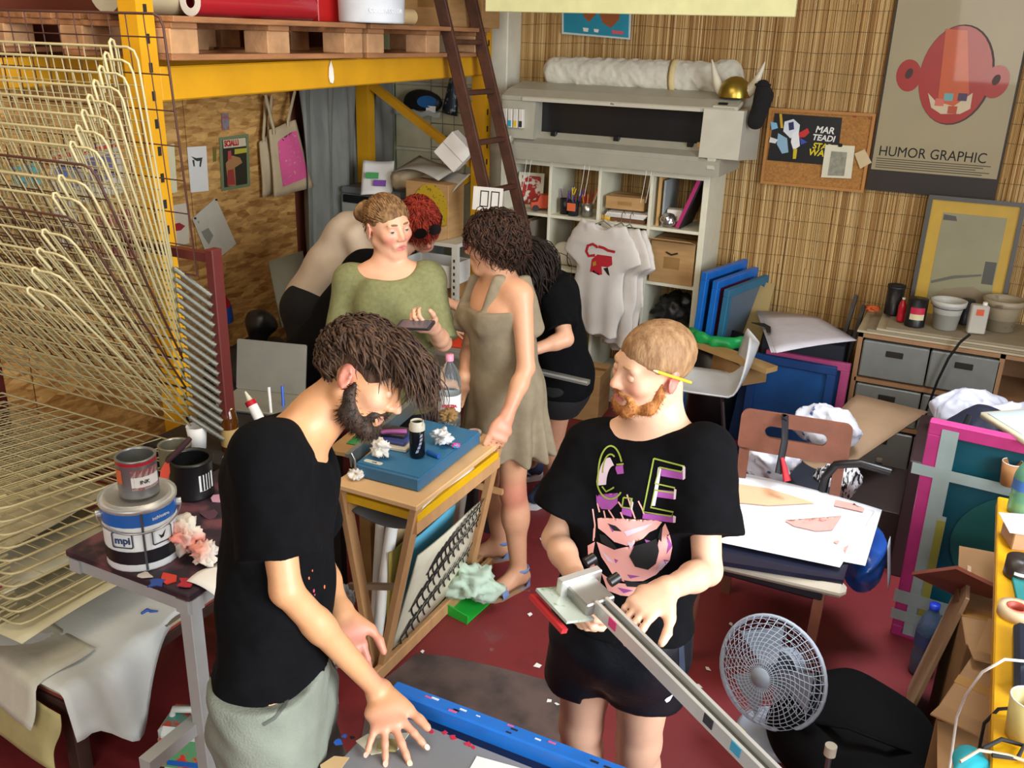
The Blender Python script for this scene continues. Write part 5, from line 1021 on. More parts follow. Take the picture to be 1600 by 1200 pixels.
# ------------------------------------------------------------------ wide-format printer on the shelf
def plotter():
    t = thing('plotter', 'grey wide-format inkjet plotter on top of the white shelf unit', 'printer', (-1.94, 5.4, 1.49)); G = M('plotter_grey', 'a5a394', .45, var=.05); G2 = M('plotter_light', 'b9b7a8', .45, var=.05); D = M('plotter_dark', '15171a', .3)
    P = lambda pts: [(y, z) for y, z in pts]
    def ext(prof, x0, x1, nm, mt):
        b = B(frame((0, 0, 0), (0, 1, 0), z=(1, 0, 0))); b.prism([(y, z) for y, z in prof], x0, x1); return b.build(nm, mt, t)
    x0, x1 = -2.66, -1.20
    ext([(5.12, 1.500), (5.56, 1.500), (5.56, 1.62), (5.22, 1.66), (5.10, 1.58)], x0+.04, x1-.10, 'base', G)
    ext([(5.10, 1.575), (5.105, 1.60), (5.24, 1.655), (5.24, 1.63)], x0+.10, x1-.22, 'exit_tray', M('tray_olive', '98968a', .5))
    ext([(5.235, 1.65), (5.50, 1.65), (5.50, 1.86), (5.235, 1.84)], x0+.22, x1-.20, 'carriage_bay', D)
    ext([(5.13, 1.838), (5.55, 1.80), (5.56, 1.915), (5.42, 1.935), (5.22, 1.90), (5.13, 1.862)], x0, x1-.06, 'top_cover', G)
    ext([(5.12, 1.855), (5.128, 1.862), (5.128, 1.838), (5.12, 1.838)], x0+.14, x1-.24, 'cover_lip', G2)
    ext([(5.10, 1.60), (5.56, 1.56), (5.56, 1.86), (5.12, 1.855)], x1-.22, x1, 'right_housing', G2)
    ext([(5.12, 1.62), (5.56, 1.56), (5.56, 1.84), (5.14, 1.84)], x0, x0+.22, 'left_housing', G)
    b = B(); b.box((x1-.11, 5.19, 1.875), (.14, .11, .022), rot=np.array(Matrix.Rotation(.25, 3, 'X')), bev=.003); p = b.build('control_panel', G2, t)
    b = B(); b.box((x1-.13, 5.165, 1.882), (.05, .02, .012), rot=np.array(Matrix.Rotation(.25, 3, 'X'))); b.build('display', D, p)
    for i in range(4):
        b = B(); b.box((x0+.035+.036*i, 5.115, 1.735), (.030, .03, .11), bev=.003); c = b.build('ink_cartridge', M('ink_cart', 'd2d0c8', .4), t)
        b = B(); b.box((x0+.035+.036*i, 5.0985, 1.705), (.02, .002, .035)); b.build('colour_mark', M('ink_%d' % i, ('c83a8a', '2aa0c0', 'd8b42a', '26262a')[i], .5), c)
    for x in (x0+.32, x0+.72, x1-.30): b = B(); b.box((x, 5.20, 1.655), (.035, .03, .03), bev=.003); b.build('roller_clip', D, t)
    b = B(); b.box((x1-.245, 5.20, 1.655), (.03, .03, .03), bev=.003); b.build('wood_wedge', M('wood_pale', 'c19a62', .7), t)
    for x in (x0+.05, x1-.15): b = B(); b.box((x, 5.13, 1.585), (.05, .05, .10), bev=.006); b.build('stand_foot', G2, t)
    for x in (-2.48, -2.45, -2.10, -2.07, -1.72, -1.69): b = B(); b.tube([(x, 5.13, 1.51), (x-.004, 5.11, 1.40), (x-.012, 5.10, 1.32)], .0018, 5); b.build('catch_wire', M('wire_white', 'd6d4c8', .4), t)
    words('EPSON' if 0 else 'Pro', frame((-1.95, 5.118, 1.846), (1, 0, 0), z=(0, -1, 0)), .014, 'lettering', D, t)
    # wrapped paper roll behind the cover
    r = thing('wrapped_roll', 'long roll in crumpled white wrapping paper on the plotter', 'paper roll', (-1.95, 5.44, 1.93)); nz = snoise(28, 14); nz2 = snoise(70, 15)
    blob('wrapping', [EC((-2.47, 5.45, 2.00), (-1.42, 5.44, 2.005), (.062, .080), (.060, .082), u=(0, 1, 0), k=.02), EC((-1.42, 5.44, 2.005), (-1.36, 5.44, 2.01), (.055, .085), u=(0, 1, 0), k=.02)], .0065, M('wrap_white', 'd2cfc0', .6), r, disp=lambda P: .010*np.abs(nz(P))+.004*nz2(P)-.006, sm=0)
    b = B(); b.tube([(-1.70, 5.445+.073*math.cos(a), 2.002+.093*math.sin(a)) for a in np.linspace(0, 6.283, 22, endpoint=False)], .022, 5, closed=True, squash=.12, up=(0, 1, 0)); b.build('masking_tape', M('masking_tape', 'd2bd88', .7), r)
plotter()
def helmet():
    c = V(-1.30, 5.27, 1.915); t = thing('horned_helmet', 'brass toy helmet with white horns on the plotter end', 'helmet', c)
    b = B(); b.lathe([(.088, 0), (.088, .015), (.082, .05), (.062, .085), (.03, .105), (.001, .11)], c, 24); b.build('dome', M('brass', 'a08a3a', .3, .85), t)
    for s in (-1, 1):
        pts = [c+V(s*(.075+.05*u+.02*u*u), 0, .04+.0*u+.15*u*u) for u in np.linspace(0, 1, 9)]; b = B(); b.tube(pts, [.034*(1-u)**.7+.003 for u in np.linspace(0, 1, 9)], 12); b.build('horn', M('horn_white', 'd8d2bc', .4), t)
    t = thing('cap', 'black knitted sock hanging from the helmet horn', 'sock', (-1.13, 5.2, 1.75)); nz = snoise(40, 9); blob('knit', [EC((-1.135, 5.19, 1.98), (-1.125, 5.19, 1.93), .035, .05), EC((-1.125, 5.19, 1.93), (-1.15, 5.19, 1.80), .048, .044)], .006, M('knit_black', '101012', .95, bump=.4, bscale=250), t, disp=lambda P: .004*nz(P))
    b = B(); b.tube([(-1.135+.037*math.cos(a), 5.19+.037*math.sin(a), 1.99) for a in np.linspace(0, 6.28, 16, endpoint=False)], .007, 6, closed=True); b.build('cuff', MATS['knit_black'], t)
helmet()
# ------------------------------------------------------------------ wall prints
IK = M('ink_black', '141416', .8); PW = M('paper_white', 'e6e4de', .7, var=.02)
def wall_art():
    yb = YB-.045
    def F(x, y, yy=yb): p = U(x, y, 'y', yy); return p
    # large beige poster with red head
    x0, x1, z0, z1 = -.572, .062, 1.555, 2.47; t = thing('poster', 'tall beige poster with red big-eared smiling head on the reed wall', 'poster', (-.255, yb, z0-.12)); m = frame((x0, yb, z0), (1, 0, 0), z=(0, -1, 0)); w, h = x1-x0, z1-z0
    b = B(frame((x0-.01, yb+.006, z0-.115), (1, 0, 0), z=(0, -1, 0))); b.prism(rect(0, 0, w+.02, h+.13), -.004, .004); b.build('backing_board', M('board_dark', '241a14', .5), t)
    b = B(m); b.prism(rect(0, 0, w, h), -.001, .001); b.build('sheet', M('poster_beige', '9d9272', .35, var=.06, scale=3, coat=.25), t)
    RD, DR, OR, CR = M('poster_red', 'a0180e', .35, coat=.4), M('poster_dark', '3a1410', .4), M('poster_orange', 'c0501a', .35, coat=.4), M('poster_cream', 'c8b89a', .4)
    q = lambda px, py: tuple((F(px, py)-V(x0, yb, z0))[[0, 2]]); cx, cz = q(1492, 118); S = [('head_outline', ell(cx+.005, cz, .178, .250, 36), DR), ('head', ell(cx, cz, .172, .244, 36), RD)]
    for s in (-1, 1):
        ex, ez = q(1420, 118) if s < 0 else q(1556, 128); S += [('ear', ell(ex, ez, .062, .082, 24, rot=-.15*s), RD), ('ear_hollow', ell(ex, ez+.01, .018, .028, 14, rot=-.3), DR)]
    S += [('face_panel', [q(1478, 45), q(1512, 48), q(1514, 145), q(1505, 175), q(1465, 160), q(1472, 100)], OR), ('smile', [q(1450, 145), q(1462, 158), q(1490, 166), q(1520, 145), q(1516, 170), q(1500, 178), q(1470, 178), q(1455, 168)], CR)]
    for i, (a, c) in enumerate((((1482, 152), '6aa6a8'), ((1468, 160), 'c86a5a'), ((1504, 152), '4a3a5a'), ((1488, 172), 'b04a2a'))):
        px, pz = q(*a); S.append(('colour_block', rect(px-.022, pz-.018, px+.022, pz+.02), M('block_%d' % i, c, .5)))
    flat(m, S, t); words('HUMOR GRAPHIC', frame((x0+.025, yb-.0015, F(1395, 236)[2]-.028), (1, 0, 0), z=(0, -1, 0)), .076, 'lettering', IK, t, 'LEFT', sx=.88)
    for k in range(5): b = B(m); zz = .060-.012*k; b.prism(rect(.02, zz, .02+(w-.06)*(1-.06*(k % 3)), zz+.0045), .001, .0016); b.build('small_print', M('ink_soft', '4a4436', .7), t)
    # cork board
    x0, x1, z0, z1 = -1.170, -.590, 1.422, 1.852; t = thing('cork_board', 'framed cork pin board on the reed wall', 'pin board', ((x0+x1)/2, yb, z0)); m = frame((x0, yb, z0), (1, 0, 0), z=(0, -1, 0)); w, h = x1-x0, z1-z0
    b = B(m); b.prism(rect(.012, .012, w-.012, h-.012), 0, .006); b.build('cork', M('cork', 'a5743c', .9, var=.25, scale=90, bump=.3, bscale=200), t)
    fm = M('frame_wood', 'b07a3c', .5)
    for a, c in (((0, .008), (w, .008)), ((0, h-.008), (w, h-.008)), ((.008, .016), (.008, h-.016)), ((w-.008, .016), (w-.008, h-.016))): b = B(m); b.bar((*a, .008), (*c, .008), .016, .016); b.build('frame_rail', fm, t)
    for p_ in ((1337, 182), (1361, 185)): c = F(*p_); b = B(); b.lathe([(.001, 0), (.005, 0), (.005, .004), (.001, .006)], (0, 0, 0), 10); b.m = np.eye(4); b = B(frame(c+V(0, -.012, 0), (1, 0, 0), z=(0, -1, 0))); b.cyl((0, 0, -.004), (0, 0, .006), .005, n=10); b.build('push_pin', M('pin_red', 'b0261e', .4), t)
    def pinned(nm, lab, cat, corners, mt, yy, th=.0012, shapes=(), grp=None):
        P_ = [U(*c, 'y', yy) for c in corners]; o = (P_[0]+P_[2])/2; t = thing(nm, lab, cat, (o[0], yy, min(p[2] for p in P_)), grp); m = frame((o[0], yy, o[2]), (1, 0, 0), z=(0, -1, 0)); out = [(p[0]-o[0], p[2]-o[2]) for p in P_]
        b = B(m); b.prism(out[::-1] if sum(out[i-1][0]*out[i][1]-out[i][0]*out[i-1][1] for i in range(4)) < 0 else out, 0, th); b.build('sheet', mt, t)
        L = lambda c: (U(*c, 'y', yy)[0]-o[0], U(*c, 'y', yy)[2]-o[2]); return t, m, L
    t, m, L = pinned('poster', 'black poster with bright abstract figures and yellow lettering pinned on the cork board', 'poster', ((1211, 177), (1316, 184), (1307, 259), (1199, 250)), M('poster_black', '0e1014', .4), yb-.012)
    C = lambda c: M('ink_'+c, c, .5)
    blobs = [('d8e0e8', [(1226, 190), (1240, 186), (1250, 195), (1248, 210), (1235, 216), (1224, 205)]), ('1f2a5a', [(1232, 192), (1240, 190), (1241, 202), (1233, 204)]), ('8ab0c8', [(1216, 208), (1230, 216), (1232, 238), (1222, 240), (1214, 225)]), ('e6e8ea', [(1238, 208), (1248, 204), (1250, 228), (1240, 235), (1236, 222)]), ('c02828', [(1248, 208), (1262, 200), (1265, 207), (1258, 214), (1249, 215)]), ('3a4aa8', [(1250, 215), (1262, 222), (1252, 226)]), ('c8a01e', [(1218, 178), (1222, 178), (1224, 200), (1220, 200)]), ('c8b41e', [(1240, 232), (1246, 233), (1244, 248), (1239, 248)]), ('7ab4d0', [(1204, 190), (1214, 192), (1216, 200), (1206, 203)]), ('dcdcd8', [(1204, 214), (1216, 218), (1212, 224), (1202, 222)])]
    flat(m, [('printed_shape', [L(p) for p in o][::-1], C(c)) for c, o in blobs], t)
    for tx, p, sz, c in (('MAR', (1288, 208), .05, 'e0e0dc'), ('TEADI', (1286, 220), .045, 'e0e0dc'), ('STAR', (1284, 233), .045, 'd8c418'), ('WARS', (1282, 244), .05, 'd8c418')):
        a, z = L(p); words(tx, m@frame((a, z, .0022), (1, -.03, 0), z=(0, 0, 1)), sz, 'lettering', C(c), t, bold=.0012, shear=.15)
    t, m, L = pinned('card', 'white card with grey relief picture clipped on the cork board', 'card', ((1290, 226), (1336, 228), (1330, 279), (1283, 277)), M('card_cream', 'd6d2bc', .7), yb-.018, .003)
    flat(m, [('picture', [L(p) for p in ((1299, 236), (1324, 238), (1319, 275), (1293, 274))][::-1], M('pic_grey', '8a8a7a', .6, var=.3, scale=40))], t, .0036)
    b = B(frame(U(1313, 227, 'y', yb-.022), (1, 0, 0), z=(0, -1, 0))); b.box((0, 0, 0), (.022, .018, .012), bev=.003); b.build('clip', IK, t)
    pinned('note', 'small square cream note pinned at the cork board edge', 'note', ((1335, 240), (1351, 233), (1362, 254), (1344, 264)), M('note_cream', 'c8b690', .7), yb-.016)
    # turquoise poster under the board
    t, m, L = pinned('poster', 'turquoise poster with brown shapes high on the reed wall', 'poster', ((878, -14), (988, -8), (985, 62), (878, 53)), M('paper_border', 'c4d6d8', .6), yb)
    flat(m, [('print_ground', [L(p) for p in ((881, -12), (984, -6), (982, 59), (881, 50))][::-1], M('turquoise', '1d8fb0', .45, var=.15, scale=4)), ('printed_shape', [L(p) for p in ((910, 0), (934, 0), (932, 22), (920, 35), (912, 25))][::-1], M('shape_brown', '96552e', .5)), ('printed_shape', [L(p) for p in ((936, 0), (972, 0), (968, 30), (955, 44), (942, 36), (936, 18))][::-1], M('shape_brown', '96552e', .5)), ('printed_mark', [L(p) for p in ((911, 43), (920, 44), (919, 50), (912, 49))][::-1], PW), ('printed_mark', [L(p) for p in ((928, 45), (936, 46), (935, 51), (929, 50))][::-1], PW), ('printed_mark', [L(p) for p in ((956, 47), (975, 49), (974, 54), (957, 53))][::-1], M('mark_pink', 'c85a6a', .6))], t)
    # yellow matted picture leaning on the cabinet
    t = thing('framed_picture', 'black framed picture with yellow mat leaning above the drawer cabinet', 'picture', (0, 5.45, .80)); bl = U(1425, 462, 'y', 5.42); w, h = .47, .66; m = frame((bl[0]-.01, 5.44, .80), (1, .02, 0), z=(0, -1, .16))
    b = B(m); b.prism(rect(0, 0, w, h), 0, .022, rect(.022, .022, w-.022, h-.022)); b.build('frame', M('frame_black', '121110', .35), t)
    b = B(m); b.prism(rect(.02, .02, w-.02, h-.02), .002, .008); b.build('mat_board', M('mat_yellow', 'b8930c', .45), t)
    b = B(m); b.prism(rect(.085, .10, w-.075, h-.085), .008, .010); pc = b.build('picture', M('pic_olive', '7a7650', .35, var=.15, scale=3), t)
    S = [('picture_shape', [(.09, .19), (.20, .23), (.33, .26), (.33, .27), (.19, .245), (.09, .205)], M('pic_stroke', '4a4636', .4)), ('picture_shape', [(.09, .10), (.38, .10), (.38, .16), (.30, .20), (.16, .17)], M('pic_tan', '7a6a4a', .4)), ('picture_shape', [(.335, .22), (.39, .22), (.39, .34), (.335, .34)], M('pic_dark', '2c2a22', .4)), ('picture_shape', [(.09, .535), (.16, .535), (.15, .56), (.09, .565)], M('pic_dark', '2c2a22', .4))]
    for nm, o, mt in S: b = B(m); b.prism(o, .010, .0108); b.build(nm, mt, pc)
wall_art()
# ------------------------------------------------------------------ left wall: papers, totes
def on_left(nm, lab, cat, corners, mt, off=.004, th=.0012, grp=None):
    X = XL+.022+off; P_ = [U(*c, 'x', X) for c in corners]; o = sum(P_)/len(P_); t = thing(nm, lab, cat, (X, o[1], min(p[2] for p in P_)), grp); m = frame((X, o[1], o[2]), (0, 1, 0), z=(1, 0, 0))
    L = lambda c: (U(*c, 'x', X)[1]-o[1], U(*c, 'x', X)[2]-o[2]); out = [L(c) for c in corners]; ar = sum(out[i-1][0]*out[i][1]-out[i][0]*out[i-1][1] for i in range(len(out)))
    b = B(m); b.prism(out[::-1] if ar < 0 else out, 0, th); b.build('sheet', mt, t); return t, m, L
def ccw(o): return o[::-1] if sum(o[i-1][0]*o[i][1]-o[i][0]*o[i-1][1] for i in range(len(o))) < 0 else o
def left_wall():
    C = lambda c: M('ink_'+c, c, .6)
    t, m, L = on_left('drawing', 'white sheet with small ink animal drawing pinned on the chipboard', 'drawing', ((292, 230), (322, 228), (326, 298), (298, 301)), PW)
    flat(m, [('ink_drawing', ccw([L(p) for p in o]), C('3a4038')) for o in (((298, 244), (306, 247), (316, 246), (315, 250), (308, 252), (304, 250)), ((300, 250), (303, 250), (304, 260), (302, 260)), ((312, 250), (315, 250), (313, 261), (311, 260)))], t)
    t, m, L = on_left('magazine_cover', 'green framed magazine cover with red headline on the chipboard', 'poster', ((342, 215), (388, 209), (391, 291), (346, 299)), M('cover_green', '71805e', .5))
    flat(m, [('picture', ccw([L(p) for p in ((347, 219), (384, 214), (386, 287), (350, 293))]), C('2c2a1c')), ('headline_band', ccw([L(p) for p in ((348, 219), (383, 215), (384, 228), (349, 232))]), C('cfc2a4')), ('strip', ccw([L(p) for p in ((366, 233), (385, 231), (385, 238), (366, 241))]), C('b8b03a')), ('figure', ccw([L(p) for p in ((352, 255), (362, 243), (374, 246), (378, 254), (366, 262), (368, 290), (356, 291))]), C('a87a4a')), ('figure', ccw([L(p) for p in ((355, 266), (364, 264), (367, 288), (354, 290))]), C('9c3a34')), ('figure', ccw([L(p) for p in ((355, 236), (360, 235), (361, 248), (355, 250))]), C('b84848'))], t)
    a = L((350, 229)); words('SCIALLI', m@frame((a[0], a[1], .0042), (L((383, 225))[0]-a[0], L((383, 225))[1]-a[1], 0), z=(0, 0, 1)), .044, 'lettering', C('b02424'), t, 'LEFT', bold=.002, sx=.78)
    on_left('sticker', 'tiny grey-blue sticker above the magazine cover', 'sticker', ((346, 177), (357, 177), (358, 203), (347, 203)), M('sticker_mix', '7a8088', .6, col2='a05a5a', thr=(.5, .52), scale=50))
    on_left('green_twig', 'short green leaf pinned beside the magazine cover', 'leaf', ((333, 231), (338, 230), (338, 252), (333, 253)), M('leaf_olive', '6e6a2a', .7))
    t, m, L = on_left('drawing', 'cream sheet with yellow sketch pinned beside the yellow upright', 'drawing', ((228, 233), (272, 225), (277, 300), (236, 308)), M('paper_cream', 'e2dcb4', .7)); flat(m, [('sketch', ccw([L(p) for p in ((243, 262), (258, 255), (262, 270), (250, 280))]), C('c2b060')), ('sketch', ccw([L(p) for p in ((243, 243), (252, 236), (251, 240), (244, 246))]), C('4a5a4a'))], t)
    t, m, L = on_left('drawing', 'tilted white sheet with pencil sketch pinned low on the chipboard', 'drawing', ((300, 341), (337, 309), (369, 381), (329, 414)), M('paper_grey', 'c9c5b4', .7), .006)
    flat(m, [('sketch', ccw([L(p) for p in o]), C('8d8c80')) for o in (((314, 362), (325, 356), (333, 368), (326, 382), (319, 372)), ((308, 346), (311, 345), (310, 350)))], t)
    for p in ((304, 341), (337, 312)): b = B(m@frame((*L(p), .003), (1, 0, 0), z=(0, 0, 1))); b.cyl((0, 0, -.002), (0, 0, .006), .006, n=8); b.build('push_pin', C('2a2a2a'), t)
    t, m, L = on_left('drawing', 'white sheet with red cap print half hidden by the drying rack springs', 'drawing', ((248, 325), (292, 317), (296, 380), (255, 390)), M('paper_warm', 'dcd2bc', .7), .003); flat(m, [('red_shape', ccw([L(p) for p in ((262, 352), (280, 348), (289, 353), (282, 360), (264, 362))]), C('a82834'))], t)
    for i, (c, k, lab) in enumerate(((((75, 242), (185, 219), (195, 300), (85, 330)), 'b8b2a8', 'grey poster with red headline behind the drying rack'), (((150, 340), (205, 325), (215, 405), (165, 425)), '9a4a4a', 'dull red poster behind the drying rack'), (((88, 330), (120, 322), (125, 380), (95, 392)), 'c8c4b8', 'pale poster behind the drying rack'), (((15, 262), (62, 252), (66, 290), (20, 302)), '5aa0a8', 'turquoise flyer behind the drying rack'))):
        t, m, L = on_left('poster', lab, 'poster', c, M('post_'+k, k, .6, var=.25, scale=9), .003)
        if i == 0: flat(m, [('headline', ccw([L(p) for p in ((80, 244), (182, 223), (183, 229), (81, 251))]), C('b83a30')), ('photo', ccw([L(p) for p in ((85, 262), (120, 255), (124, 290), (90, 300))]), C('5a6a9a')), ('photo', ccw([L(p) for p in ((135, 248), (180, 238), (185, 275), (142, 288))]), C('6a6488'))], t)
    # tote bags on hooks
    CV = M('canvas', 'b9a684', .85, var=.06, bump=.15, bscale=300)
    for i, (cs, st, lab, X) in enumerate(((((421, 203), (460, 187), (489, 292), (428, 308)), (((428, 202), (415, 148)), ((450, 190), (461, 142))), 'canvas tote bag with pink print hanging by its straps', XL+.11), (((406, 222), (425, 205), (430, 300), (410, 308)), (((412, 214), (416, 150)), ((420, 207), (425, 150))), 'plain canvas tote bag hanging behind the printed one', XL+.06))):
        P_ = [U(*c, 'x', X) for c in cs]; o = sum(P_)/4; t = thing('tote_bag', lab, 'bag', (X, o[1], P_[2][2]), 'tote bags'); L = lambda c: tuple((U(*c, 'x', X)-o)[[1, 2]]); m = frame((X, o[1], o[2]), (0, 1, 0), z=(1, 0, 0)); out = ccw([L(c) for c in cs])
        q = [np.array(p) for p in out]; b = B(m); b.sheet(lambda u, v: (*((1-v)*((1-u)*q[0]+u*q[1])+v*((1-u)*q[3]+u*q[2])), .018*math.sin(math.pi*u)*math.sin(math.pi*v)+.004*math.sin(u*9+v*5)), 12, 12, .012); bag = b.build('canvas_body', CV, t)
        for a, e in st: b = B(); pa, pe = U(*a, 'x', X+.012), U(*e, 'x', X); b.tube([pa-V(0, 0, .03), pa, (pa+pe)/2, pe], .013, 6, squash=.18, up=(1, 0, 0)); b.build('strap', CV, t)
        if i == 0: PKM = M('print_hotpink', 'd8588e', .8, col2='c8a888', thr=(.62, .7), scale=60); decal('pink_print', [[(434, 222), (440, 216), (446, 232), (452, 226), (456, 206), (463, 204), (467, 222), (472, 240), (482, 276), (442, 292), (436, 250)]], PKM, bag, t, .003)
    t = thing('squeeze_bottle', 'red squeeze bottle with blue cap hanging on the chipboard', 'bottle', U(352, 505, 'x', XL+.07)); a, c, e, f_ = [U(*p, 'x', XL+.07) for p in ((334, 438), (345, 470), (350, 478), (355, 503))]
    b = B(); b.tube([a, a*.7+c*.3, c, e], [.012, .026, .040, .042], 14); b.build('body', M('plastic_red', 'b41828', .3), t); b = B(); b.tube([e, f_*.8+e*.2, f_], [.042, .040, .034], 14); b.build('cap', M('plastic_blue', '2a55b8', .35), t)
left_wall()
# ------------------------------------------------------------------ drying rack
def drying_rack():
    HY, XR, L, Wd = 2.17, -2.33, .735, 1.02; t = thing('drying_rack', 'screen print drying rack with sprung cream wire shelves', 'drying rack', (XR-.5, HY, 0)); CW = M('wire_cream', 'b9ad82', .4, var=.06); DW = M('wire_rust', '4a2a20', .6); SP = M('spring_grey', '7f8078', .35, .6); RP = M('post_maroon', '5a1f1c', .5)
    for x in (-2.20, XR-Wd-.1):
        b = B(); b.box((x, HY+.05, .76), (.035, .045, 1.52), bev=.003); b.build('post', RP, t)
    for z in (.34, 1.49): b = B(); b.box((-2.2-(Wd+.23)/2, HY+.05, z), (Wd+.2, .03, .03)); b.build('cross_rail', RP, t)
    for x in (-2.20, XR-Wd-.1): b = B(); b.box((x, HY-.08, .36), (.035, .22, .035), bev=.003); b.build('base_rail', RP, t)
    sh = [(1.435-.0345*i, R(87-35*(i/16)**1.1), DW if i in (0, 9, 12) else CW) for i in range(17)]+[(.80-.037*i, R(7-.5*i), CW) for i in range(10)]
    for i, (hz, an, mt) in enumerate(sh):
        Lx = L+(.06 if i == 0 else 0); d = V(0, -math.cos(an), math.sin(an)); P = lambda x, s: V(x, HY, hz)+d*s; r = .0042; xr = XR+(.10 if i == 0 else 0)
        b = B(); c = .035; nn = np.cross(V(1, 0, 0), d)
        path = [P(xr, 0), P(xr, Lx-c), P(xr-.010, Lx-.010), P(xr-c, Lx), P(xr-Wd+c, Lx), P(xr-Wd, Lx-c), P(xr-Wd, 0)]; b.tube(path, r, 6, closed=True); f = b.build('wire_shelf', mt, t)
        b = B()
        for x in np.arange(xr-.075, xr-Wd, -.075): b.tube([P(x, 0), P(x, Lx)], .0024, 4, caps=False)
        for s in np.arange(.10, Lx-.02, .105): b.tube([P(xr, s)+nn*.004, P(xr-Wd, s)+nn*.004], .0022, 4, caps=False)
        b.build('wire_mesh', mt, f)['kind'] = 'stuff'
        if i and mt is CW:
            b = B(); q = P(xr-.085, Lx-.004); b.tube([q-d*.075, q-d*.0+nn*.0, q+d*.022+nn*.004, q+d*.026+nn*.012, q+d*.018+nn*.020, q-d*.05+nn*.018], .0046, 6); b.build('hook', mt, f)
        if 0 < i < 24:
            a = V(XR+.012, HY-.01, hz+.05*math.sin(an)); e = V(-2.20, HY+.025, hz-.035); b = B(); k = 22; b.tube([a+(e-a)*u for u in np.linspace(0, 1, k)], [.0105 if q % 2 else .0085 for q in range(k)], 8); b.build('spring', SP, t)
    # prints drying on the flat shelves
    for k, (c, z, sx, sy, rz, mt, lab) in enumerate((((-2.72, 1.72), .655, .42, .50, .05, M('print_beige', 'b3ab8c', .8), 'beige print sheet drying on the lower wire shelves'), ((-2.62, 1.66), .575, .46, .5, -.03, M('print_pale', 'c2bfa8', .8), 'pale print sheet with red lettering drying on the wire shelves'), ((-2.45, 1.66), .468, .34, .52, .0, M('print_cream', 'bdb594', .8), 'cream print sheet on the lowest wire shelf'))):
        b = B(place((c[0], c[1], z), rz)); b.sheet(lambda u, v: ((u-.5)*sx, (v-.5)*sy, .012*math.sin(u*5+k)*math.sin(v*4)+.01), 8, 8, .002); o = solo(b, 'print_sheet', mt, lab, 'print', 'prints on the drying rack')
        if k == 1:
            for j in range(5):
                q = V(c[0]+.02+.035*j, c[1]-.20+.012*(j % 2), z+.022); b = B(place(q, .3*j)); b.prism([(-.012, -.045), (.012, -.045), (.016, .0), (.012, .045), (-.014, .045), (-.008, .0)], 0, .001); b.build('red_print', M('print_red', 'b3202e', .8), o)
drying_rack()
# ------------------------------------------------------------------ low table with paper under the rack
def low_table():
    t = thing('low_table', 'low dark wooden table under the drying rack', 'table', (-2.5, 1.65, 0)); DK = M('wood_dark', '3c241c', .6, var=.2, bump=.1); b = B(); b.box((-2.68, 1.80, .285), (1.08, .78, .04), bev=.004); b.build('top', DK, t)
    for x in (-3.15, -2.19):
        for y in (1.46, 2.12): b = B(); b.box((x, y, .1325), (.05, .05, .265), bev=.003); b.build('leg', DK, t)
    for k, (c, mt) in enumerate((('8a3a30', 0), ('b0a48c', 1), ('6c5c48', 2))): b = B(); b.box((-2.66+.012*k, 1.79, .3125+.013*k), (1.03-.02*k, .74, .012)); solo(b, 'print_board', M('board_'+c, c, .7), ('red board lowest in the stack on the low table', 'beige board in the middle of the stack on the low table', 'brown board on top of the stack on the low table')[k], 'board', 'boards on the low table')
    def drape(xe, z, u, w):      # goes flat, then bends over the table edge
        return (u, z) if u < xe else (xe+(u-xe)*.25+.02*math.sin(w*6), z-(u-xe)*.95)
    def f(u, v):
        y = 1.41+v*.64; s = -2.62+u*(.52+.24*math.exp(-((v-.28)/.2)**2)+.10*math.exp(-((v-.0)/.1)**2)); x, z = drape(-2.13, .358, s, v); return (x+.006*math.sin(v*21+u*3), y-.02*u, z+.006*math.sin(v*17)*u)
    b = B(); b.sheet(f, 26, 26, .002); o = solo(b, 'paper_sheet', M('paper_bluewhite', 'c9ccc8', .65, var=.04, bump=.25, bscale=14), 'large white paper hanging over the edge of the low table', 'paper'); b = B()
    p = [f(.70, .62), f(.72, .66), f(.75, .66), f(.80, .68)]; b.tube([V(*q)+V(.004, 0, .006) for q in p], [.004, .006, .005, .002], 6); b.build('blue_mark', M('ink_blue', '2450a0', .6), o)
    def g(u, v):
        x = -3.2+u*.99; s = v*.34; y0 = 1.60-s; z = .364
        if y0 < 1.39: z -= (1.39-y0)*.9; y0 = 1.39-(1.39-y0)*.35
        return (x+.01*math.sin(v*9), y0-.02*math.sin(u*7), z+.008*math.sin(u*13+v*5))
    b = B(); b.sheet(g, 24, 20, .002); solo(b, 'paper_sheet', M('paper_greyish', 'b5b2a2', .75, var=.08, bump=.4, bscale=12), 'crumpled grey paper hanging over the near edge of the low table', 'paper')
    def h(u, v): x = -3.2+u*1.07; s = v*.40; return (x+.01*math.sin(v*7), 1.40-.05*v-.02*math.sin(u*8), .29-s*.55+.05*u*v-.015*math.sin(u*6))
    b = B(); b.sheet(h, 20, 12, .003); solo(b, 'kraft_paper', M('kraft', 'a59a68', .8, var=.1, bump=.3, bscale=14), 'olive brown kraft paper draped below the low table edge', 'paper')
    c = V(-2.10, 1.12, 0); t = thing('spray_bottle', 'turquoise bottle standing on the floor under the low table', 'bottle', (-2.55, 1.0, 0)); b = B(); b.lathe([(.001, 0), (.05, 0), (.052, .14), (.02, .18), (.02, .21), (.001, .21)], (-2.55, 1.0, 0), 18); b.build('body', M('turquoise_plastic', '2a9ab8', .3), t); b = B(); b.cyl((-2.55, 1.0, .205), (-2.55, 1.0, .235), .022, n=14); b.build('cap', PW, t)
low_table()
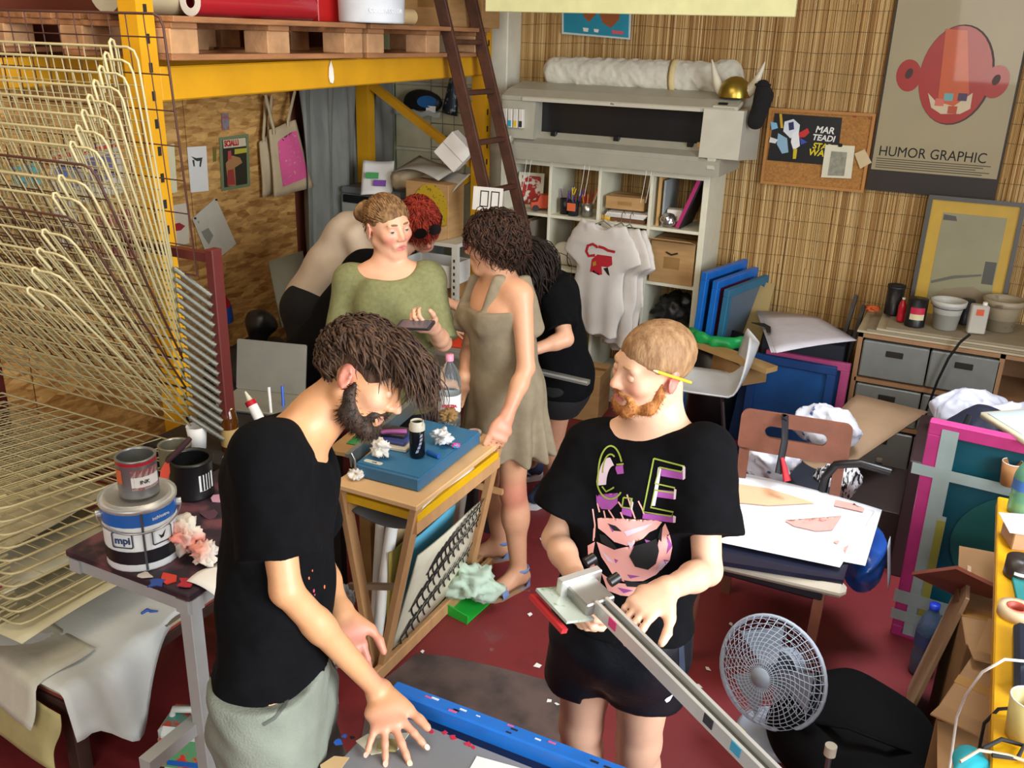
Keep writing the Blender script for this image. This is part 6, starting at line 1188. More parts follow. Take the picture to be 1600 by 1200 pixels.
# ------------------------------------------------------------------ paint table
ZT = .80
def can(nm, lab, c, r, h, body, bands=(), lid=None, open_=None, cat='can', grp=None, n=28, seam=False):
    c = V(*c); t = thing(nm, lab, cat, c, grp); b = B()
    if open_ is not None: b.lathe([(.001, 0), (r, 0), (r*1.01, .004), (r, .008), (r, h-.006), (r*1.03, h-.003), (r*1.03, h), (r*.9, h), (r*.9, h-.006), (r*.94, h-.012), (r*.94, .006), (.001, .006)], c, n); b.build('body', body, t); b = B(); b.lathe([(.001, h*.35), (r*.93, h*.35)], c, n); b.build('paint', open_, t)
    else: b.lathe([(.001, 0), (r, 0), (r*1.01, .004), (r, .008), (r, h), (.001, h)], c, n); b.build('body', body, t)
    for nm_, z0, z1, mt, a0, a1 in bands:
        b = B(); an = np.linspace(a0, a1, max(4, int(n*abs(a1-a0)/6.28))); k = len(an); rr = r*1.004+.0004
        vs = [c+V(rr*math.cos(a), rr*math.sin(a), z) for z in (z0, z1) for a in an]; b.add(vs, [(i, i+1, k+i+1, k+i) for i in range(k-1)], True); b.build(nm_, mt, t)
    if lid: b = B(); b.lathe([(.001, h+.002), (r*.80, h+.002), (r*.84, h+.008), (r*.9, h+.008), (r*.92, h-.002), (r*1.02, h-.001), (r*1.05, h+.006), (r*1.05, h-.006), (r*1.01, h-.012)], c, n); b.build('lid', lid, t)
    return t
def on_can(c, r, z, px_ang): a = px_ang; d = V(math.cos(a), math.sin(a), 0); return frame(V(*c)+d*(r+.0012)+V(0, 0, z), V(-math.sin(a), math.cos(a), 0), z=d)
TOC = lambda c: math.atan2(-c[1], -c[0])          # direction from c towards the viewpoint side of the room
def crumple(nm, lab, c, r, mt, seed, sq=.75, h=.005, cat='tissue', grp=None, amp=.3, base=None, paint=None):
    """crumpled paper: creased, flat-shaded ball resting on c"""
    t = thing(nm, lab, cat, c, grp); bm = bmesh.new(); bmesh.ops.create_icosphere(bm, subdivisions=4, radius=1.); P = np.array([v.co[:] for v in bm.verts]); fs = np.array([[v.index for v in f.verts] for f in bm.faces]); bm.free()
    a, b_, d = snoise(2.4, seed, 2), snoise(5.5, seed+50, 2), snoise(11, seed+90, 2); g = 1.15-amp*1.5*np.abs(a(P))-amp*1.1*np.abs(b_(P))-amp*.55*np.abs(d(P)); Q = P*g[:, None]*r; Q[:, 2] *= sq; Q[:, 1] *= .9; Q[:, 2] -= Q[:, 2].min(); Q = Q+V(*c)
    me = mesh_np('paper', Q, fs, ORG[t.name], False)
    if base is not None:
        k = np.tile(np.array(lin(base)), (len(Q), 1))
        for p, col, soft in (paint or []): w = np.clip(1-pdist(p, Q)/soft, 0, 1)[:, None]; k = k*(1-w)+np.array(lin(col))*w
        me.color_attributes.new('Col', 'FLOAT_COLOR', 'POINT').data.foreach_set('color', k.astype(np.float32).ravel())
    link(me, 'paper', mt, t); return t
def paint_table():
    t = thing('paint_table', 'grey steel-framed worktable with paint-stained top', 'table', (-1.9, 2.0, 0)); GM = M('steel_grey', 'a3a6a4', .5, var=.05); x0, x1, y0, y1 = -2.13, -1.66, 1.48, 2.10
    b = B(); b.box(((x0+x1)/2, (y0+y1)/2, ZT-.012), (x1-x0, y1-y0, .022), bev=.003); b.build('top', M('stained_top', '2c1f2a', .5, col2='6a4048', thr=(.5, .62), scale=9), t)
    for x in (x0+.03, x1-.03):
        for y in (y0+.03, y1-.03):
            if x > -2 or y > 2: b = B(); b.box((x, y, (ZT-.024)/2), (.042, .042, ZT-.024), bev=.002); b.build('leg', GM, t)
    for a, e in (((x0, y0+.03), (x1, y0+.03)), ((x0, y1-.03), (x1, y1-.03)), ((x0+.03, y0), (x0+.03, y1)), ((x1-.03, y0), (x1-.03, y1))): b = B(); b.bar((*a, ZT-.045), (*e, ZT-.045), .042, .042); b.build('apron_rail', GM, t)
    b = B(); b.bar((x0+.05, y1-.03, .30), (x1-.05, y1-.03, .30), .04, .04); b.build('lower_rail', GM, t)
    b = B(); b.bar((x1-.055, y0-.16, .34), (x1-.055, y1-.05, .34), .04, .04); b.build('lower_rail', GM, t)
    b = B(); b.box((-2.28, 2.40, ZT-.015), (.46, .58, .03), bev=.003); d2 = solo(b, 'side_table', M('side_black', '1c1a1c', .6), 'small dark side table under the laptop and beer bottle', 'table')
    for x in (-2.48, -2.08):
        for y in (2.14, 2.66): b = B(); b.box((x, y, (ZT-.03)/2), (.035, .035, ZT-.03)); b.build('leg', MATS['side_black'], d2)
    # white paint bucket with blue band
    c = (-1.92, 1.575, ZT); W_, BL, BK2 = M('bucket_print', 'd4d8da', .35), M('bucket_blue', '1d62b4', .35), M('bucket_black', '12141c', .4); r, h = .098, .185
    t = can('paint_bucket', 'white paint bucket with blue and black bands and steel lid on the worktable', c, r, h, W_, (('blue_band', .135, .182, BL, 0, 6.284), ('black_band', .022, .062, BK2, 0, 6.284)), M('lid_steel', 'b9bbb9', .35, .5), cat='bucket'); a0 = TOC(c)
    b = B(); a = a0+.02; b.bar(V(*c)+V(r*1.01*math.cos(a), r*1.01*math.sin(a), .004), V(*c)+V(r*1.01*math.cos(a), r*1.01*math.sin(a), h), .006, .004, up=(math.cos(a), math.sin(a), 0)); b.build('seam', M('seam_grey', '5e6266', .4, .6), t)
    for da in (.52, -.55): 
        m = on_can(c, r, .098, a0+da); b = B(m); b.prism(rrect(-.030, -.024, .030, .024, .007), -.001, .0006, rrect(-.027, -.021, .027, .021, .006)); b.build('logo_frame', M('logo_line', '3a4250', .5), t)
    words('ıpqɯ' if 0 else 'mpi', on_can(c, r, .088, a0-.55), .030, 'lettering', M('ink_navy', '2a4470', .6), t, bold=.0006)
    b = B(on_can(c, r, .098, a0+.52)); b.prism([(-.010, .004), (-.004, -.010), (.004, -.008), (.012, .012), (.002, .000), (-.002, -.002)], 0, .001); b.build('logo_mark', M('ink_black', '141416', .8), t)
    words('tovagliere serie' if 0 else 'inchiostro', on_can(c, r, .150, a0+.55), .013, 'lettering', M('ink_white', 'dfe4ea', .6), t)
    b = B(); b.tube([V(*c)+V((r+.012)*math.cos(a), (r+.012)*math.sin(a), .150-.028*math.sin((a-a0+1.5)/3.0*math.pi)) for a in np.linspace(a0-1.5, a0+1.5, 18)], .0028, 6); b.build('handle', M('steel_wire', 'a8a8a8', .3, .9), t)
    for da in (-1.5, 1.5): b = B(on_can(c, r, .150, a0+da)); b.cyl((0, 0, -.002), (0, 0, .012), .011, n=12); b.build('ear', M('lid_steel', 'b9bbb9', .35, .5), t)
    # red rimmed tin on the bucket
    c2 = (-1.915, 1.58, ZT+h+.010); t = can('paint_tin', 'open tin with red rim and white label standing on the paint bucket', c2, .053, .112, M('tin_steel', '8f9192', .35, .7), (('red_rim', .098, .110, M('rim_red', 'b0182a', .4), 0, 6.284), ('white_label', .028, .088, PW, a0-.35, a0+1.2), ('red_band', .066, .088, M('rim_red', 'b0182a', .4), a0-.35, a0+1.2), ('red_band', .028, .036, M('rim_red', 'b0182a', .4), a0-.35, a0+1.2), ('orange_label', .045, .085, M('label_orange', 'd8683a', .6), a0-1.35, a0-.85)), None, M('paint_grey', '6e6c58', .4), 'tin')
    words('INK', on_can(c2, .053, .046, a0+.3), .016, 'lettering', M('ink_black', '141416', .8), t)
    c3 = tuple(U(278, 745, 'z', ZT)); can('paint_tin', 'open plain metal tin behind the black ink pot', c3, .052, .12, M('tin_bare', '9c9a8c', .35, .75), (('white_label', .015, .05, PW, a0-.2, a0+.5),), None, M('paint_cream', 'a8a286', .4), 'tin')
    c4 = tuple(U(302, 770, 'z', ZT)); t = can('ink_pot', 'black ink pot with white label and a spatula across it', c4, .066, .125, M('plastic_black', '131314', .4), (('white_label', .03, .085, PW, a0+.25, a0+1.1),), None, M('ink_wet', '0a0a0a', .15), 'pot'); b = B(); b.tube([V(*c4)+V(.068*math.cos(a), .068*math.sin(a), .122) for a in np.linspace(0, 6.283, 26, endpoint=False)], .006, 6, closed=True); b.build('rim', M('plastic_black', '131314', .4), t)
    for k in range(4): b = B(on_can(c4, .0665, .06, a0+.4+.16*k)); b.prism(rect(-.003, -.028, .003, .026), 0, .0008); b.build('ink_drip', M('ink_black', '141416', .8), t)
    p = V(*c4); t = thing('spatula', 'spatula with orange blade lying across the black ink pot', 'spatula', p+V(0, 0, .12)); q = nrm(TCh*.75-RTh*.65); h2 = p+q*.075+V(0, 0, .134); h1 = h2+nrm(RTh*.55-q*.25+ZUP*.75)*.105; h3 = h2+nrm(q*.3-ZUP)*.1; b = B(); b.tube([h1, h1*.5+h2*.5, h2], [.008, .010, .006], 8); b.build('handle', M('handle_stained', '3c2226', .5), t); d = nrm(h3-h2); sd = nrm(np.cross(d, FW)); b = B(frame(h2, d, z=-FW)); b.prism([(0, -.006), (.03, -.016), (.10, -.012), (.105, .006), (.03, .014), (0, .006)], -.001, .001); b.build('blade', M('blade_orange', 'd24a30', .4), t)
    for k, (px, r_, h_, lab) in enumerate((((310, 700), .036, .085, 'white paper cup behind the open metal tin'), ((368, 748), .035, .08, 'white paper cup beside the beer bottle'))): cup('paper_cup', lab, tuple(U(*px, 'z', ZT)), r_, h_, M('cup_white', 'd8d6d0', .6), 'paper cups on the worktable', taper=.75)
    c5 = V(*U(361, 702, 'z', ZT)); t = thing('beer_bottle', 'brown glass beer bottle with cream neck label', 'bottle', c5); b = B(); b.lathe([(.001, 0), (.030, 0), (.031, .005), (.031, .115), (.026, .140), (.0145, .165), (.013, .215), (.015, .218), (.015, .228), (.012, .230), (.001, .230)], c5, 22); b.build('glass', M('glass_brown', '5a2e08', .08, trans=.35, coat=.5), t)
    b = B(); b.lathe([(.0195, .153), (.0142, .172), (.0138, .196)], c5, 20); b.build('neck_label', M('label_cream', 'cdc49c', .6), t); b = B(); b.lathe([(.0314, .02), (.0314, .085)], c5, 22); b.build('label_wrap', M('label_tan', 'a88a54', .6), t)
    # squeeze tube, laptop, folder
    e = U(408, 660, 'z', ZT+.018); a = W(383, 612, (e-EYE)@FW); t = thing('paint_tube', 'white paint tube with red band leaning by the laptop', 'tube', e); d = e-a; b = B(); b.tube([a, a+d*.3], [.004, .013], 12); b.build('nozzle', M('nozzle_cream', 'd0ccb4', .5), t); b = B(); b.tube([a+d*.3, a+d*.45], .021, 14); b.build('cap_band', M('plastic_red', 'b41828', .3), t); b = B(); b.tube([a+d*.45, e], .020, 14); b.build('body', PW, t)
    for k, (p0, p1, cc) in enumerate((((420, 605), (424, 650), 'd8d8d4'), ((441, 603), (443, 640), '2a5ab8'))): e = U(*p1, 'z', ZT+.001); a = W(*p0, (e-EYE)@FW); b = B(); b.tube([a, e], .006, 8); solo(b, 'marker_pen', M('marker_'+cc, cc, .4), ('white marker standing in front of the laptop', 'blue marker standing in front of the laptop')[k], 'marker', 'markers by the laptop')
    cl = V(*U(398, 640, 'z', ZT)); t = thing('laptop', 'open silver laptop seen from behind the screen', 'laptop', (cl[0], cl[1], ZT)); m = frame((cl[0]-.02, cl[1]+.05, ZT), (.9, .25, 0), z=(0, 0, 1)); AL = M('aluminium', 'a9a89e', .35, .7); b = B(m); b.box((0, 0, .008), (.30, .21, .014), bev=.004); b.build('base', AL, t); b = B(m@frame((0, .105, .015), (1, 0, 0), z=(0, -.98, .2))); b.prism(rrect(-.15, 0, .15, .205, .008), -.003, .003); b.build('screen_lid', AL, t)
    # tissues with pink ink, scraps, papers
    PT = M('tissue', 'ffffff', .85, var=.05, attr='Col'); c = V(*U(292, 868, 'z', ZT)); crumple('tissue', 'big crumpled tissue smeared with pink ink on the worktable corner', c, .062, PT, 5, 1.0, .0045, grp='tissues', amp=.45, base='d9d2c4', paint=[(EL(c+V(.0, -.05, .08), .022), 'e08a7a', .04), (EL(c+V(.05, .0, .04), .02), 'd8786a', .035)])
    c = V(*U(322, 880, 'z', ZT)); crumple('tissue', 'smaller crumpled tissue with salmon smear on the worktable corner', c, .050, PT, 8, .85, .0045, grp='tissues', amp=.45, base='dad2c6', paint=[(EL(c+V(-.01, -.03, .06), .018), 'e0907c', .035)])
    for k, (px, cc) in enumerate((((262, 905), 'c83a2a'), ((245, 912), '2a4a9a'), ((290, 912), 'b02a3a'), ((312, 840), '8a2a4a'), ((335, 860), 'c85a6a'), ((325, 805), '4a2a3a'), ((340, 780), 'b88a9a'), ((225, 900), 'd8d0c4'))):
        c = U(*px, 'z', ZT+.002); rg = random.Random(k); o = [(rg.uniform(.012, .036)*math.cos(a), rg.uniform(.010, .03)*math.sin(a)) for a in np.linspace(0, 6.28, 8, endpoint=False)]; b = B(place(c, rg.uniform(0, 3), .2*wob(k), .15*wob(k, 1, 2))); b.prism(o, 0, .003); solo(b, 'paint_scrap', M('scrap_'+cc, cc, .45), ('orange-red paint scrap under the tissue', 'blue paint scrap beside the bucket', 'crimson paint scrap at the table corner', 'plum paint scrap behind the tissue', 'pink paint scrap right of the tissue', 'dark plum paint scrap near the ink pot', 'mauve paint scrap beside the paper cup', 'cream paint scrap under the bucket edge')[k], 'paint scrap', 'scraps on the worktable')
    b = B(); b.sheet(lambda u, v: (*(U(335, 905, 'z', ZT)[:2]+V(-.05+u*.13, -.05+v*.12)[:2]), ZT+.006+.02*u-.05*u*u+.006*math.sin(v*5)), 8, 6, .0015); solo(b, 'paper_sheet', PW, 'white paper sheet sticking out over the worktable edge', 'paper')
    # canister on the lower shelf
    c = V(*U(262, 1165, 'z', .36)); c[2] = .345; c = V(-1.90, 1.66, .0); t = thing('canister', 'white plastic canister with colourful label on the floor under the worktable', 'canister', c); m = place(c, .35); WT = M('canister_white', 'c4cac4', .4, var=.1); b = B(m); b.box((0, 0, .085), (.19, .14, .17), bev=.02); b.build('body', WT, t); b = B(m); b.cyl((.05, .02, .165), (.05, .02, .19), .026, n=16); b.build('cap', WT, t)
    b = B(m); b.tube([(-.07, 0, .165), (-.06, 0, .195), (.0, 0, .20), (.015, 0, .168)], .011, 8); b.build('handle', WT, t); b = B(m); b.box((-.01, -.0712, .085), (.15, .002, .11)); b.build('label', M('label_green', '5a9a6a', .5, col2='c8382e', thr=(.5, .55), scale=14), t); b = B(m); b.box((.0, -.0724, .05), (.13, .002, .02)); b.build('label_band', BL, t)
    b = B(m); b.box((-.03, .0, .1702), (.10, .10, .002)); b.build('top_label', M('label_red', 'b8483a', .5, col2='4a8a7a', thr=(.48, .52), scale=20), t)
paint_table()
shelf_goods()
# ------------------------------------------------------------------ back-left corner
def back_corner():
    GM = M('copier_grey', '6c6f70', .5); GL = M('copier_light', '9b9c94', .5)
    t = thing('cabinet', 'grey cabinet carrying the office printer in the corner', 'cabinet', (-3.47, 5.10, 0)); b = B(); b.box((-3.47, 5.12, .51), (.56, .46, 1.02), bev=.004); b.build('body', M('cabinet_grey', '777a78', .5), t)
    for s in (-1, 1): b = B(); b.box((-3.47+s*.135, 4.885, .51), (.262, .012, .98), bev=.002); d = b.build('door', M('cabinet_grey2', '84867f', .5), t); b = B(); b.box((-3.47+s*.03, 4.872, .55), (.012, .014, .1), bev=.002); b.build('handle', MATS['steel_wire'], d)
    t = thing('office_printer', 'grey office inkjet printer on the corner cabinet', 'printer', (-3.5, 5.10, 1.02)); b = B(); b.box((-3.5, 5.12, 1.11), (.46, .38, .18), bev=.012); b.build('body', GL, t); b = B(); b.box((-3.5, 5.12, 1.225), (.46, .37, .045), bev=.01); b.build('scanner_lid', GM, t); b = B(); b.box((-3.5, 4.925, 1.175), (.40, .02, .05), bev=.003); b.build('panel', M('panel_black', '17181a', .3), t); b = B(); b.box((-3.5, 4.90, 1.075), (.30, .10, .012)); b.build('paper_tray', GM, t)
    def loose(nm, lab, px, y, sx, sy, mt, tilt, rz, bend=.02, cat='paper', th=.003):
        c = U(*px, 'y', y); m = place(c, rz, tilt); b = B(m); b.sheet(lambda u, v: ((u-.5)*sx, (v-.5)*sy, bend*math.sin(u*3.1)*math.cos(v*2.5)), 10, 8, th); return solo(b, nm, mt, lab, cat)
    o = loose('leaflet', 'white leaflet with green and violet print leaning on the office printer', (590, 278), 4.95, .20, .24, PW, 1.0, .45)
    c = U(587, 276, 'y', 4.93); m = place(c, .45, 1.0)
    for k, (cc, x, y) in enumerate((('4aa05a', -.02, .0), ('7a4aa0', .03, -.05))): b = B(m); b.box((x, y, .016), (.08, .04, .004)); b.build('print_block', M('ink_'+cc, cc, .6), o)
    nz = snoise(22, 71); p = U(640, 280, 'y', 5.0); t = thing('cloth_bag', 'beige crumpled cloth bag on the printer corner', 'bag', p); blob('cloth', [EL(p, (.13, .10, .075)), EL(p+V(.12, 0, -.01), (.09, .08, .06))], .008, M('cloth_beige', 'b3a284', .9), t, disp=lambda P: .02*nz(P))
    loose('paper_sheet', 'large grey paper sheet sagging over the beige bag', (670, 262), 4.95, .42, .26, M('paper_coolgrey', 'a7a49a', .8), .35, -.25, .05); loose('paper_sheet', 'second grey sheet slipping towards the ladder', (700, 285), 4.88, .26, .2, M('paper_coolgrey2', 'b4b2aa', .8), .7, -.5, .03)
    t = thing('shelf_rack', 'narrow white slotted-angle rack behind the person in olive top', 'rack', (-2.95, 4.85, 0)); WM = M('angle_white', 'cfcdbf', .5); x0, x1, y0, y1 = -3.16, -2.70, 4.66, 5.0
    for x in (x0, x1):
        for y in (y0, y1):
            b = B(); b.box((x, y, .52), (.035, .035, 1.04)); u = b.build('upright', WM, t)
            if y == y0 and x == x1:
                for k in range(12): bb = B(); bb.box((x, y-.018, .5+k*.04), (.010, .003, .018)); bb.build('slot', M('slot_dark', '1e1810', .8), u)
    for z in (.12, .56, 1.03): b = B(); b.box(((x0+x1)/2, (y0+y1)/2, z), (x1-x0+.04, y1-y0+.04, .022)); b.build('shelf', WM, t)
    t = thing('wire_basket', 'white perforated plastic basket in the slotted-angle rack', 'basket', (-2.92, 4.8, .571)); c = V(-2.93, 4.78, .775); b = B()
    b = B(); b.box((-2.93, 4.80, .765), (.36, .26, .008)); b.build('base', PW, t)
    for y in (4.675, 4.925): b = B(); b.box((-2.93, y, .83), (.36, .006, .13)); wl = b.build('wall', PW, t); [B().box((-3.08+.035*k, y-.004, .80+.032*j), (.018, .004, .018)).build('hole', M('slot_dark', '1e1810', .8), wl) for k in range(9) for j in range(3) if y < 4.7]
    for x in (-3.105, -2.755): b = B(); b.box((x, 4.80, .83), (.006, .26, .13)); b.build('wall', PW, t)
    for k, z in enumerate((.571, .662)): carton('wooden_box', ('lower tan wooden box under the white basket', 'upper tan wooden box under the white basket')[k], (-2.93, 4.80, z), (.34-.02*k, .26, .09), .03*k, 'wooden boxes in the rack', False, False, 0, M('box_tan', 'b08450', .7))
    c = V(-2.95, 4.80, 1.042); t = thing('display_box', 'tan carton with round yellow patterned print on the white rack', 'box', c); b = B(place(c, -.1)); b.box((0, .03, .16), (.32, .16, .32), bev=.003); b.build('body', KB, t); b = B(place(c, -.1)@frame((.03, -.052, .165), (1, 0, 0), z=(0, -1, 0))); b.prism(ell(0, 0, .13, .15, 26), 0, .004); b.build('yellow_print', M('print_mustard', 'b89a1e', .7, col2='6a5a1a', thr=(.60, .64), scale=60), t); b = B(place(c, -.1)@frame((.02, -.057, .14), (1, 0, 0), z=(0, -1, 0))); b.prism(ell(0, 0, .045, .06, 20), 0, .003); b.build('print_centre', M('print_ochre', 'a0822a', .7), t); b = B(place(c, -.1)); b.box((.02, -.09, .04), (.26, .14, .08), bev=.003); b.build('front_tray', KB, t)
    b = B(place(c, -.1)); b.cyl((.11, -.158, .05), (.11, -.163, .05), .02, n=14); b.build('blue_sticker', M('sticker_blue', '2a62b8', .5), t)
    p = U(712, 236, 'y', 4.95); t = thing('white_box', 'white cardboard box tilted on its corner beside the ladder', 'box', p-V(0, 0, .12)); b = B(place(p, .25, 0, .75)); b.box((0, 0, 0), (.17, .13, .17), bev=.003); b.build('body', PW, t); b = B(place(p, .25, 0, .75)); b.box((0, -.0655, 0), (.172, .002, .004)); b.build('lid_edge', M('paper_coolgrey', 'a7a49a', .8), t)
    # bags hanging on the grid
    p = U(660, 160, 'y', 5.555); t = thing('cap_in_bag', 'black and blue cap in clear bag hanging on the wire grid', 'cap', p); nz = snoise(30, 72); blob('cap_dome', [EL(p, (.15, .06, .085)), HP(p-V(0, 0, .05), (0, 0, -1))], .007, M('cap_black', '101216', .5), t, disp=lambda P: .006*nz(P)); b = B(frame(p+V(.07, -.055, .01), (1, .2, 0), z=(0, -1, .3))); b.prism(ell(0, 0, .07, .04, 18), 0, .004); b.build('blue_panel', M('cap_blue', '1a5a96', .5), t); b = B(frame(p+V(.10, -.062, -.035), (1, .1, 0), z=(0, -1, .1))); b.prism(rect(-.03, -.02, .04, .02), 0, .003); b.build('label', PW, t)
    b = B(); b.sheet(lambda u, v: (*(p[:2]+V(-.18+.36*u, -.07)[:2]), p[2]-.05-.035*v+.008*math.sin(u*19)), 16, 3, .002); b.build('bag_edge', M('clear_film', 'c8ccd0', .15, alpha=.45), t)
    p = U(706, 150, 'y', 5.575); t = thing('pouch', 'dark silver pouch hanging beside the ladder', 'pouch', p-V(0, 0, .1)); b = B(frame(p, (1, 0, -.15), z=(0, -1, 0))); b.sheet(lambda u, v: ((u-.5)*(.06+.06*v), (v-.5)*-.24, .02*math.sin(math.pi*u)), 8, 8, .006); b.build('pouch_body', M('pouch_silver', '39485a', .3, .5, col2='a8b4bc', thr=(.55, .62), scale=25), t); b = B(); b.tube([p+V(-.02, 0, .12), p+V(-.02, .02, .2)], .002, 5); b.build('cord', IK, t)
    # leaning grey board and black bags at the chipboard foot
    P_ = [U(*q, 'x', x) for q, x in (((420, 408), -3.55), ((472, 392), -3.55), ((484, 470), -3.45), ((440, 512), -3.40))]
    b = B(); q = [V(*p) for p in P_]; b.sheet(lambda u, v: (1-v)*((1-u)*q[0]+u*q[1])+v*((1-u)*q[3]+u*q[2]), 2, 2, .012); solo(b, 'grey_board', M('board_greygreen', '8d8f80', .7), 'grey-green board leaning behind the bending people', 'board')
    nz = snoise(14, 73)
    for k, (x, y, r, lab) in enumerate(((-3.45, 3.75, .30, 'big black bin bag at the foot of the chipboard wall'), (-3.35, 4.25, .26, 'smaller black bin bag behind the bending people'), (-3.1, 3.15, .24, 'black bin bag beside the drying rack post'))):
        t = thing('bin_bag', lab, 'bag', (x, y, 0), 'black bin bags'); blob('bag', [EL(V(x, y, r*.95), (r, r*.9, r)), EC((x, y, r*1.8), (x+.03, y, r*2.2), .06, .09), HP((0, 0, .0), (0, 0, -1))], .014, M('bag_black', '121316', .4), t, disp=lambda P: .03*nz(P))
    # ladder
    t = thing('ladder', 'old dark brown wooden ladder leaning against the yellow rack', 'ladder', (-2.1, 4.9, 0)); LW = M('ladder_wood', '4a2a1c', .7, var=.3, scale=10, bump=.3, bscale=50); rails = []
    for (a, e, y) in (((688, 0), (757, 295), 4.66), ((736, 0), (806, 300), 4.98)):
        A, E_ = U(*a, 'y', y), U(*e, 'y', y); d = (E_-A)/(A[2]-E_[2]); top = A-d*(2.75-A[2]); bot = A+d*(A[2]-0.01); rails.append((top, d)); b = B(); b.bar(bot, top, .028, .07, up=(1, 0, .4), bev=.004); b.build('rail', LW, t)
    for z in np.arange(.3, 2.7, .265):
        q = [tp+d*(tp[2]-z) for tp, d in rails]; b = B(); b.bar(q[0], q[1], .045, .028, up=(0, 0, 1), bev=.006); b.build('rung', LW, t)
    p = U(762, 311, 'y', 4.62); t = thing('sign', 'white card with two black rectangles standing by the ladder', 'sign', p-V(0, 0, .08)); m = frame(p, (1, .1, 0), z=(0, -1, .15)); b = B(m); b.prism(rect(-.09, -.065, .09, .065), -.002, .002); b.build('card', PW, t)
    for x in (-.02, .045): b = B(m); b.prism(rect(x-.026, -.045, x+.026, .045), .002, .003, rect(x-.02, -.039, x+.02, .039)); b.build('rectangle_print', IK, t)
    b = B(m); b.tube([(0, -.06, -.01), (.0, -.45, -.08)], .006, 6); b.build('stick', M('wood_pale', 'c19a62', .7), t)
back_corner()
# ------------------------------------------------------------------ worktable behind the group
def back_table():
    x0, x1, y0, y1, z = -2.62, -1.86, 3.42, 4.1, .86; t = thing('press_table', 'pale printing table behind the group of people', 'table', ((x0+x1)/2, (y0+y1)/2, 0)); WM = M('table_pale', 'bdb8a8', .5); b = B(); b.box(((x0+x1)/2, (y0+y1)/2, z-.02), (x1-x0, y1-y0, .04), bev=.004); b.build('top', WM, t)
    b = B(); b.box(((x0+x1)/2, y0-.012, z-.05), (x1-x0, .024, .05)); b.build('front_rail', M('rail_alu', 'c0bdb4', .4, .5), t)
    for x in (x0+.06, x1-.06):
        for y in (y0+.06, y1-.06): b = B(); b.box((x, y, (z-.04)/2), (.05, .05, z-.04)); b.build('leg', M('leg_dark', '2a2a2c', .5), t)
    b = B(place((-1.98, 3.56, z+.001), .2)); b.sheet(lambda u, v: ((u-.5)*.26, (v-.5)*.2, .004+.01*u*v), 4, 4, .0015); solo(b, 'paper_sheet', M('paper_vermilion', 'd83c1e', .6), 'vermilion paper under the hands on the printing table', 'paper')
    b = B(place((-1.93, 3.72, z+.012), .5)); b.box((0, 0, 0), (.26, .035, .024), bev=.003); solo(b, 'squeegee', M('wood_ochre', 'b88428', .6), 'ochre wooden squeegee lying on the printing table', 'squeegee')
    t = thing('alu_arm', 'thin aluminium arm sticking out from the printing table', 'bar', (-1.55, 3.40, .86)); a, e = U(752, 560, 'y', 3.40), U(920, 598, 'y', 3.40); AL = M('aluminium', 'a9a89e', .35, .7); b = B(); b.bar(a, e, .03, .018); b.build('bar', AL, t); b = B(); b.bar(a+V(0, -.016, .006), e+V(0, -.016, .006), .004, .008); b.build('edge', M('alu_bright', 'd8d8d4', .3, .6), t); b = B(); b.box((a+e)/2+V(-.2, 0, -.44), (.03, .03, .86)); b.build('support', MATS['leg_dark'], t)
    b = B(place((-1.28, 3.95, .0), .5)); b.box((0, 0, .035), (.16, .10, .07), bev=.005); solo(b, 'small_box', M('box_pale', 'b8bcb8', .6), 'small pale box on the floor behind the person in black shorts', 'box')
back_table()
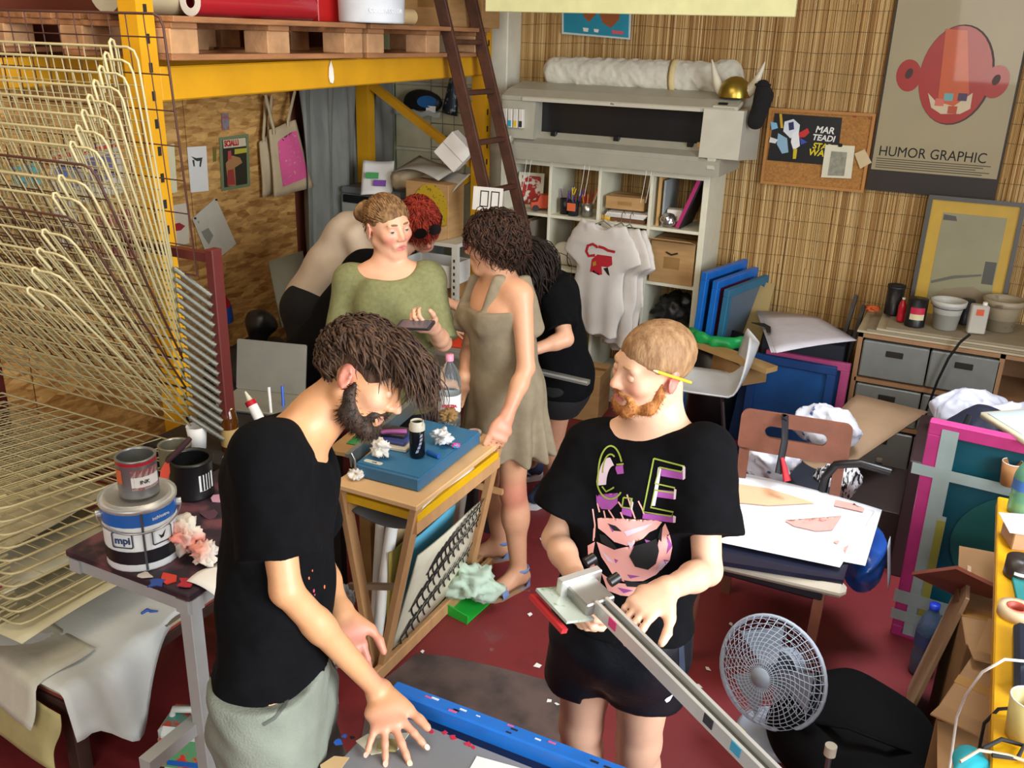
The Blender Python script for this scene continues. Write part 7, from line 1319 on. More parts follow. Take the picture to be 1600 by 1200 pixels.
# ------------------------------------------------------------------ V-shaped print browser with board on top
def browser():
    t = thing('print_browser', 'wooden v-legged print browser trolley with plywood top', 'trolley', (-1.62, 2.6, 0)); WO = M('beech', 'b98d5e', .6, var=.12, scale=6, bump=.1, stretch=(4, 4, .8)); zt = .80; tl, tr_, tn, tf = -1.735, -1.405, 2.19, 2.80
    b = B(); b.box(((tl+tr_)/2, (tn+tf)/2, zt-.010), (tr_-tl, tf-tn, .020), bev=.003); b.build('top_board', M('plywood', 'cfa878', .55, var=.08, scale=5, col2=None, bump=.05), t)
    bx = -1.645
    for y in (2.30, 2.92):
        for s in (-1, 1):
            top = V(tl+.02 if s < 0 else tr_-.02, y-(.08 if y < 2.5 else .14), zt-.022); b = B(); b.bar((bx+s*.022, y, .055), top, .022, .045, up=(0, 1, 0)); b.build('leg', WO, t)
    for s in (-1, 1): b = B(); b.bar((bx+s*.024, 2.22, .03), (bx+s*.024, 3.12, .03), .026, .055, bev=.004); b.build('floor_rail', WO, t)
    for s, x in ((-1, tl+.03), (1, tr_-.03)): b = B(); b.bar((x-s*.0, 2.22, zt-.10), (x, 2.80, zt-.10), .022, .045); b.build('side_rail', WO, t)
    b = B(); b.bar((bx-.11, 2.29, .34), (bx+.09, 2.29, .40), .016, .022); b.build('cross_bar', M('beech_grey', '8a7862', .7), t); b = B(); b.bar((bx+.02, 2.93, .50), (bx+.17, 2.93, .50), .016, .022); b.build('cross_bar', WO, t)
    # things in it
    YW = M('board_yellow', 'd9a80e', .45); b = B(); b.box(((tl+tr_)/2, 2.50, zt-.062), (.30, .56, .03), bev=.002); solo(b, 'yellow_board', YW, 'bright yellow board lying under the plywood top', 'board')
    b = B(place((tr_-.075, 2.42, zt-.040), .02)); b.sheet(lambda u, v: ((u-.5)*.12, (v-.5)*.36, .006*math.sin(v*5)+.004*u), 3, 8, .002); solo(b, 'paper_sheet', PW, 'white paper poking out above the yellow board', 'paper')
    b = B(place((-1.58, 2.40, zt-.115), .1)); b.sheet(lambda u, v: ((u-.5)*.26, (v-.5)*.3, -.03*math.sin(u*3.1)), 8, 4, .006); solo(b, 'felt_sheet', M('felt_grey', '5f6060', .9), 'dark grey sheet sagging under the yellow board', 'sheet')
    def leaf(nm, lab, x0, z0, x1, z1, ya, yb, mt, th=.006): b = B(); q = lambda u, v: (x0+(x1-x0)*v+.004*math.sin(u*5), ya+(yb-ya)*u, z0+(z1-z0)*v); b.sheet(q, 6, 6, th); return solo(b, nm, mt, lab, 'print', 'prints in the browser')
    fn = leaf('print_board', 'cream print board with black fern drawing in the browser', bx+.015, .07, bx+.135, .50, 2.36, 2.86, M('print_ivory', 'cfc9b0', .8), .008)
    m = frame((bx+.020, 2.36, .07), (0, 1, 0), z=(.963, 0, -.27)); IKf = M('ink_black', '141416', .8)
    for j, (a, e) in enumerate((((.02, .02), (.47, .20)), ((.04, .16), (.46, .36)), ((.10, .30), (.44, .44)))):
        st = [np.array(a)*(1-u)+np.array(e)*u+np.array((0, .02*math.sin(u*3))) for u in np.linspace(0, 1, 8)]; b = B(m); b.prism(ccw(stroke(st, .006)), .0045, .0058); b.build('fern_stem', IKf, fn)
        for k in range(14):
            u = (k+.5)/14; c = np.array(a)*(1-u)+np.array(e)*u+np.array((0, .02*math.sin(u*3)))
            for s in (-1, 1): ln = .075*(1-u*.5); p = [c+np.array((.25*ln*w+.02*w*w*0, s*ln*w*(.85+.1*w))) + np.array((.35*ln*w*w, 0)) for w in np.linspace(0, 1, 5)]; b = B(m); b.prism(ccw(stroke(p, .0065)), .0045, .0058); b.build('fern_leaf', IKf, fn)
    leaf('print_sheet', 'sky blue and green print in the browser', bx+.0, .08, bx+.06, .50, 2.38, 2.75, M('print_sky', '58a8c8', .7, col2='2f9a5a', thr=(.5, .52), scale=4)); leaf('print_sheet', 'olive yellow print in the browser', bx-.02, .08, bx-.0, .46, 2.38, 2.8, M('print_olive', '9c8a3c', .7))
    leaf('print_board', 'grey-white mount board standing highest in the browser', bx-.05, .1, bx+.03, .66, 2.55, 2.95, M('mount_grey', 'b9b6aa', .8)); leaf('print_board', 'tan mount board in the browser', bx-.07, .08, bx-.04, .52, 2.42, 2.9, M('mount_tan', 'a68e66', .8))
    for k, (x, y, dx, r, lab) in enumerate(((bx-.05, 2.36, .02, .022, 'thick white paper roll standing in the browser'), (bx-.10, 2.42, -.02, .018, 'slim white paper roll standing in the browser'), (bx-.085, 2.52, -.05, .02, 'white paper roll at the back of the browser'))):
        tt = thing('paper_roll', lab, 'paper roll', (x, y, .08), 'paper rolls in the browser'); b = B(); b.tube([(x, y, .09), (x+dx+.02, y+.06, .56)], r, 14, caps=False); b.build('paper', PW, tt); b = B(); b.tube([(x, y, .095), (x+dx+.02, y+.06, .545)], r*.8, 12); b.build('core', M('core_grey', '8c8a80', .8), tt)
    crumple('foil_lump', 'silver foil crumpled at the browser foot', (bx+.005, 2.215, .058), .024, MATS['foil'], 15, .8, .004, 'foil'); crumple('plastic_wrap', 'clear crumpled wrap beside the paper rolls', (bx-.14, 2.30, .2), .05, M('wrap_clear', 'b4bcc0', .15, alpha=.6), 16, 1.2, .006, 'wrap')
    # guillotine paper cutter on top
    t = thing('paper_cutter', 'blue guillotine paper cutter lying on the plywood top', 'paper cutter', (-1.57, 2.5, zt)); m = frame((-1.700, 2.265, zt+.001), (1, .03, 0), z=ZUP); BL = M('cutter_blue', '2c5f80', .45, var=.08); b = B(m); b.box((.125, .22, .024), (.25, .44, .046), bev=.004); b.build('base', BL, t)
    b = B(m); b.box((.125, .22, .048), (.235, .42, .003)); b.build('bed', M('cutter_bed', '2f6a90', .5), t); b = B(m); b.prism(rrect(.02, .025, .09, .045, .008), .049, .0505); b.build('maker_plate', M('plate_cream', 'c9c8b4', .5), t); words('ideal' if 0 else 'DAHLE' if 0 else 'cut', m@frame((.06, .03, .0506), (1, 0, 0)), .014, 'lettering', IK, t)
    AS = M('blade_steel', '9a9890', .3, .85); b = B(m); b.bar((-.012, .0, .055), (-.006, .46, .115), .006, .050, up=(0, 0, 1)); b.build('blade', AS, t); b = B(m); b.bar((-.018, -.01, .075), (-.012, .46, .14), .016, .014); b.build('blade_arm', M('arm_grey', '8c8c84', .4, .6), t); b = B(m); b.tube([(-.012, .46, .138), (-.008, .52, .155), (.0, .575, .15), (.004, .60, .13)], [.012, .016, .015, .008], 10); b.build('handle', M('handle_grey', '96958a', .5), t); b = B(m); b.tube([(.012, -.006, .03), (.012, -.012, .07), (.0, -.012, .09)], .005, 8); b.build('pivot', AS, t)
    b = B(frame((-1.66, 2.55, zt+.003), (1, .05, 0), z=ZUP)); b.box((.02, .28, .001), (.10, .30, .004)); 
    zc = zt+.051
    TW = M('tissue_white', 'dcd6cc', .85); c = V(*U(595, 715, 'z', zc)); crumple('tissue', 'crumpled white tissue on the blue paper cutter', c, .042, TW, 25, .95, .004, grp='white tissues', amp=.45); c = V(*U(556, 748, 'z', zt)); crumple('tissue', 'crumpled white tissue on the plywood corner', c, .034, TW, 27, .55, .004, grp='white tissues', amp=.5)
    c = V(*U(690, 695, 'z', zc)); crumple('chip_packet', 'crumpled silver and white snack packet on the paper cutter', c, .05, M('packet', 'd2d4d8', .3, col2='3a6aa0', thr=(.62, .66), scale=35), 29, .7, .0045, 'packet', amp=.45)
    c = V(*U(652, 713, 'z', zc)); t = thing('drink_can', 'dark slim drink can with cream top on the paper cutter', 'can', c); b = B(); b.lathe([(.001, 0), (.022, 0), (.0265, .008), (.0265, .115), (.022, .122), (.001, .122)], c, 22); b.build('body', M('can_dark', '11141c', .25, .4), t); b = B(); b.lathe([(.027, .10), (.027, .118), (.0225, .126), (.0225, .132), (.020, .132), (.019, .126)], c, 22); b.build('rim', M('can_cream', 'c9c4b0', .5), t)
    for k in range(5): a = TOC(c)+.5*wob(k); b = B(on_can(c, .0265, .03+.014*k, a)); b.prism([(-.006, -.006), (.004, -.004), (.006, .007), (-.003, .004)], 0, .0008); b.build('print_speck', M('can_grey', '8a92a4', .4), t)
    for k, (px, s, mt, rz, lab) in enumerate((((628, 703), (.10, .085, .012), M('book_white', 'c9c2b0', .6), .15, 'cream notebook lowest under the drink can'), ((626, 699), (.098, .08, .010), M('book_blue', '3a4a8a', .5), .1, 'blue notebook in the middle of the stack'), ((625, 693), (.09, .075, .010), M('book_black', '3a2f30', .5), .2, 'dark notebook on top of the stack'))): c = U(*px, 'z', zc); b = B(place((c[0]-.03, c[1]+.02, zc+.0065+.0125*k), rz)); b.box((0, 0, 0), s, bev=.002); solo(b, 'notebook', mt, lab, 'notebook', 'notebooks on the cutter')
    c = U(618, 680, 'z', zc+.04); b = B(place((c[0]-.02, c[1]+.02, zc+.042), .6)); b.box((0, 0, 0), (.09, .02, .010), bev=.002); solo(b, 'marker_pen', M('marker_pink', 'a85aa0', .4), 'pink marker lying on the notebooks', 'marker')
    a, e = U(668, 706, 'z', zc+.009), U(686, 713, 'z', zc+.009); b = B(); b.tube([a, e], .009, 10); solo(b, 'marker_pen', M('marker_blue', '1f5aa0', .4), 'short blue marker beside the drink can', 'marker')
    c = U(712, 700, 'z', zc); crumple('sweet_wrapper', 'small multicoloured sweet wrapper beside the snack packet', c, .018, M('wrapper_multi', 'd84a8a', .3, col2='3a9ad0', thr=(.48, .52), scale=80), 31, .6, .003, 'wrapper')
    c = V(*U(741, 679, 'z', zt)); t = thing('tape_roll', 'small roll of clear tape on the plywood edge', 'tape roll', c); b = B(); b.lathe([(.016, 0), (.028, 0), (.028, .014), (.016, .014), (.016, 0)], c, 22); b.build('tape', M('tape_clear', 'd2c8c0', .3), t); b = B(); b.lathe([(.013, .001), (.016, .001), (.016, .0145), (.013, .0145), (.013, .001)], c, 22); b.build('core', M('core_rose', 'b88078', .5), t)
    c = V(*U(640, 672, 'z', zc)); c = V(-1.60, 2.72, zc); crumple('brown_paper', 'crumpled brown paper behind the drink can', c, .04, M('kraft_brown', '8a6a3c', .8), 35, .7, .005, 'paper', amp=.4)
    # water bottle standing behind the cutter
    c = V(*U(702, 668, 'z', zt)); t = thing('water_bottle', 'clear plastic water bottle with pink cap and white label', 'bottle', c); GLS = M('bottle_clear', 'e4eef0', .04, trans=.92, ior=1.15); b = B(); r = .043; b.lathe([(.001, 0), (r*.9, 0), (r, .012), (r, .05), (r*.94, .058), (r, .066), (r, .15), (r*.93, .158), (r, .168), (r*.98, .20), (r*.7, .235), (r*.33, .26), (r*.30, .275), (.001, .276)], c, 26); b.build('body', GLS, t); b = B(); b.lathe([(r*1.015, .072), (r*1.015, .142)], c, 26); b.build('label_wrap', M('label_white', 'dedcd8', .5), t); b = B(); b.lathe([(.001, .294), (.015, .294), (.016, .276), (.016, .270)], c, 18); b.build('cap', M('cap_pink', 'd88aa0', .4), t); words('SVEZIA' if 0 else 'VIVEZIA', on_can(c, r*1.02, .10, TOC(c)), .016, 'lettering', M('ink_crimson', 'b02a3a', .6), t, bold=.0008)
    b = B(frame((-1.86, 2.56, zt-.04), (1, .15, 0), z=ZUP)); b.box((0, 0, 0), (.22, .20, .02), bev=.003); o = solo(b, 'cardboard_sheet', KB, 'brown cardboard sheet behind the plywood top', 'cardboard'); b = B(frame((-1.83, 2.60, zt-.027), (1, .15, 0), z=ZUP)); b.sheet(lambda u, v: ((u-.5)*.2, (v-.5)*.14, .006*u), 3, 3, .002); solo(b, 'green_sheet', M('paper_green', '3f9a58', .6), 'green sheet on the brown cardboard behind the cutter', 'paper')
    b = B(); b.box((-1.86, 2.56, (zt-.05)/2), (.05, .05, zt-.05)); b.build('stand', KB2, o)
browser()
# ------------------------------------------------------------------ dustpan, floor patch, scraps
def floor_bits():
    c = U(695, 945, 'z', 0); t = thing('dustpan', 'bright green dustpan on the red floor', 'dustpan', c); GR = M('plastic_green', '22b03a', .4); d = nrm(U(765, 950, 'z', 0)-U(672, 915, 'z', 0)); m = frame(U(694, 928, 'z', 0), d, z=ZUP)
    b = B(m); b.prism([(0, -.10), (.20, -.125), (.20, .125), (0, .10)], .002, .008); b.build('pan', GR, t)
    for s in (-1, 1): b = B(m); b.bar((0, s*.10, .03), (.20, s*.124, .012), .006, .05); b.build('side_wall', GR, t)
    b = B(m); b.box((0, 0, .035), (.008, .20, .066), bev=.003); b.build('back_wall', GR, t); b = B(m); b.tube([(0, 0, .04), (-.06, 0, .05), (-.14, 0, .06)], [.016, .014, .012], 10); b.build('handle', GR, t)
    crumple('paper_towel', 'big crumpled pale green paper towel lying in the dustpan', m[:3, 3]+m[:3, 0]*.14+V(0, 0, .009), .135, M('towel_green', 'b9cdb8', .8, col2='5fa6a0', thr=(.58, .72), scale=9), 44, .75, cat='paper towel', amp=.33)
    o = [U(*p, 'z', 0)[:2] for p in ((578, 1080), (650, 1022), (700, 1026), (790, 1046), (862, 1066), (900, 1110), (880, 1200), (700, 1260), (560, 1180))]; b = B(); b.prism(ccw([tuple(q) for q in o]), .0005, .003); solo(b, 'floor_mat', M('worn_mat', '5f4d48', .85, col2='413634', thr=(.4, .62), scale=7, bump=.3, bscale=30), 'worn brown-grey patch of matting on the red floor', 'mat')
    labs = ['white paper scrap '+q for q in ('between the browser and the matting', 'at the browser foot', 'on the floor left of the fan', 'on the floor just below the scrap left of the fan', 'at the right edge of the matting', 'second on the right edge of the matting', 'beside the forward blue sandal', 'on the floor between sandals and squeegee', 'under the armchair', 'behind the sport shorts', 'near the small pale box', 'beside the string', 'in the middle of the matting', 'behind the dustpan', 'between the legs of the person in shorts')]
    for k, px in enumerate(((660, 1018), (605, 1036), (1106, 1045), (1092, 1072), (858, 1095), (870, 1100), (846, 842), (828, 960), (1142, 975), (1010, 1110), (905, 640), (620, 1020), (840, 1040), (700, 905), (935, 1160))):
        rg = random.Random(k+3); s = rg.uniform(.007, .014); b = B(place(U(*px, 'z', .0045), rg.uniform(0, 3), .2)); b.prism([(-s, -s*.7), (s*.8, -s*.6), (s, s*.5), (-s*.6, s*.8)], 0, .0012); solo(b, 'paper_scrap', PW, labs[k], 'paper scrap', 'paper scraps on the floor')
    p = [U(*q, 'z', .004) for q in ((635, 1018), (645, 990), (658, 970), (672, 952))]; b = B(); b.tube(p, .0035, 5); solo(b, 'string', PW, 'thin white string lying on the floor beside the browser', 'string')
floor_bits()
# ------------------------------------------------------------------ printing table in front
def front_table():
    z = .76; c = U(605, 1108, 'z', z); x0, y1 = c[0], c[1]; x1, y0 = -.12, .95; t = thing('print_table', 'grey printing table with paint splashes in the foreground', 'table', ((x0+x1)/2, (y0+y1)/2, 0)); b = B(); b.box(((x0+x1)/2, (y0+y1)/2, z-.015), (x1-x0, y1-y0, .03), bev=.004); b.build('board', M('board_grey', '77797c', .45, var=.06, scale=5), t)
    for x in (x0+.06, x1-.06):
        for y in (y0+.06, y1-.06): b = B(); b.box((x, y, (z-.03)/2), (.05, .05, z-.03)); b.build('leg', M('leg_dark', '2a2a2c', .5), t)
    RDs = M('splash_red', 'b8263c', .4); BLs = M('splash_blue', '1f5ab0', .4)
    for k, (px, r, mt) in enumerate((((672, 1142), .010, RDs), ((695, 1145), .008, RDs), ((708, 1152), .009, RDs), ((732, 1163), .010, RDs), ((740, 1168), .006, RDs), ((550, 1153), .006, IK), ((528, 1160), .012, BLs), ((538, 1150), .008, BLs))):
        p = U(*px, 'z', z); rg = random.Random(k); b = B(place(p)); b.prism([(r*rg.uniform(.5, 1.2)*math.cos(a), r*rg.uniform(.4, 1)*math.sin(a)) for a in np.linspace(0, 6.28, 9, endpoint=False)], 0, .0012); b.build('paint_splash', mt, t)
    for nm, lab, cs, mt, th in (('paper_sheet', 'white paper on the grey printing table', ((745, 1182), (865, 1215), (840, 1260), (728, 1212)), PW, .001), ('card', 'small cream card under the fingertips', ((556, 1159), (574, 1148), (640, 1146), (622, 1172), (580, 1180)), M('card_cream', 'd6d2bc', .7), .002), ('tape_strip', 'strip of masking tape on the table corner', ((500, 1196), (522, 1182), (546, 1184), (530, 1206), (505, 1215)), M('tape_tan', 'c8a878', .6), .001)):
        b = B(); b.prism(ccw([tuple(U(*q, 'z', z)[:2]) for q in cs]), z+.0005, z+.0005+th); solo(b, nm, mt, lab, 'paper' if nm != 'tape_strip' else 'tape')
    c = U(606, 1166, 'z', z+.004); b = B(place(c, .4)); b.prism(rrect(-.022, -.016, .022, .016, .006), 0, .006); solo(b, 'sponge', M('sponge_olive', '9a9060', .8), 'small olive piece under the hand on the printing table', 'sponge')
    # blue silk screen standing behind the board
    FB = M('screen_blue', '1668c0', .4, var=.12, scale=14, coat=.2); FBm = M('mesh_blue', '10559c', .5, var=.1, scale=8); Y = y1+.035; a = U(614, 1070, 'y', Y); zt = a[2]; xa, xb = a[0], -.10; t = thing('silk_screen', 'blue painted silk screen standing behind the printing table', 'screen', ((xa+xb)/2, Y, .30)); zb = .0
    for p, q in (((xa, zt-.022), (xb, zt-.022)), ((xa, zb+.022), (xb, zb+.022))): b = B(); b.bar((p[0], Y, p[1]), (q[0], Y, q[1]), .038, .044, bev=.004); b.build('frame_rail', FB, t)
    for x in (xa+.022, xb-.022): b = B(); b.box((x, Y, (zt+zb)/2), (.044, .038, zt-zb-.088), bev=.004); b.build('frame_rail', FB, t)
    b = B(); b.box(((xa+xb)/2, Y+.012, (zt+zb)/2), (xb-xa-.08, .003, zt-zb-.08)); b.build('mesh', FBm, t); b = B(); b.box((xa+.075, Y+.009, zt-.10), (.022, .003, .09)); b.build('pink_stain', M('stain_pink', 'c03a78', .6), t); b = B(); b.box((xa+.05, Y+.009, zt-.10), (.02, .003, .09)); b.build('pale_tape', M('tape_pale', 'a8b4bc', .5), t)
    for k in range(16): rg = random.Random(k); x = xa+rg.uniform(.03, .62); b = B(); s = rg.uniform(.004, .010); b.box((x, Y+rg.uniform(-.014, .012), zt+.0004), (s*2, s*.6, .0012)); b.build('paint_spot', (IK, M('spot_white', 'c8d4dc', .5), M('spot_pink', 'c05a8a', .5))[k % 3], t)
front_table()
def one_arm():
    t = thing('one_arm_squeegee', 'aluminium one-arm squeegee bar with clear red-edged head', 'squeegee', (-.1, 1.2, .78)); AL = M('alu_bright', 'c9c8c2', .3, .75); AD = M('alu_groove', '5a5850', .5, .4); a, e = W(938, 945, 1.84), W(1192, 1200, 1.50); d = nrm(e-a); e = e+d*.16; up = nrm(ZUP-d*np.dot(ZUP, d)); sd = np.cross(d, up)
    for s in (-1, 1): b = B(); b.bar(a+sd*s*.0125, e+sd*s*.0125, .007, .030, up=up); b.build('bar_rail', AL, t)
    b = B(); b.bar(a-up*.006, e-up*.006, .018, .014, up=up); b.build('bar_groove', AD, t)
    for k, (u, c) in enumerate(((.10, 'd83a78'), (.30, '20222a'), (.55, '2a2a30'), (.62, 'd8c41e'), (.66, '3a9ac0'), (.8, 'c83a6a'), (.88, 'd8a41e'))): p = a+(e-a)*u+sd*(-.0165 if k % 2 else .0165)+up*.004; b = B(frame(p, d, z=up)); b.box((0, 0, 0), (.022, .002, .02)); b.build('paint_mark', M('mark_'+c, c, .5), t)
    L = lambda x, y, z: frame(a, d, z=up)
    m = frame(a, d, z=up); m[:3, 3] = a; b = B(m); b.box((-.035, .0, -.004), (.075, .07, .030), bev=.003); b.build('bracket', M('alu_cast', '9b9a94', .4, .7), t); b = B(m); b.box((-.075, 0, .002), (.02, .10, .045), bev=.002); b.build('clamp_plate', AL, t)
    for x, y in ((-.105, .045), (-.03, .052)): b = B(m); b.cyl((x, y-.01, .02), (x, y+.012, .028), .011, n=10); b.build('knob', M('plastic_black', '131314', .4), t)
    b = B(m); b.bar((-.10, -.055, -.012), (.012, -.055, -.012), .07, .006, up=(0, .25, 1)); b.build('holder_plate', M('plate_clear', 'a8b0a4', .2, col2='5a8a4a', thr=(.55, .68), scale=40), t); b = B(m); b.bar((-.105, -.093, -.022), (.014, -.093, -.022), .014, .010, up=(0, .25, 1)); b.build('blade', M('blade_red', 'b82c30', .4), t)
    b = B(); p = e-d*.03; b.cyl((p[0], p[1], .765), (p[0], p[1], p[2]), .014, n=12); b.build('support_post', AL, t)
one_arm()
# ------------------------------------------------------------------ fan
def fan():
    c = V(-.315, 2.575, .315); n = nrm(TCh*.66-RTh*.66+ZUP*.24); t = thing('fan', 'white desk fan standing on the red floor', 'fan', (-.29, 2.56, 0)); WH = M('fan_white', 'a8b4c4', .4); x = nrm(np.cross(ZUP, n)); m = frame(c, x, z=n); r = .180
    zz = lambda q: .07*math.sqrt(max(0, 1-(q/r)**2))
    for s in (1, -1):
        b = B(m); cnt = 40 if s > 0 else 30
        for k in range(cnt):
            a0 = 6.283*k/cnt; pts = [(q*math.cos(a0+(.55 if s > 0 else 0)*math.sin(q/r*5)*.35), q*math.sin(a0+(.55 if s > 0 else 0)*math.sin(q/r*5)*.35), s*(zz(q)+.006)-.0) for q in np.linspace(.03, r, 7)]; b.tube(pts, .0014, 4, caps=False)
        for q in np.linspace(.045, r*.97, 11 if s > 0 else 6): b.tube([(q*math.cos(a), q*math.sin(a), s*(zz(q)+.006)) for a in np.linspace(0, 6.283, 36, endpoint=False)], .0012, 4, closed=True)
        b.build('front_grille' if s > 0 else 'rear_grille', WH, t)['kind'] = 'stuff'
    b = B(m); b.tube([(r*math.cos(a), r*math.sin(a), 0) for a in np.linspace(0, 6.283, 44, endpoint=False)], .007, 6, closed=True); b.build('rim', WH, t); b = B(m); b.lathe([(.001, .083), (.03, .081), (.034, .07), (.034, .065)], (0, 0, 0), 20); b.build('hub_badge', M('badge_grey', '8a94a0', .4), t)
    for k in range(3):
        a0 = 2.094*k; b = B(m); vs = []; 
        for q in np.linspace(.03, r*.86, 6):
            for w, h in ((-.5, -.016), (.5, .016)): a = a0+w*(1.15-.2*q/r); vs.append((q*math.cos(a), q*math.sin(a), h))
        b.add(vs, [(2*i, 2*i+1, 2*i+3, 2*i+2) for i in range(5)], True); b.build('blade', M('blade_smoke', '8894a4', .3), t)
    b = B(m); b.lathe([(.06, -.05), (.065, -.07), (.055, -.13), (.02, -.14), (.001, -.14)], (0, 0, 0), 22); b.build('motor', WH, t); p = c-n*.10; b = B(); b.tube([(p[0], p[1], .05), (p[0], p[1], .14), p], [.032, .026, .03], 14); b.build('neck', WH, t); b = B(); b.lathe([(.001, 0), (.125, 0), (.13, .012), (.11, .035), (.05, .055), (.03, .075), (.001, .08)], (p[0], p[1], 0), 30); b.build('base', WH, t)
fan()
# ------------------------------------------------------------------ armchair with prints
def armchair():
    WO = M('chair_wood', '7a4a38', .5, var=.15, bump=.08); t = thing('armchair', 'wooden armchair with slotted backrest holding a pile of prints', 'chair', (-.48, 3.2, 0)); xl, xr, yb, yf, zs = -.70, -.27, 3.52, 2.93, .42; m = frame((xl, yb, .62), (1, .12, 0), z=(0, -1, .12)); w = .43
    b = B(m); b.prism(rrect(0, .02, w, .19, .03, 6), -.012, .012, rrect(.10, .085, w-.09, .135, .024, 6)); b.build('backrest', WO, t)
    for x in (.03, w-.03): b = B(m); b.bar((x, -.64, .0), (x, .03, 0), .04, .024, up=(0, 0, 1)); b.build('back_leg', WO, t)
    for x in (xl+.02, xr+.02): b = B(); b.bar((x, yf, .0), (x+.01, yf+.02, .46), .035, .035); b.build('front_leg', WO, t)
    b = B(); b.box(((xl+xr)/2+.02, (yb+yf)/2, zs), (.48, .60, .05), bev=.012); b.build('seat', M('seat_black', '17151c', .5), t); b = B(); b.bar((xl-.04, yf-.02, .455), (xr+.11, yf+.02, .455), .07, .05, bev=.02); b.build('seat_front_rail', M('rail_ivory', 'b8b0a0', .5), t)
    b = B(); b.tube([U(*q_, 'y', 3.56) for q_ in ((1283, 775), (1290, 745), (1306, 726), (1345, 724), (1392, 738))], .018, 8); b.build('arm', M('arm_black', '141418', .35), t)
    zp = .50; b = B(); b.prism(ccw([tuple(U(*q, 'z', zp)[:2]) for q in ((1130, 760), (1350, 805), (1318, 905), (1105, 872))]), zp-.022, zp-.004); solo(b, 'backing_board', M('board_navyblack', '171a2e', .35, coat=.3), 'dark glossy board under the bright prints on the armchair', 'board')
    for k, (cs, lab) in enumerate((((((1140, 735), (1378, 797), (1352, 884), (1118, 838))), 'white print with orange band lowest on the armchair'), ((((1126, 738), (1366, 800), (1312, 888), (1112, 846))), 'white print with red marks on top of the armchair pile'))):
        q = [U(*p, 'z', zp+.004+.006*k) for p in cs]; b = B(); b.sheet(lambda u, v: (1-v)*((1-u)*q[0]+u*q[1])+v*((1-u)*q[3]+u*q[2])+V(0, 0, .012*math.sin(u*3.1)*(1-v)+.004*k), 10, 8, .0015); o = solo(b, 'print_sheet', M('print_paper', 'ececee', .6, var=.01), lab, 'print', 'prints on the armchair'); BVH.pop(o.name, None)
        if k: decal('print_band', [[(1135, 755), (1200, 765), (1275, 788), (1200, 792), (1130, 785)]], M('band_salmon', 'e4b08a', .7), o, o, .006); decal('print_mark', [[(1305, 783), (1352, 792), (1348, 802), (1302, 792)], [(1225, 815), (1270, 822), (1315, 808), (1300, 830), (1275, 832), (1240, 824)], [(1300, 848), (1312, 846), (1308, 852)], [(1318, 858), (1326, 853), (1320, 868)]], M('mark_pale', 'dd9a90', .7), o, o, .006)
    # strap over the backrest
    t = thing('strap_bag', 'black strap with red tab hanging over the chair back', 'strap', (-.6, 3.5, .55)); P = lambda x, y, d: W(x, y, d); b = B(); b.tube([P(1225, 655, 3.66), P(1227, 648, 3.68), P(1226, 690, 3.62), P(1216, 740, 3.60)], .016, 6, squash=.25, up=FW); b.build('strap', M('strap_black', '121218', .7), t); b = B(); b.tube([P(1222, 715, 3.60), P(1230, 752, 3.59)], [.008, .016], 6, squash=.3, up=FW); b.build('red_tab', M('tab_red', 'b01c28', .6), t)
    n1, n2 = snoise(20, 91), snoise(45, 92); PB = M('bag_white', 'd4d6e0', .35, col2='40588c', thr=(.62, .68), scale=22); PL = M('bag_zebra', 'd8d8dc', .35, col2='26262c', thr=(.52, .55), scale=28, stretch=(3, 1, 1))
    for k, (px, z, r, mt, lab) in enumerate((((1205, 720), .50, (.12, .10, .09), PB, 'crumpled white and blue plastic bag seen through the chair back'), ((1290, 668), .56, (.15, .10, .10), PB, 'crumpled white carrier bag with blue print behind the chair'), ((1310, 750), .30, (.10, .09, .08), PL, 'zebra striped bag under the chair arm'))):
        p = U(*px, 'z', z); p = p if k != 2 else U(*px, 'y', 3.95); t = thing('plastic_bag', lab, 'bag', p-V(0, 0, r[2]), 'plastic bags behind the chair'); blob('bag', [EL(p, r)], .009, mt, t, disp=lambda P: .05*(np.abs(n1(P))-.3)+.02*np.abs(n2(P)), sm=0)
    n3 = snoise(18, 94); p = U(1352, 872, 'z', .38); t = thing('plastic_bag', 'blue plastic bag with white edge hanging beside the armchair', 'bag', p-V(0, 0, .15)); blob('bag', [EL(p+V(.0, 0, 0), (.07, .10, .13))], .008, M('bag_blue', '164a9c', .3, coat=.3), t, disp=lambda P: .035*(np.abs(n3(P))-.3), sm=0); b = B(); b.sheet(lambda u, v: p+V(.07+.03*u, -.06+.1*v, .10-.18*u+.02*math.sin(v*6)), 6, 6, .002); b.build('white_edge', M('bag_edge', 'b8c0cc', .4), t)
    b = B(); b.box((-.50, 3.95, .2), (.36, .3, .40), bev=.004); solo(b, 'crate', M('crate_dark', '1e2430', .6), 'dark crate behind the armchair carrying the bags', 'crate')
    q = [U(*p, 'z', z) for p, z in (((1330, 622), .55), ((1442, 650), .55), ((1262, 772), .34), ((1215, 745), .34))]
    for k, dz in enumerate((0, .018)): b = B(); b.sheet(lambda u, v: (1-v)*((1-u)*q[0]+u*q[1])+v*((1-u)*q[3]+u*q[2])+V(.02*k, .02*k, dz+.03*math.sin(u*3.1)*math.sin(v*3.1)), 8, 8, .004); solo(b, 'kraft_sheet', M('kraft_light', 'a4876a', .8, var=.06), ('lower sheet of folded brown paper behind the armchair', 'upper sheet of folded brown paper behind the armchair')[k], 'paper', 'brown paper sheets')
    b = B(); b.box((-.16, 4.25, .14), (.34, .5, .28), bev=.004); solo(b, 'crate', M('crate_brown', '2a1c18', .7), 'dark brown crate under the folded brown paper', 'crate')
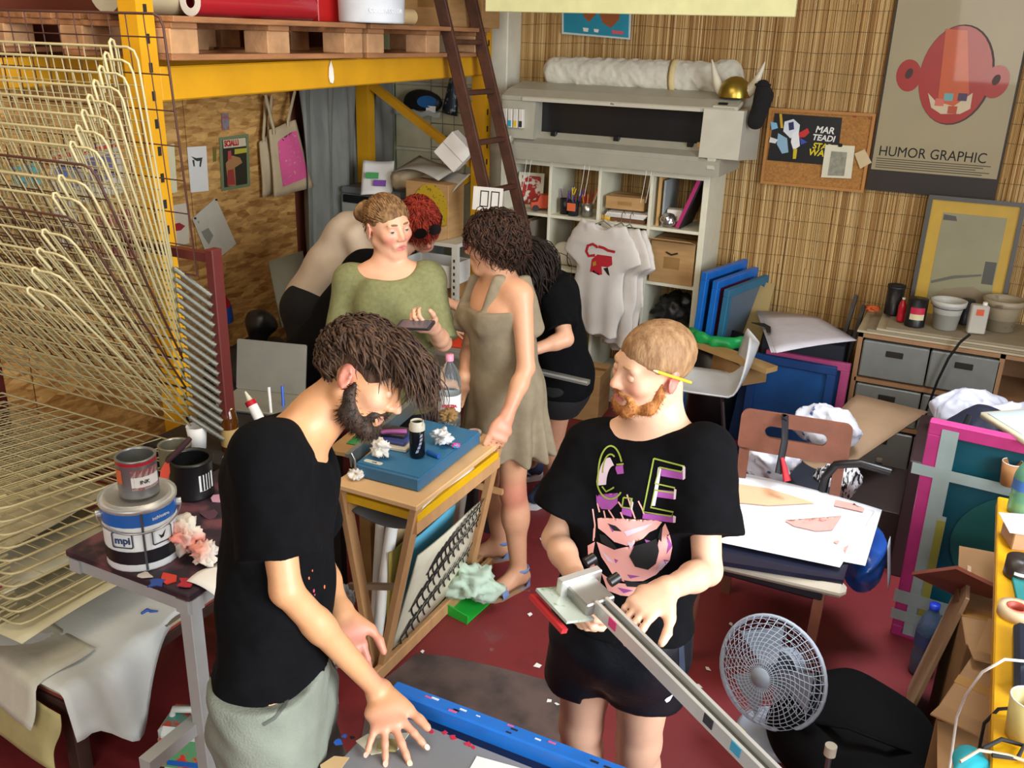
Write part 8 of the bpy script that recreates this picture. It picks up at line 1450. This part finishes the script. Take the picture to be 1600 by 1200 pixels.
def bottle(nm, lab, c, r, h, mt, cap, label=None):
    t = thing(nm, lab, 'bottle', c); b = B(); b.lathe([(.001, 0), (r*.9, 0), (r, .01), (r, h*.3), (r*.93, h*.34), (r, h*.38), (r, h*.66), (r*.75, h*.8), (r*.36, h*.92), (r*.34, h*.95), (.001, h*.95)], c, 20); b.build('body', mt, t); b = B(); b.lathe([(r*.4, h*.93), (r*.42, h), (.001, h)], c, 14); b.build('cap', cap, t)
    if label: b = B(); b.lathe([(r*1.02, h*.42), (r*1.02, h*.6)], c, 20); b.build('label_wrap', label, t)
armchair()
GG = M('glass_green', '7ab89a', .1, trans=.5); BLb = M('label_bluish', '3a6ab0', .5)
bottle('water_bottle', 'small green-tinted plastic bottle with white cap under the chair arm', U(1362, 782, 'z', 0), .036, .24, GG, PW, BLb); bottle('water_bottle', 'clear plastic bottle with blue cap on the floor by the pink screen', U(1438, 1050, 'z', 0), .045, .30, M('plastic_clear', '6a86a8', .1, trans=.6), M('cap_blue2', '1a3ac0', .4), M('label_dusk', '3a4a78', .5))
# ------------------------------------------------------------------ screens, chair and boards along the back wall
def silk(nm, lab, o, x, up, w, h, fm, mm, th=.035, rail=.045, grp='silk screens'):
    t = thing(nm, lab, 'screen', o, grp); m = frame(o, x, z=np.cross(nrm(x), nrm(up)))
    for p, q in (((0, rail/2), (w, rail/2)), ((0, h-rail/2), (w, h-rail/2)), ((rail/2, rail), (rail/2, h-rail)), ((w-rail/2, rail), (w-rail/2, h-rail))): b = B(m); b.bar((*p, 0), (*q, 0), rail, th, up=(0, 0, 1), bev=.003); b.build('frame_rail', fm, t)
    b = B(m); b.box((w/2, h/2, -th*.3), (w-rail*1.6, h-rail*1.6, .003)); b.build('mesh', mm, t); return t, m
def back_right():
    SBl = M('screen_blue', '1668c0', .4); PKf = M('screen_pink', 'b0487a', .5); DB = M('mesh_deep', '0e4a86', .45, var=.3, scale=5); TE = M('mesh_teal', '0f5560', .5, var=.2, scale=4)
    for k, (x, lab, fm, mm) in enumerate(((-1.35, 'blue framed screen first in the stack beside the shelf unit', SBl, DB), (-1.28, 'blue framed screen with red mesh in the stack beside the shelf unit', SBl, M('mesh_crimson', '7a3058', .5, var=.3)), (-1.21, 'teal framed screen last in the stack beside the shelf unit', M('screen_teal', '2a6a8a', .5), M('mesh_grey', '5a6a7a', .5)))): silk('silk_screen', lab, (x, 5.05, .0), (.12, .5, 0), (.05, 0, 1), .50, .98-.04*k, fm, mm)
    b = B(); b.bar((-1.14, 5.12, .01), (-1.10, 5.5, .86), .22, .016, up=(0, -1, .3)); solo(b, 'board', M('board_olive', 'a08a58', .7), 'olive brown board leaning beside the stacked screens', 'board')
    silk('silk_screen', 'large dark blue screen standing below the white papers', (-.97, 4.90, 0), (1, -.04, 0), (0, .06, 1), .46, .60, M('screen_navy', '123f78', .45), DB); silk('silk_screen', 'pink edged screen behind the dark blue screen', (-.90, 4.97, 0), (1, -.04, 0), (0, .05, 1), .45, .61, PKf, DB); silk('silk_screen', 'pink framed screen behind the white shell chair', (-1.12, 4.98, 0), (1, 0, 0), (0, .1, 1), .28, .42, PKf, DB)
    b = B(); b.box((-.72, 5.22, .34), (.44, .36, .68), bev=.004); solo(b, 'crate', M('crate_dark', '1e2430', .6), 'dark crate carrying the stack of white papers', 'crate')
    for k in range(3):
        q = [U(*p, 'z', .715+.006*k) for p in ((1182, 486+2*k), (1268, 494), (1332, 528+2*k), (1205, 551))]; b = B(); b.sheet(lambda u, v: (1-v)*((1-u)*q[0]+u*q[1])+v*((1-u)*q[3]+u*q[2])+V(.012*k, .006*k, .008*math.sin(u*3)), 6, 6, .003); o = solo(b, 'paper_sheet', M('paper_coolwhite', 'd2d0da', .6), ('white sheet at the bottom of the paper stack by the reed wall', 'white sheet in the middle of the paper stack by the reed wall', 'top white sheet of the paper stack by the reed wall')[k], 'paper', 'white papers by the reed wall')
    c = U(1190, 512, 'z', .74); b = B(place(c, .3)); b.prism([(-.05, .08), (.02, .08), (.05, .02), (.04, -.09), (.02, -.09), (.02, .01), (-.02, .05)], 0, .004); solo(b, 'black_cutout', IK, 'black curved cut-out on the white papers', 'cut-out')
    # green bag, plank, shell chair
    n1 = snoise(22, 95); p = U(1125, 515, 'z', .66); t = thing('bin_bag', 'bright green bag lining over a black tub behind the shell chair', 'bag', (p[0], p[1], 0)); b = B(); b.lathe([(.001, 0), (.14, 0), (.17, .62), (.16, .62), (.14, .4), (.001, .4)], (p[0], p[1], 0), 22); b.build('tub', M('tub_black', '101214', .4), t); n4 = snoise(30, 97); blob('green_rim', [EC(p+V(.16*math.cos(a), .16*math.sin(a), -.03), p+V(.16*math.cos(a+.5), .16*math.sin(a+.5), -.03), .03) for a in np.arange(3.3, 6.2, .5)], .008, M('bag_green', '17a050', .4), t, disp=lambda P: .014*n4(P), sm=0)
    a, e = U(1075, 530, 'z', .60), U(1206, 578, 'z', .60); b = B(); b.bar(a, e, .09, .028); solo(b, 'plank', M('plank_pine', 'b8945e', .6), 'pine plank laid across beside the shell chair', 'plank'); a, e = a+V(.02, .14, -.08), e+V(-.1, .10, -.08); b = B(); b.bar(a, e, .16, .10); b.bar(a+V(.1, .05, -.03), a+V(.1, .05, -.5), .04, .04); solo(b, 'drawer_box', M('box_oak', '9a7648', .6), 'long wooden box under the pine plank', 'box')
    t = thing('shell_chair', 'white plastic shell chair with thin steel legs', 'chair', (-1.12, 4.62, 0)); WP = M('shell_white', 'cdcfd0', .35); c = V(-1.17, 4.58, .45); d = nrm(V(.80, .25, 0)); s_ = np.cross(ZUP, d)
    def shell(u, v): w = (u-.5)*2; k = v*2; back = max(0, k-1); seat = min(1, k); return c-d*.20+d*.36*seat+s_*w*.20*(1-.18*back)*(1-.55*abs(2*v-1)**6)+ZUP*(.05*w*w+.02*(1-seat))+d*(.14*back**.7-.06*w*w*back)+ZUP*(.26*back**1.5+.03*back)
    b = B(); b.sheet(shell, 14, 18, .008); b.build('shell', WP, t)
    for sx in (-1, 1):
        for sy in (-1, 1): p = c+d*sx*.14+s_*sy*.14; b = B(); b.tube([p, V(p[0], p[1], 0)+d*sx*.07+s_*sy*.05+V(0, 0, .005)], .008, 8); b.build('leg', M('leg_steel', '6a6c74', .3, .8), t)
    for sx in (-1, 1): b = B(); b.tube([c+d*sx*.14-s_*.14-ZUP*.006, c+d*sx*.14+s_*.14-ZUP*.006], .007, 6); b.build('under_bar', MATS['leg_steel'], t)
    for k in range(3): b = B(); b.bar((-.60+.05*k, 5.02+.05*k, .01), (-.52+.05*k, 5.40, .88-.05*k), .05, .02, up=(1, 0, 0)); solo(b, 'batten', M('batten_dark', '3a3430', .7), ('dark batten nearest the white papers leaning at the reed wall', 'middle dark batten leaning at the reed wall', 'dark batten next to the drawer cabinet leaning at the reed wall')[k], 'batten', 'battens at the reed wall')
back_right()
# ------------------------------------------------------------------ drawer cabinet
def drawers():
    x0, x1, yf, yb, zt = -.44, .62, 5.02, 5.50, .775; t = thing('drawer_cabinet', 'wooden cabinet with translucent plastic drawers below the framed picture', 'cabinet', ((x0+x1)/2, (yf+yb)/2, 0)); WO = M('cabinet_wood', '96704e', .6); PD = M('drawer_plastic', '787a76', .35, var=.08)
    b = B(); b.box(((x0+x1)/2, yb-.01, zt/2), (x1-x0, .02, zt)); b.build('back_panel', WO, t); b = B(); b.box(((x0+x1)/2, (yf+yb)/2, zt-.01), (x1-x0, yb-yf, .02)); b.build('top_panel', WO, t)
    for x in (x0+.012, x0+.69, x1-.012): b = B(); b.box((x, (yf+yb)/2, zt/2), (.024, yb-yf, zt)); b.build('side_panel', WO, t)
    for z in (.03, .28, .52): b = B(); b.box(((x0+x1)/2, (yf+yb)/2, z), (x1-x0-.03, yb-yf, .022)); b.build('shelf', WO, t)
    for i in range(3):
        for j in range(2 if i else 2):
            for c in range(2): w = .325; xc = x0+.03+w/2+c*(w+.008); zc = .045+i*.245; b = B(); b.box((xc, yf+.2, zc+.105), (w, .40, .205 if i < 2 else .20), bev=.006); d = b.build('drawer', PD, t) if j == 0 else None; (B().box((xc, yf-.002, zc+.15), (.085, .008, .032), bev=.003).build('handle', M('slot_dark', '1e1810', .8), d) if d else None)
    for k in range(4): b = B(place((-.02+.02*k, 5.25, zt+.007+.013*k), .02*wob(k))); b.box((0, 0, 0), (.86-.05*k, .44, .011)); solo(b, 'board', M('board_layer%d' % (k % 2), ('b0a488', '8e826a')[k % 2], .7), ('lowest cream board on the drawer cabinet', 'second grey-brown board on the drawer cabinet', 'third cream board on the drawer cabinet', 'top grey-brown board on the drawer cabinet')[k], 'board', 'boards on the drawer cabinet')
    z = zt+.056; BKc = M('plastic_black', '131314', .4); q = lambda x, y: tuple(U(x, y, 'z', z)); T = lambda c: TOC(c)
    can('tin', 'tall black tin on the drawer cabinet', q(1394, 490), .045, .155, BKc, (), M('lid_black', '1c1c1e', .5), cat='tin'); bottle('slim_bottle', 'slim red bottle on the drawer cabinet', q(1406, 502), .020, .13, M('plastic_red', 'b41828', .3), PW)
    c = q(1428, 508); can('ink_can', 'black can with red and cream label on the drawer cabinet', c, .05, .145, BKc, (('red_label', .07, .105, M('label_crimson', 'b82040', .5), T(c)-.6, T(c)+.9), ('cream_label', .04, .07, M('label_cream', 'cdc49c', .6), T(c)-.6, T(c)+.9)), None, cat='can')
    c = V(*q(1475, 512)); t = thing('plastic_bucket', 'white plastic bucket with wide rim on the drawer cabinet', 'bucket', c); b = B(); b.lathe([(.001, 0), (.058, 0), (.072, .12), (.085, .122), (.088, .15), (.078, .15), (.076, .13), (.055, .01), (.001, .01)], c, 26); b.build('body', M('bucket_offwhite', 'b8b8b0', .4), t); b = B(); b.lathe([(.070, .098), (.0735, .115)], c, 26); b.build('dark_ring', BKc, t)
    can('tin', 'dark tin behind the white bucket on the drawer cabinet', q(1506, 505), .035, .13, M('tin_night', '20242c', .4), (), None, cat='tin')
    c = q(1523, 520); t = thing('solvent_tin', 'cream rectangular tin with orange hazard square', 'tin', c); m = place(c, .2); b = B(m); b.box((0, 0, .075), (.085, .05, .15), bev=.006); b.build('body', M('tin_cream', 'b4b0a4', .4), t); b = B(m); b.box((.0, -.0262, .115), (.035, .002, .032)); b.build('hazard_square', M('hazard', 'd0542a', .5), t); b = B(m); b.cyl((.02, 0, .15), (.02, 0, .165), .012, n=12); b.build('cap', PW, t)
    c = V(*q(1560, 514)); t = thing('plastic_tub', 'stained beige plastic tub with wide rim on the drawer cabinet', 'tub', c); b = B(); b.lathe([(.001, 0), (.07, 0), (.085, .13), (.10, .132), (.103, .165), (.09, .165), (.088, .14), (.07, .01), (.001, .01)], c, 26); b.build('body', M('tub_beige', '9c9078', .45, col2='6a5a48', thr=(.6, .7), scale=14), t); b = B(); b.lathe([(.001, .10), (.08, .10)], c, 22); b.build('paint', M('paint_tan', '8a7a5c', .5), t)
    crumple('rag', 'crumpled orange rag on the drawer cabinet', q(1362, 487), .045, M('rag_orange', 'b8541e', .8), 61, .45, .006, 'rag', amp=.4)
    P = [U(*p, 'y', 4.98) for p in ((1516, 522), (1500, 535), (1482, 560), (1465, 595), (1448, 640), (1440, 680))]; b = B(); b.tube(P, .007, 6); solo(b, 'cable', BKc, 'black cable hanging down over the plastic drawers', 'cable')
drawers()
# ------------------------------------------------------------------ pink screen, bags and yellow table on the right
def right_side():
    a, bl = U(1455, 655, 'y', 3.36), U(1392, 985, 'z', .0); up = nrm(a-bl); h = np.linalg.norm(a-bl); PKs = M('screen_magenta', 'a83070', .45, var=.12); TE = M('mesh_teal2', '0d4a58', .4, var=.2, scale=3); t, m = silk('silk_screen', 'tall magenta framed screen with teal mesh leaning at the yellow table', bl, (1, -.08, 0), up, .62, h, PKs, TE, .035, .05, None)
    TP = M('tape_film', '9fb0ae', .35, alpha=.7)
    for k, (x, y, w_, h_) in enumerate(((.072, h/2, .055, h*.96), (.10, h*.32, .03, h*.6), (.30, h-.20, .66, .045), (.25, .20, .52, .06), (.25, .11, .52, .05))): b = B(m); b.box((x, y, .019+.001*k), (w_, h_, .0015)); b.build('tape', TP, t)
    b = B(m); b.prism(ell(.42, h*.52, .28, .26, 30), -.008, -.006); b.build('stencil_arc', M('mesh_green', '1d5a58', .45), t); b = B(m); b.box((.10, h*.35, .0215), (.028, h*.5, .001)); b.build('yellow_stain', M('stain_olive', '8a8a3a', .5), t)
    n1, n2 = snoise(18, 101), snoise(40, 102); b = B(); b.box((.25, 4.25, .28), (.62, .6, .56), bev=.005); solo(b, 'crate', M('crate_maroon', '301a1e', .6), 'dark maroon crate under the bags beside the drawers', 'crate')
    p = V(.12, 4.32, .66); t = thing('plastic_bag', 'white carrier bag heaped on the maroon crate', 'bag', p); blob('bag', [EL(p+V(.05, .02, .0), (.20, .16, .12)), EL(p+V(.32, .0, .02), (.14, .14, .12))], .010, M('bag_white2', 'd4d8ea', .35), t, disp=lambda P: .06*(np.abs(n1(P))-.3)+.02*np.abs(n2(P)), sm=0)
    p = V(.20, 4.12, .64); t = thing('backpack', 'navy backpack with red piping on the maroon crate', 'backpack', p); blob('body', [EL(p, (.17, .11, .15)), EL(p+V(.08, -.07, -.02), (.10, .06, .08))], .010, M('navy_nylon', '1c2238', .6), t, disp=lambda P: .02*n1(P)); b = B(); b.tube([p+V(-.14+.03*u*8, -.125, .08-.02*abs(u-4)*1.2) for u in range(9)], .006, 6); b.build('piping', M('tab_red', 'b01c28', .6), t)
    for s in (-1, 1): b = B(); b.tube([p+V(s*.07, -.09, .14), p+V(s*.09, -.13, .05), p+V(s*.08, -.12, -.08)], .014, 6, squash=.3); b.build('strap', M('strap_black', '121218', .7), t)
    q = [U(*c, 'z', .98) for c in ((1532, 648), (1640, 640), (1660, 700), (1600, 690))]; b = B(); b.sheet(lambda u, v: (1-v)*((1-u)*q[0]+u*q[1])+v*((1-u)*q[3]+u*q[2]), 3, 3, .02); o = solo(b, 'white_board', M('board_frame', 'c8c0a4', .5), 'white board with pale frame lying on the magenta screen', 'board'); c4 = sum(q)/4; b = B(); b.sheet(lambda u, v: c4+((1-v)*((1-u)*q[0]+u*q[1])+v*((1-u)*q[3]+u*q[2])-c4)*.86+V(0, 0, .012), 3, 3, .003); b.build('white_panel', M('panel_bluish', 'c4d2dc', .5), o); b = B(); b.box((c4[0]+.1, c4[1]+.02, .485), (.05, .05, .97)); b.build('stand', M('leg_dark', '2a2a2c', .5), o)
    # yellow table
    YT = M('table_yellow', 'cf9a08', .4, var=.12, scale=10); x0, x1, y0, y1, z = .238, .95, 1.70, 3.22, .80; t = thing('yellow_table', 'yellow painted table at the right with bottles and cables', 'table', (.6, 2.45, 0)); b = B(); b.box(((x0+x1)/2, (y0+y1)/2, z-.02), (x1-x0, y1-y0, .04), bev=.004); b.build('top', YT, t)
    for x in (x0+.2, x1-.05):
        for y in (y0+.06, y1-.06): b = B(); b.box((x, y, .38), (.05, .05, .76)); b.build('leg', M('leg_dark', '2a2a2c', .5), t)
    T = lambda x, y, zz=z: V(*U(x, y, 'z', zz)); cup('paper_cup', 'brown paper cup with white inside on the yellow table', T(1575, 757), .035, .085, M('cup_brown', '9a6a3c', .6), 'cups on the yellow table', 20, .75, 'cup', PW); cup('paper_cup', 'clear cup with yellow drink on the yellow table', T(1596, 1150), .042, .10, M('cup_drink', 'c8b878', .3), 'cups on the yellow table', 22, .8, 'cup', PW)
    bottle('water_bottle', 'green plastic bottle with blue label on the yellow table', T(1590, 800), .034, .20, GG, M('cap_green', '3aa860', .4), BLb); can('tin', 'dark brown tin on the yellow table', T(1592, 900), .042, .055, M('tin_brown', '2c2420', .4), (('pale_lettering', .02, .03, M('ink_white', 'dfe4ea', .6), TOC((.3, 2.6))-.3, TOC((.3, 2.6))+.3),), None, cat='tin')
    c = T(1586, 845); b = B(place((c[0]+.04, c[1], z+.03), .3)); b.box((0, 0, 0), (.14, .10, .06), bev=.003); o = solo(b, 'small_box', M('box_tan2', 'b08a68', .7), 'tan box with white paper on the yellow table', 'box'); b = B(place((c[0]+.04, c[1], z+.062), .25)); b.sheet(lambda u, v: ((u-.5)*.17, (v-.5)*.13, .01*u*v), 3, 3, .002); b.build('paper', PW, o)
    b = B(place(T(1590, 925), .1)); b.box((.05, 0, .006), (.12, .12, .012), bev=.002); solo(b, 'cutting_mat', M('mat_teal', '1f7a78', .6), 'teal cutting mat on the yellow table', 'mat')
    c = T(1586, 962); t = thing('tape_roll', 'roll of masking tape on the yellow table', 'tape roll', c); b = B(); b.lathe([(.025, 0), (.045, 0), (.045, .028), (.025, .028), (.025, 0)], c, 22); b.build('tape', M('tape_beige', 'c8b08c', .6), t); b = B(); b.lathe([(.022, .001), (.0255, .001), (.0255, .029), (.022, .029), (.022, .001)], c, 22); b.build('core', M('core_red', 'b04a3a', .5), t)
    c = T(1600, 1035, z+.01); t = thing('calculator', 'dark navy cash device with white paper slips on the yellow table', 'device', c); m = place(c, .0); b = B(m); b.box((.04, 0, .008), (.13, .30, .034), bev=.012); b.build('case', M('device_navy', '1e2636', .35), t)
    for k, yy in enumerate((.03, -.02, -.09)): b = B(m); b.box((.065, yy, .0265), (.06, .03+.02*(k > 0), .003)); b.build('paper_slip', PW, t)
    b = B(m); b.box((.03, .12, .026), (.03, .02, .004), bev=.001); b.build('button', M('button_grey', '7a8290', .4), t)
    P = lambda L: [U(x, y, 'z', zz) for x, y, zz in L]
    for nm, lab, pts, r, mt in (('cable', 'white cable looping off the yellow table', ((1620, 1035, .83), (1570, 1030, .86), (1535, 1050, .80), (1510, 1085, .70), (1495, 1120, .6), (1488, 1170, .5), (1480, 1230, .4)), .0035, PW), ('cable', 'black cable curling at the edge of the yellow table', ((1530, 1170, .70), (1538, 1130, .76), (1560, 1108, .815), (1600, 1105, .82)), .004, IK), ('cable', 'thick black cable coil on the yellow table corner', ((1535, 1170, .812), (1565, 1155, .815), (1600, 1165, .812), (1590, 1185, .812), (1550, 1180, .812)), .005, IK), ('cable', 'beige cable lying across the yellow table corner', ((1500, 1190, .81), (1530, 1172, .815), (1575, 1180, .815), (1620, 1195, .81)), .004, M('cable_beige', 'b8a88a', .5))): b = B(); b.tube(P(pts), r, 6); solo(b, nm, mt, lab, 'cable', 'cables on the yellow table')
    c = T(1515, 1190, .78); t = thing('glove', 'turquoise rubber glove at the table corner', 'glove', c); blob('rubber', [EL(c, (.035, .05, .018))]+[EC(c+V(-.02+.013*k, -.03, 0), c+V(-.035+.02*k, -.085-.01*(k % 2), -.01), .009, .008, k=.006) for k in range(4)]+[EC(c+V(.03, 0, 0), c+V(.06, -.03, 0), .010, .008)], .005, M('rubber_turquoise', '28a0b0', .4), t)
    # cartons, bag and rod under the table
    for k, (x, y, d, rz, lab) in enumerate(((.36, 2.95, (.34, .36, .50), .12, 'tall worn carton under the yellow table near the magenta screen'), (.34, 2.52, (.30, .30, .50), -.25, 'brown carton in the middle under the yellow table'), (.36, 2.12, (.32, .30, .42), .2, 'lower brown carton under the yellow table'))): carton('carton', lab, (x, y, 0), d, rz, 'cartons under the yellow table', True, True, 0, M('carton_dull', '86643e', .85, var=.2, scale=5))
    b = B(); b.bar((.10, 3.02, .02), (.20, 3.05, .55), .26, .012, up=(1, 0, 0)); solo(b, 'cardboard_sheet', M('kraft_light', 'a4876a', .8), 'cardboard sheet leaning on the cartons', 'cardboard'); crumple('brown_paper', 'crumpled brown paper on the floor under the table', (.14, 2.25, .0), .12, M('kraft_brown', '8a6a3c', .8), 65, .8, .01, 'paper', amp=.4); b = B(); b.bar((.12, 3.15, .45), (.24, 2.95, .62), .2, .012, up=(.4, 0, 1)); solo(b, 'wood_panel', M('panel_red', '7a3a24', .6), 'red-brown wood panel beside the magenta screen', 'panel')
    n3 = snoise(9, 105); t = thing('black_bag', 'big black bag slumped on the floor beside the fan', 'bag', (.0, 2.62, 0)); blob('bag', [EL(V(-.04, 2.66, .10), (.26, .26, .14)), EL(V(.06, 2.42, .09), (.2, .2, .12)), HP((0, 0, .004), (0, 0, -1))], .012, dull(M('nylon_black', '060608', .8)), t, disp=lambda P: .03*n3(P)); b = B(); b.tube([(-.16, 2.55, .2), (-.06, 2.5, .26), (.06, 2.5, .25), (.12, 2.56, .2)], .012, 6, squash=.4); b.build('handle', MATS['nylon_black'], t)
    c = V(-.085, 2.16, 0); t = thing('clamp_rod', 'steel rod with round cap standing beside the fan', 'rod', c); b = B(); b.cyl(c, c+V(0, 0, .42), .008, n=10); b.build('rod', M('leg_steel', '6a6c74', .3, .8), t); b = B(); b.cyl(c+V(0, 0, .42), c+V(0, 0, .45), .016, n=14); b.build('cap', M('cap_cream', 'b0a898', .4), t); b = B(); b.lathe([(.001, 0), (.06, 0), (.06, .012), (.02, .02), (.001, .02)], c, 18); b.build('foot', M('leg_dark', '2a2a2c', .5), t)
right_side()
man_left(); man_right(); woman_olive(); woman_dress(); woman_black(); bending_pair()
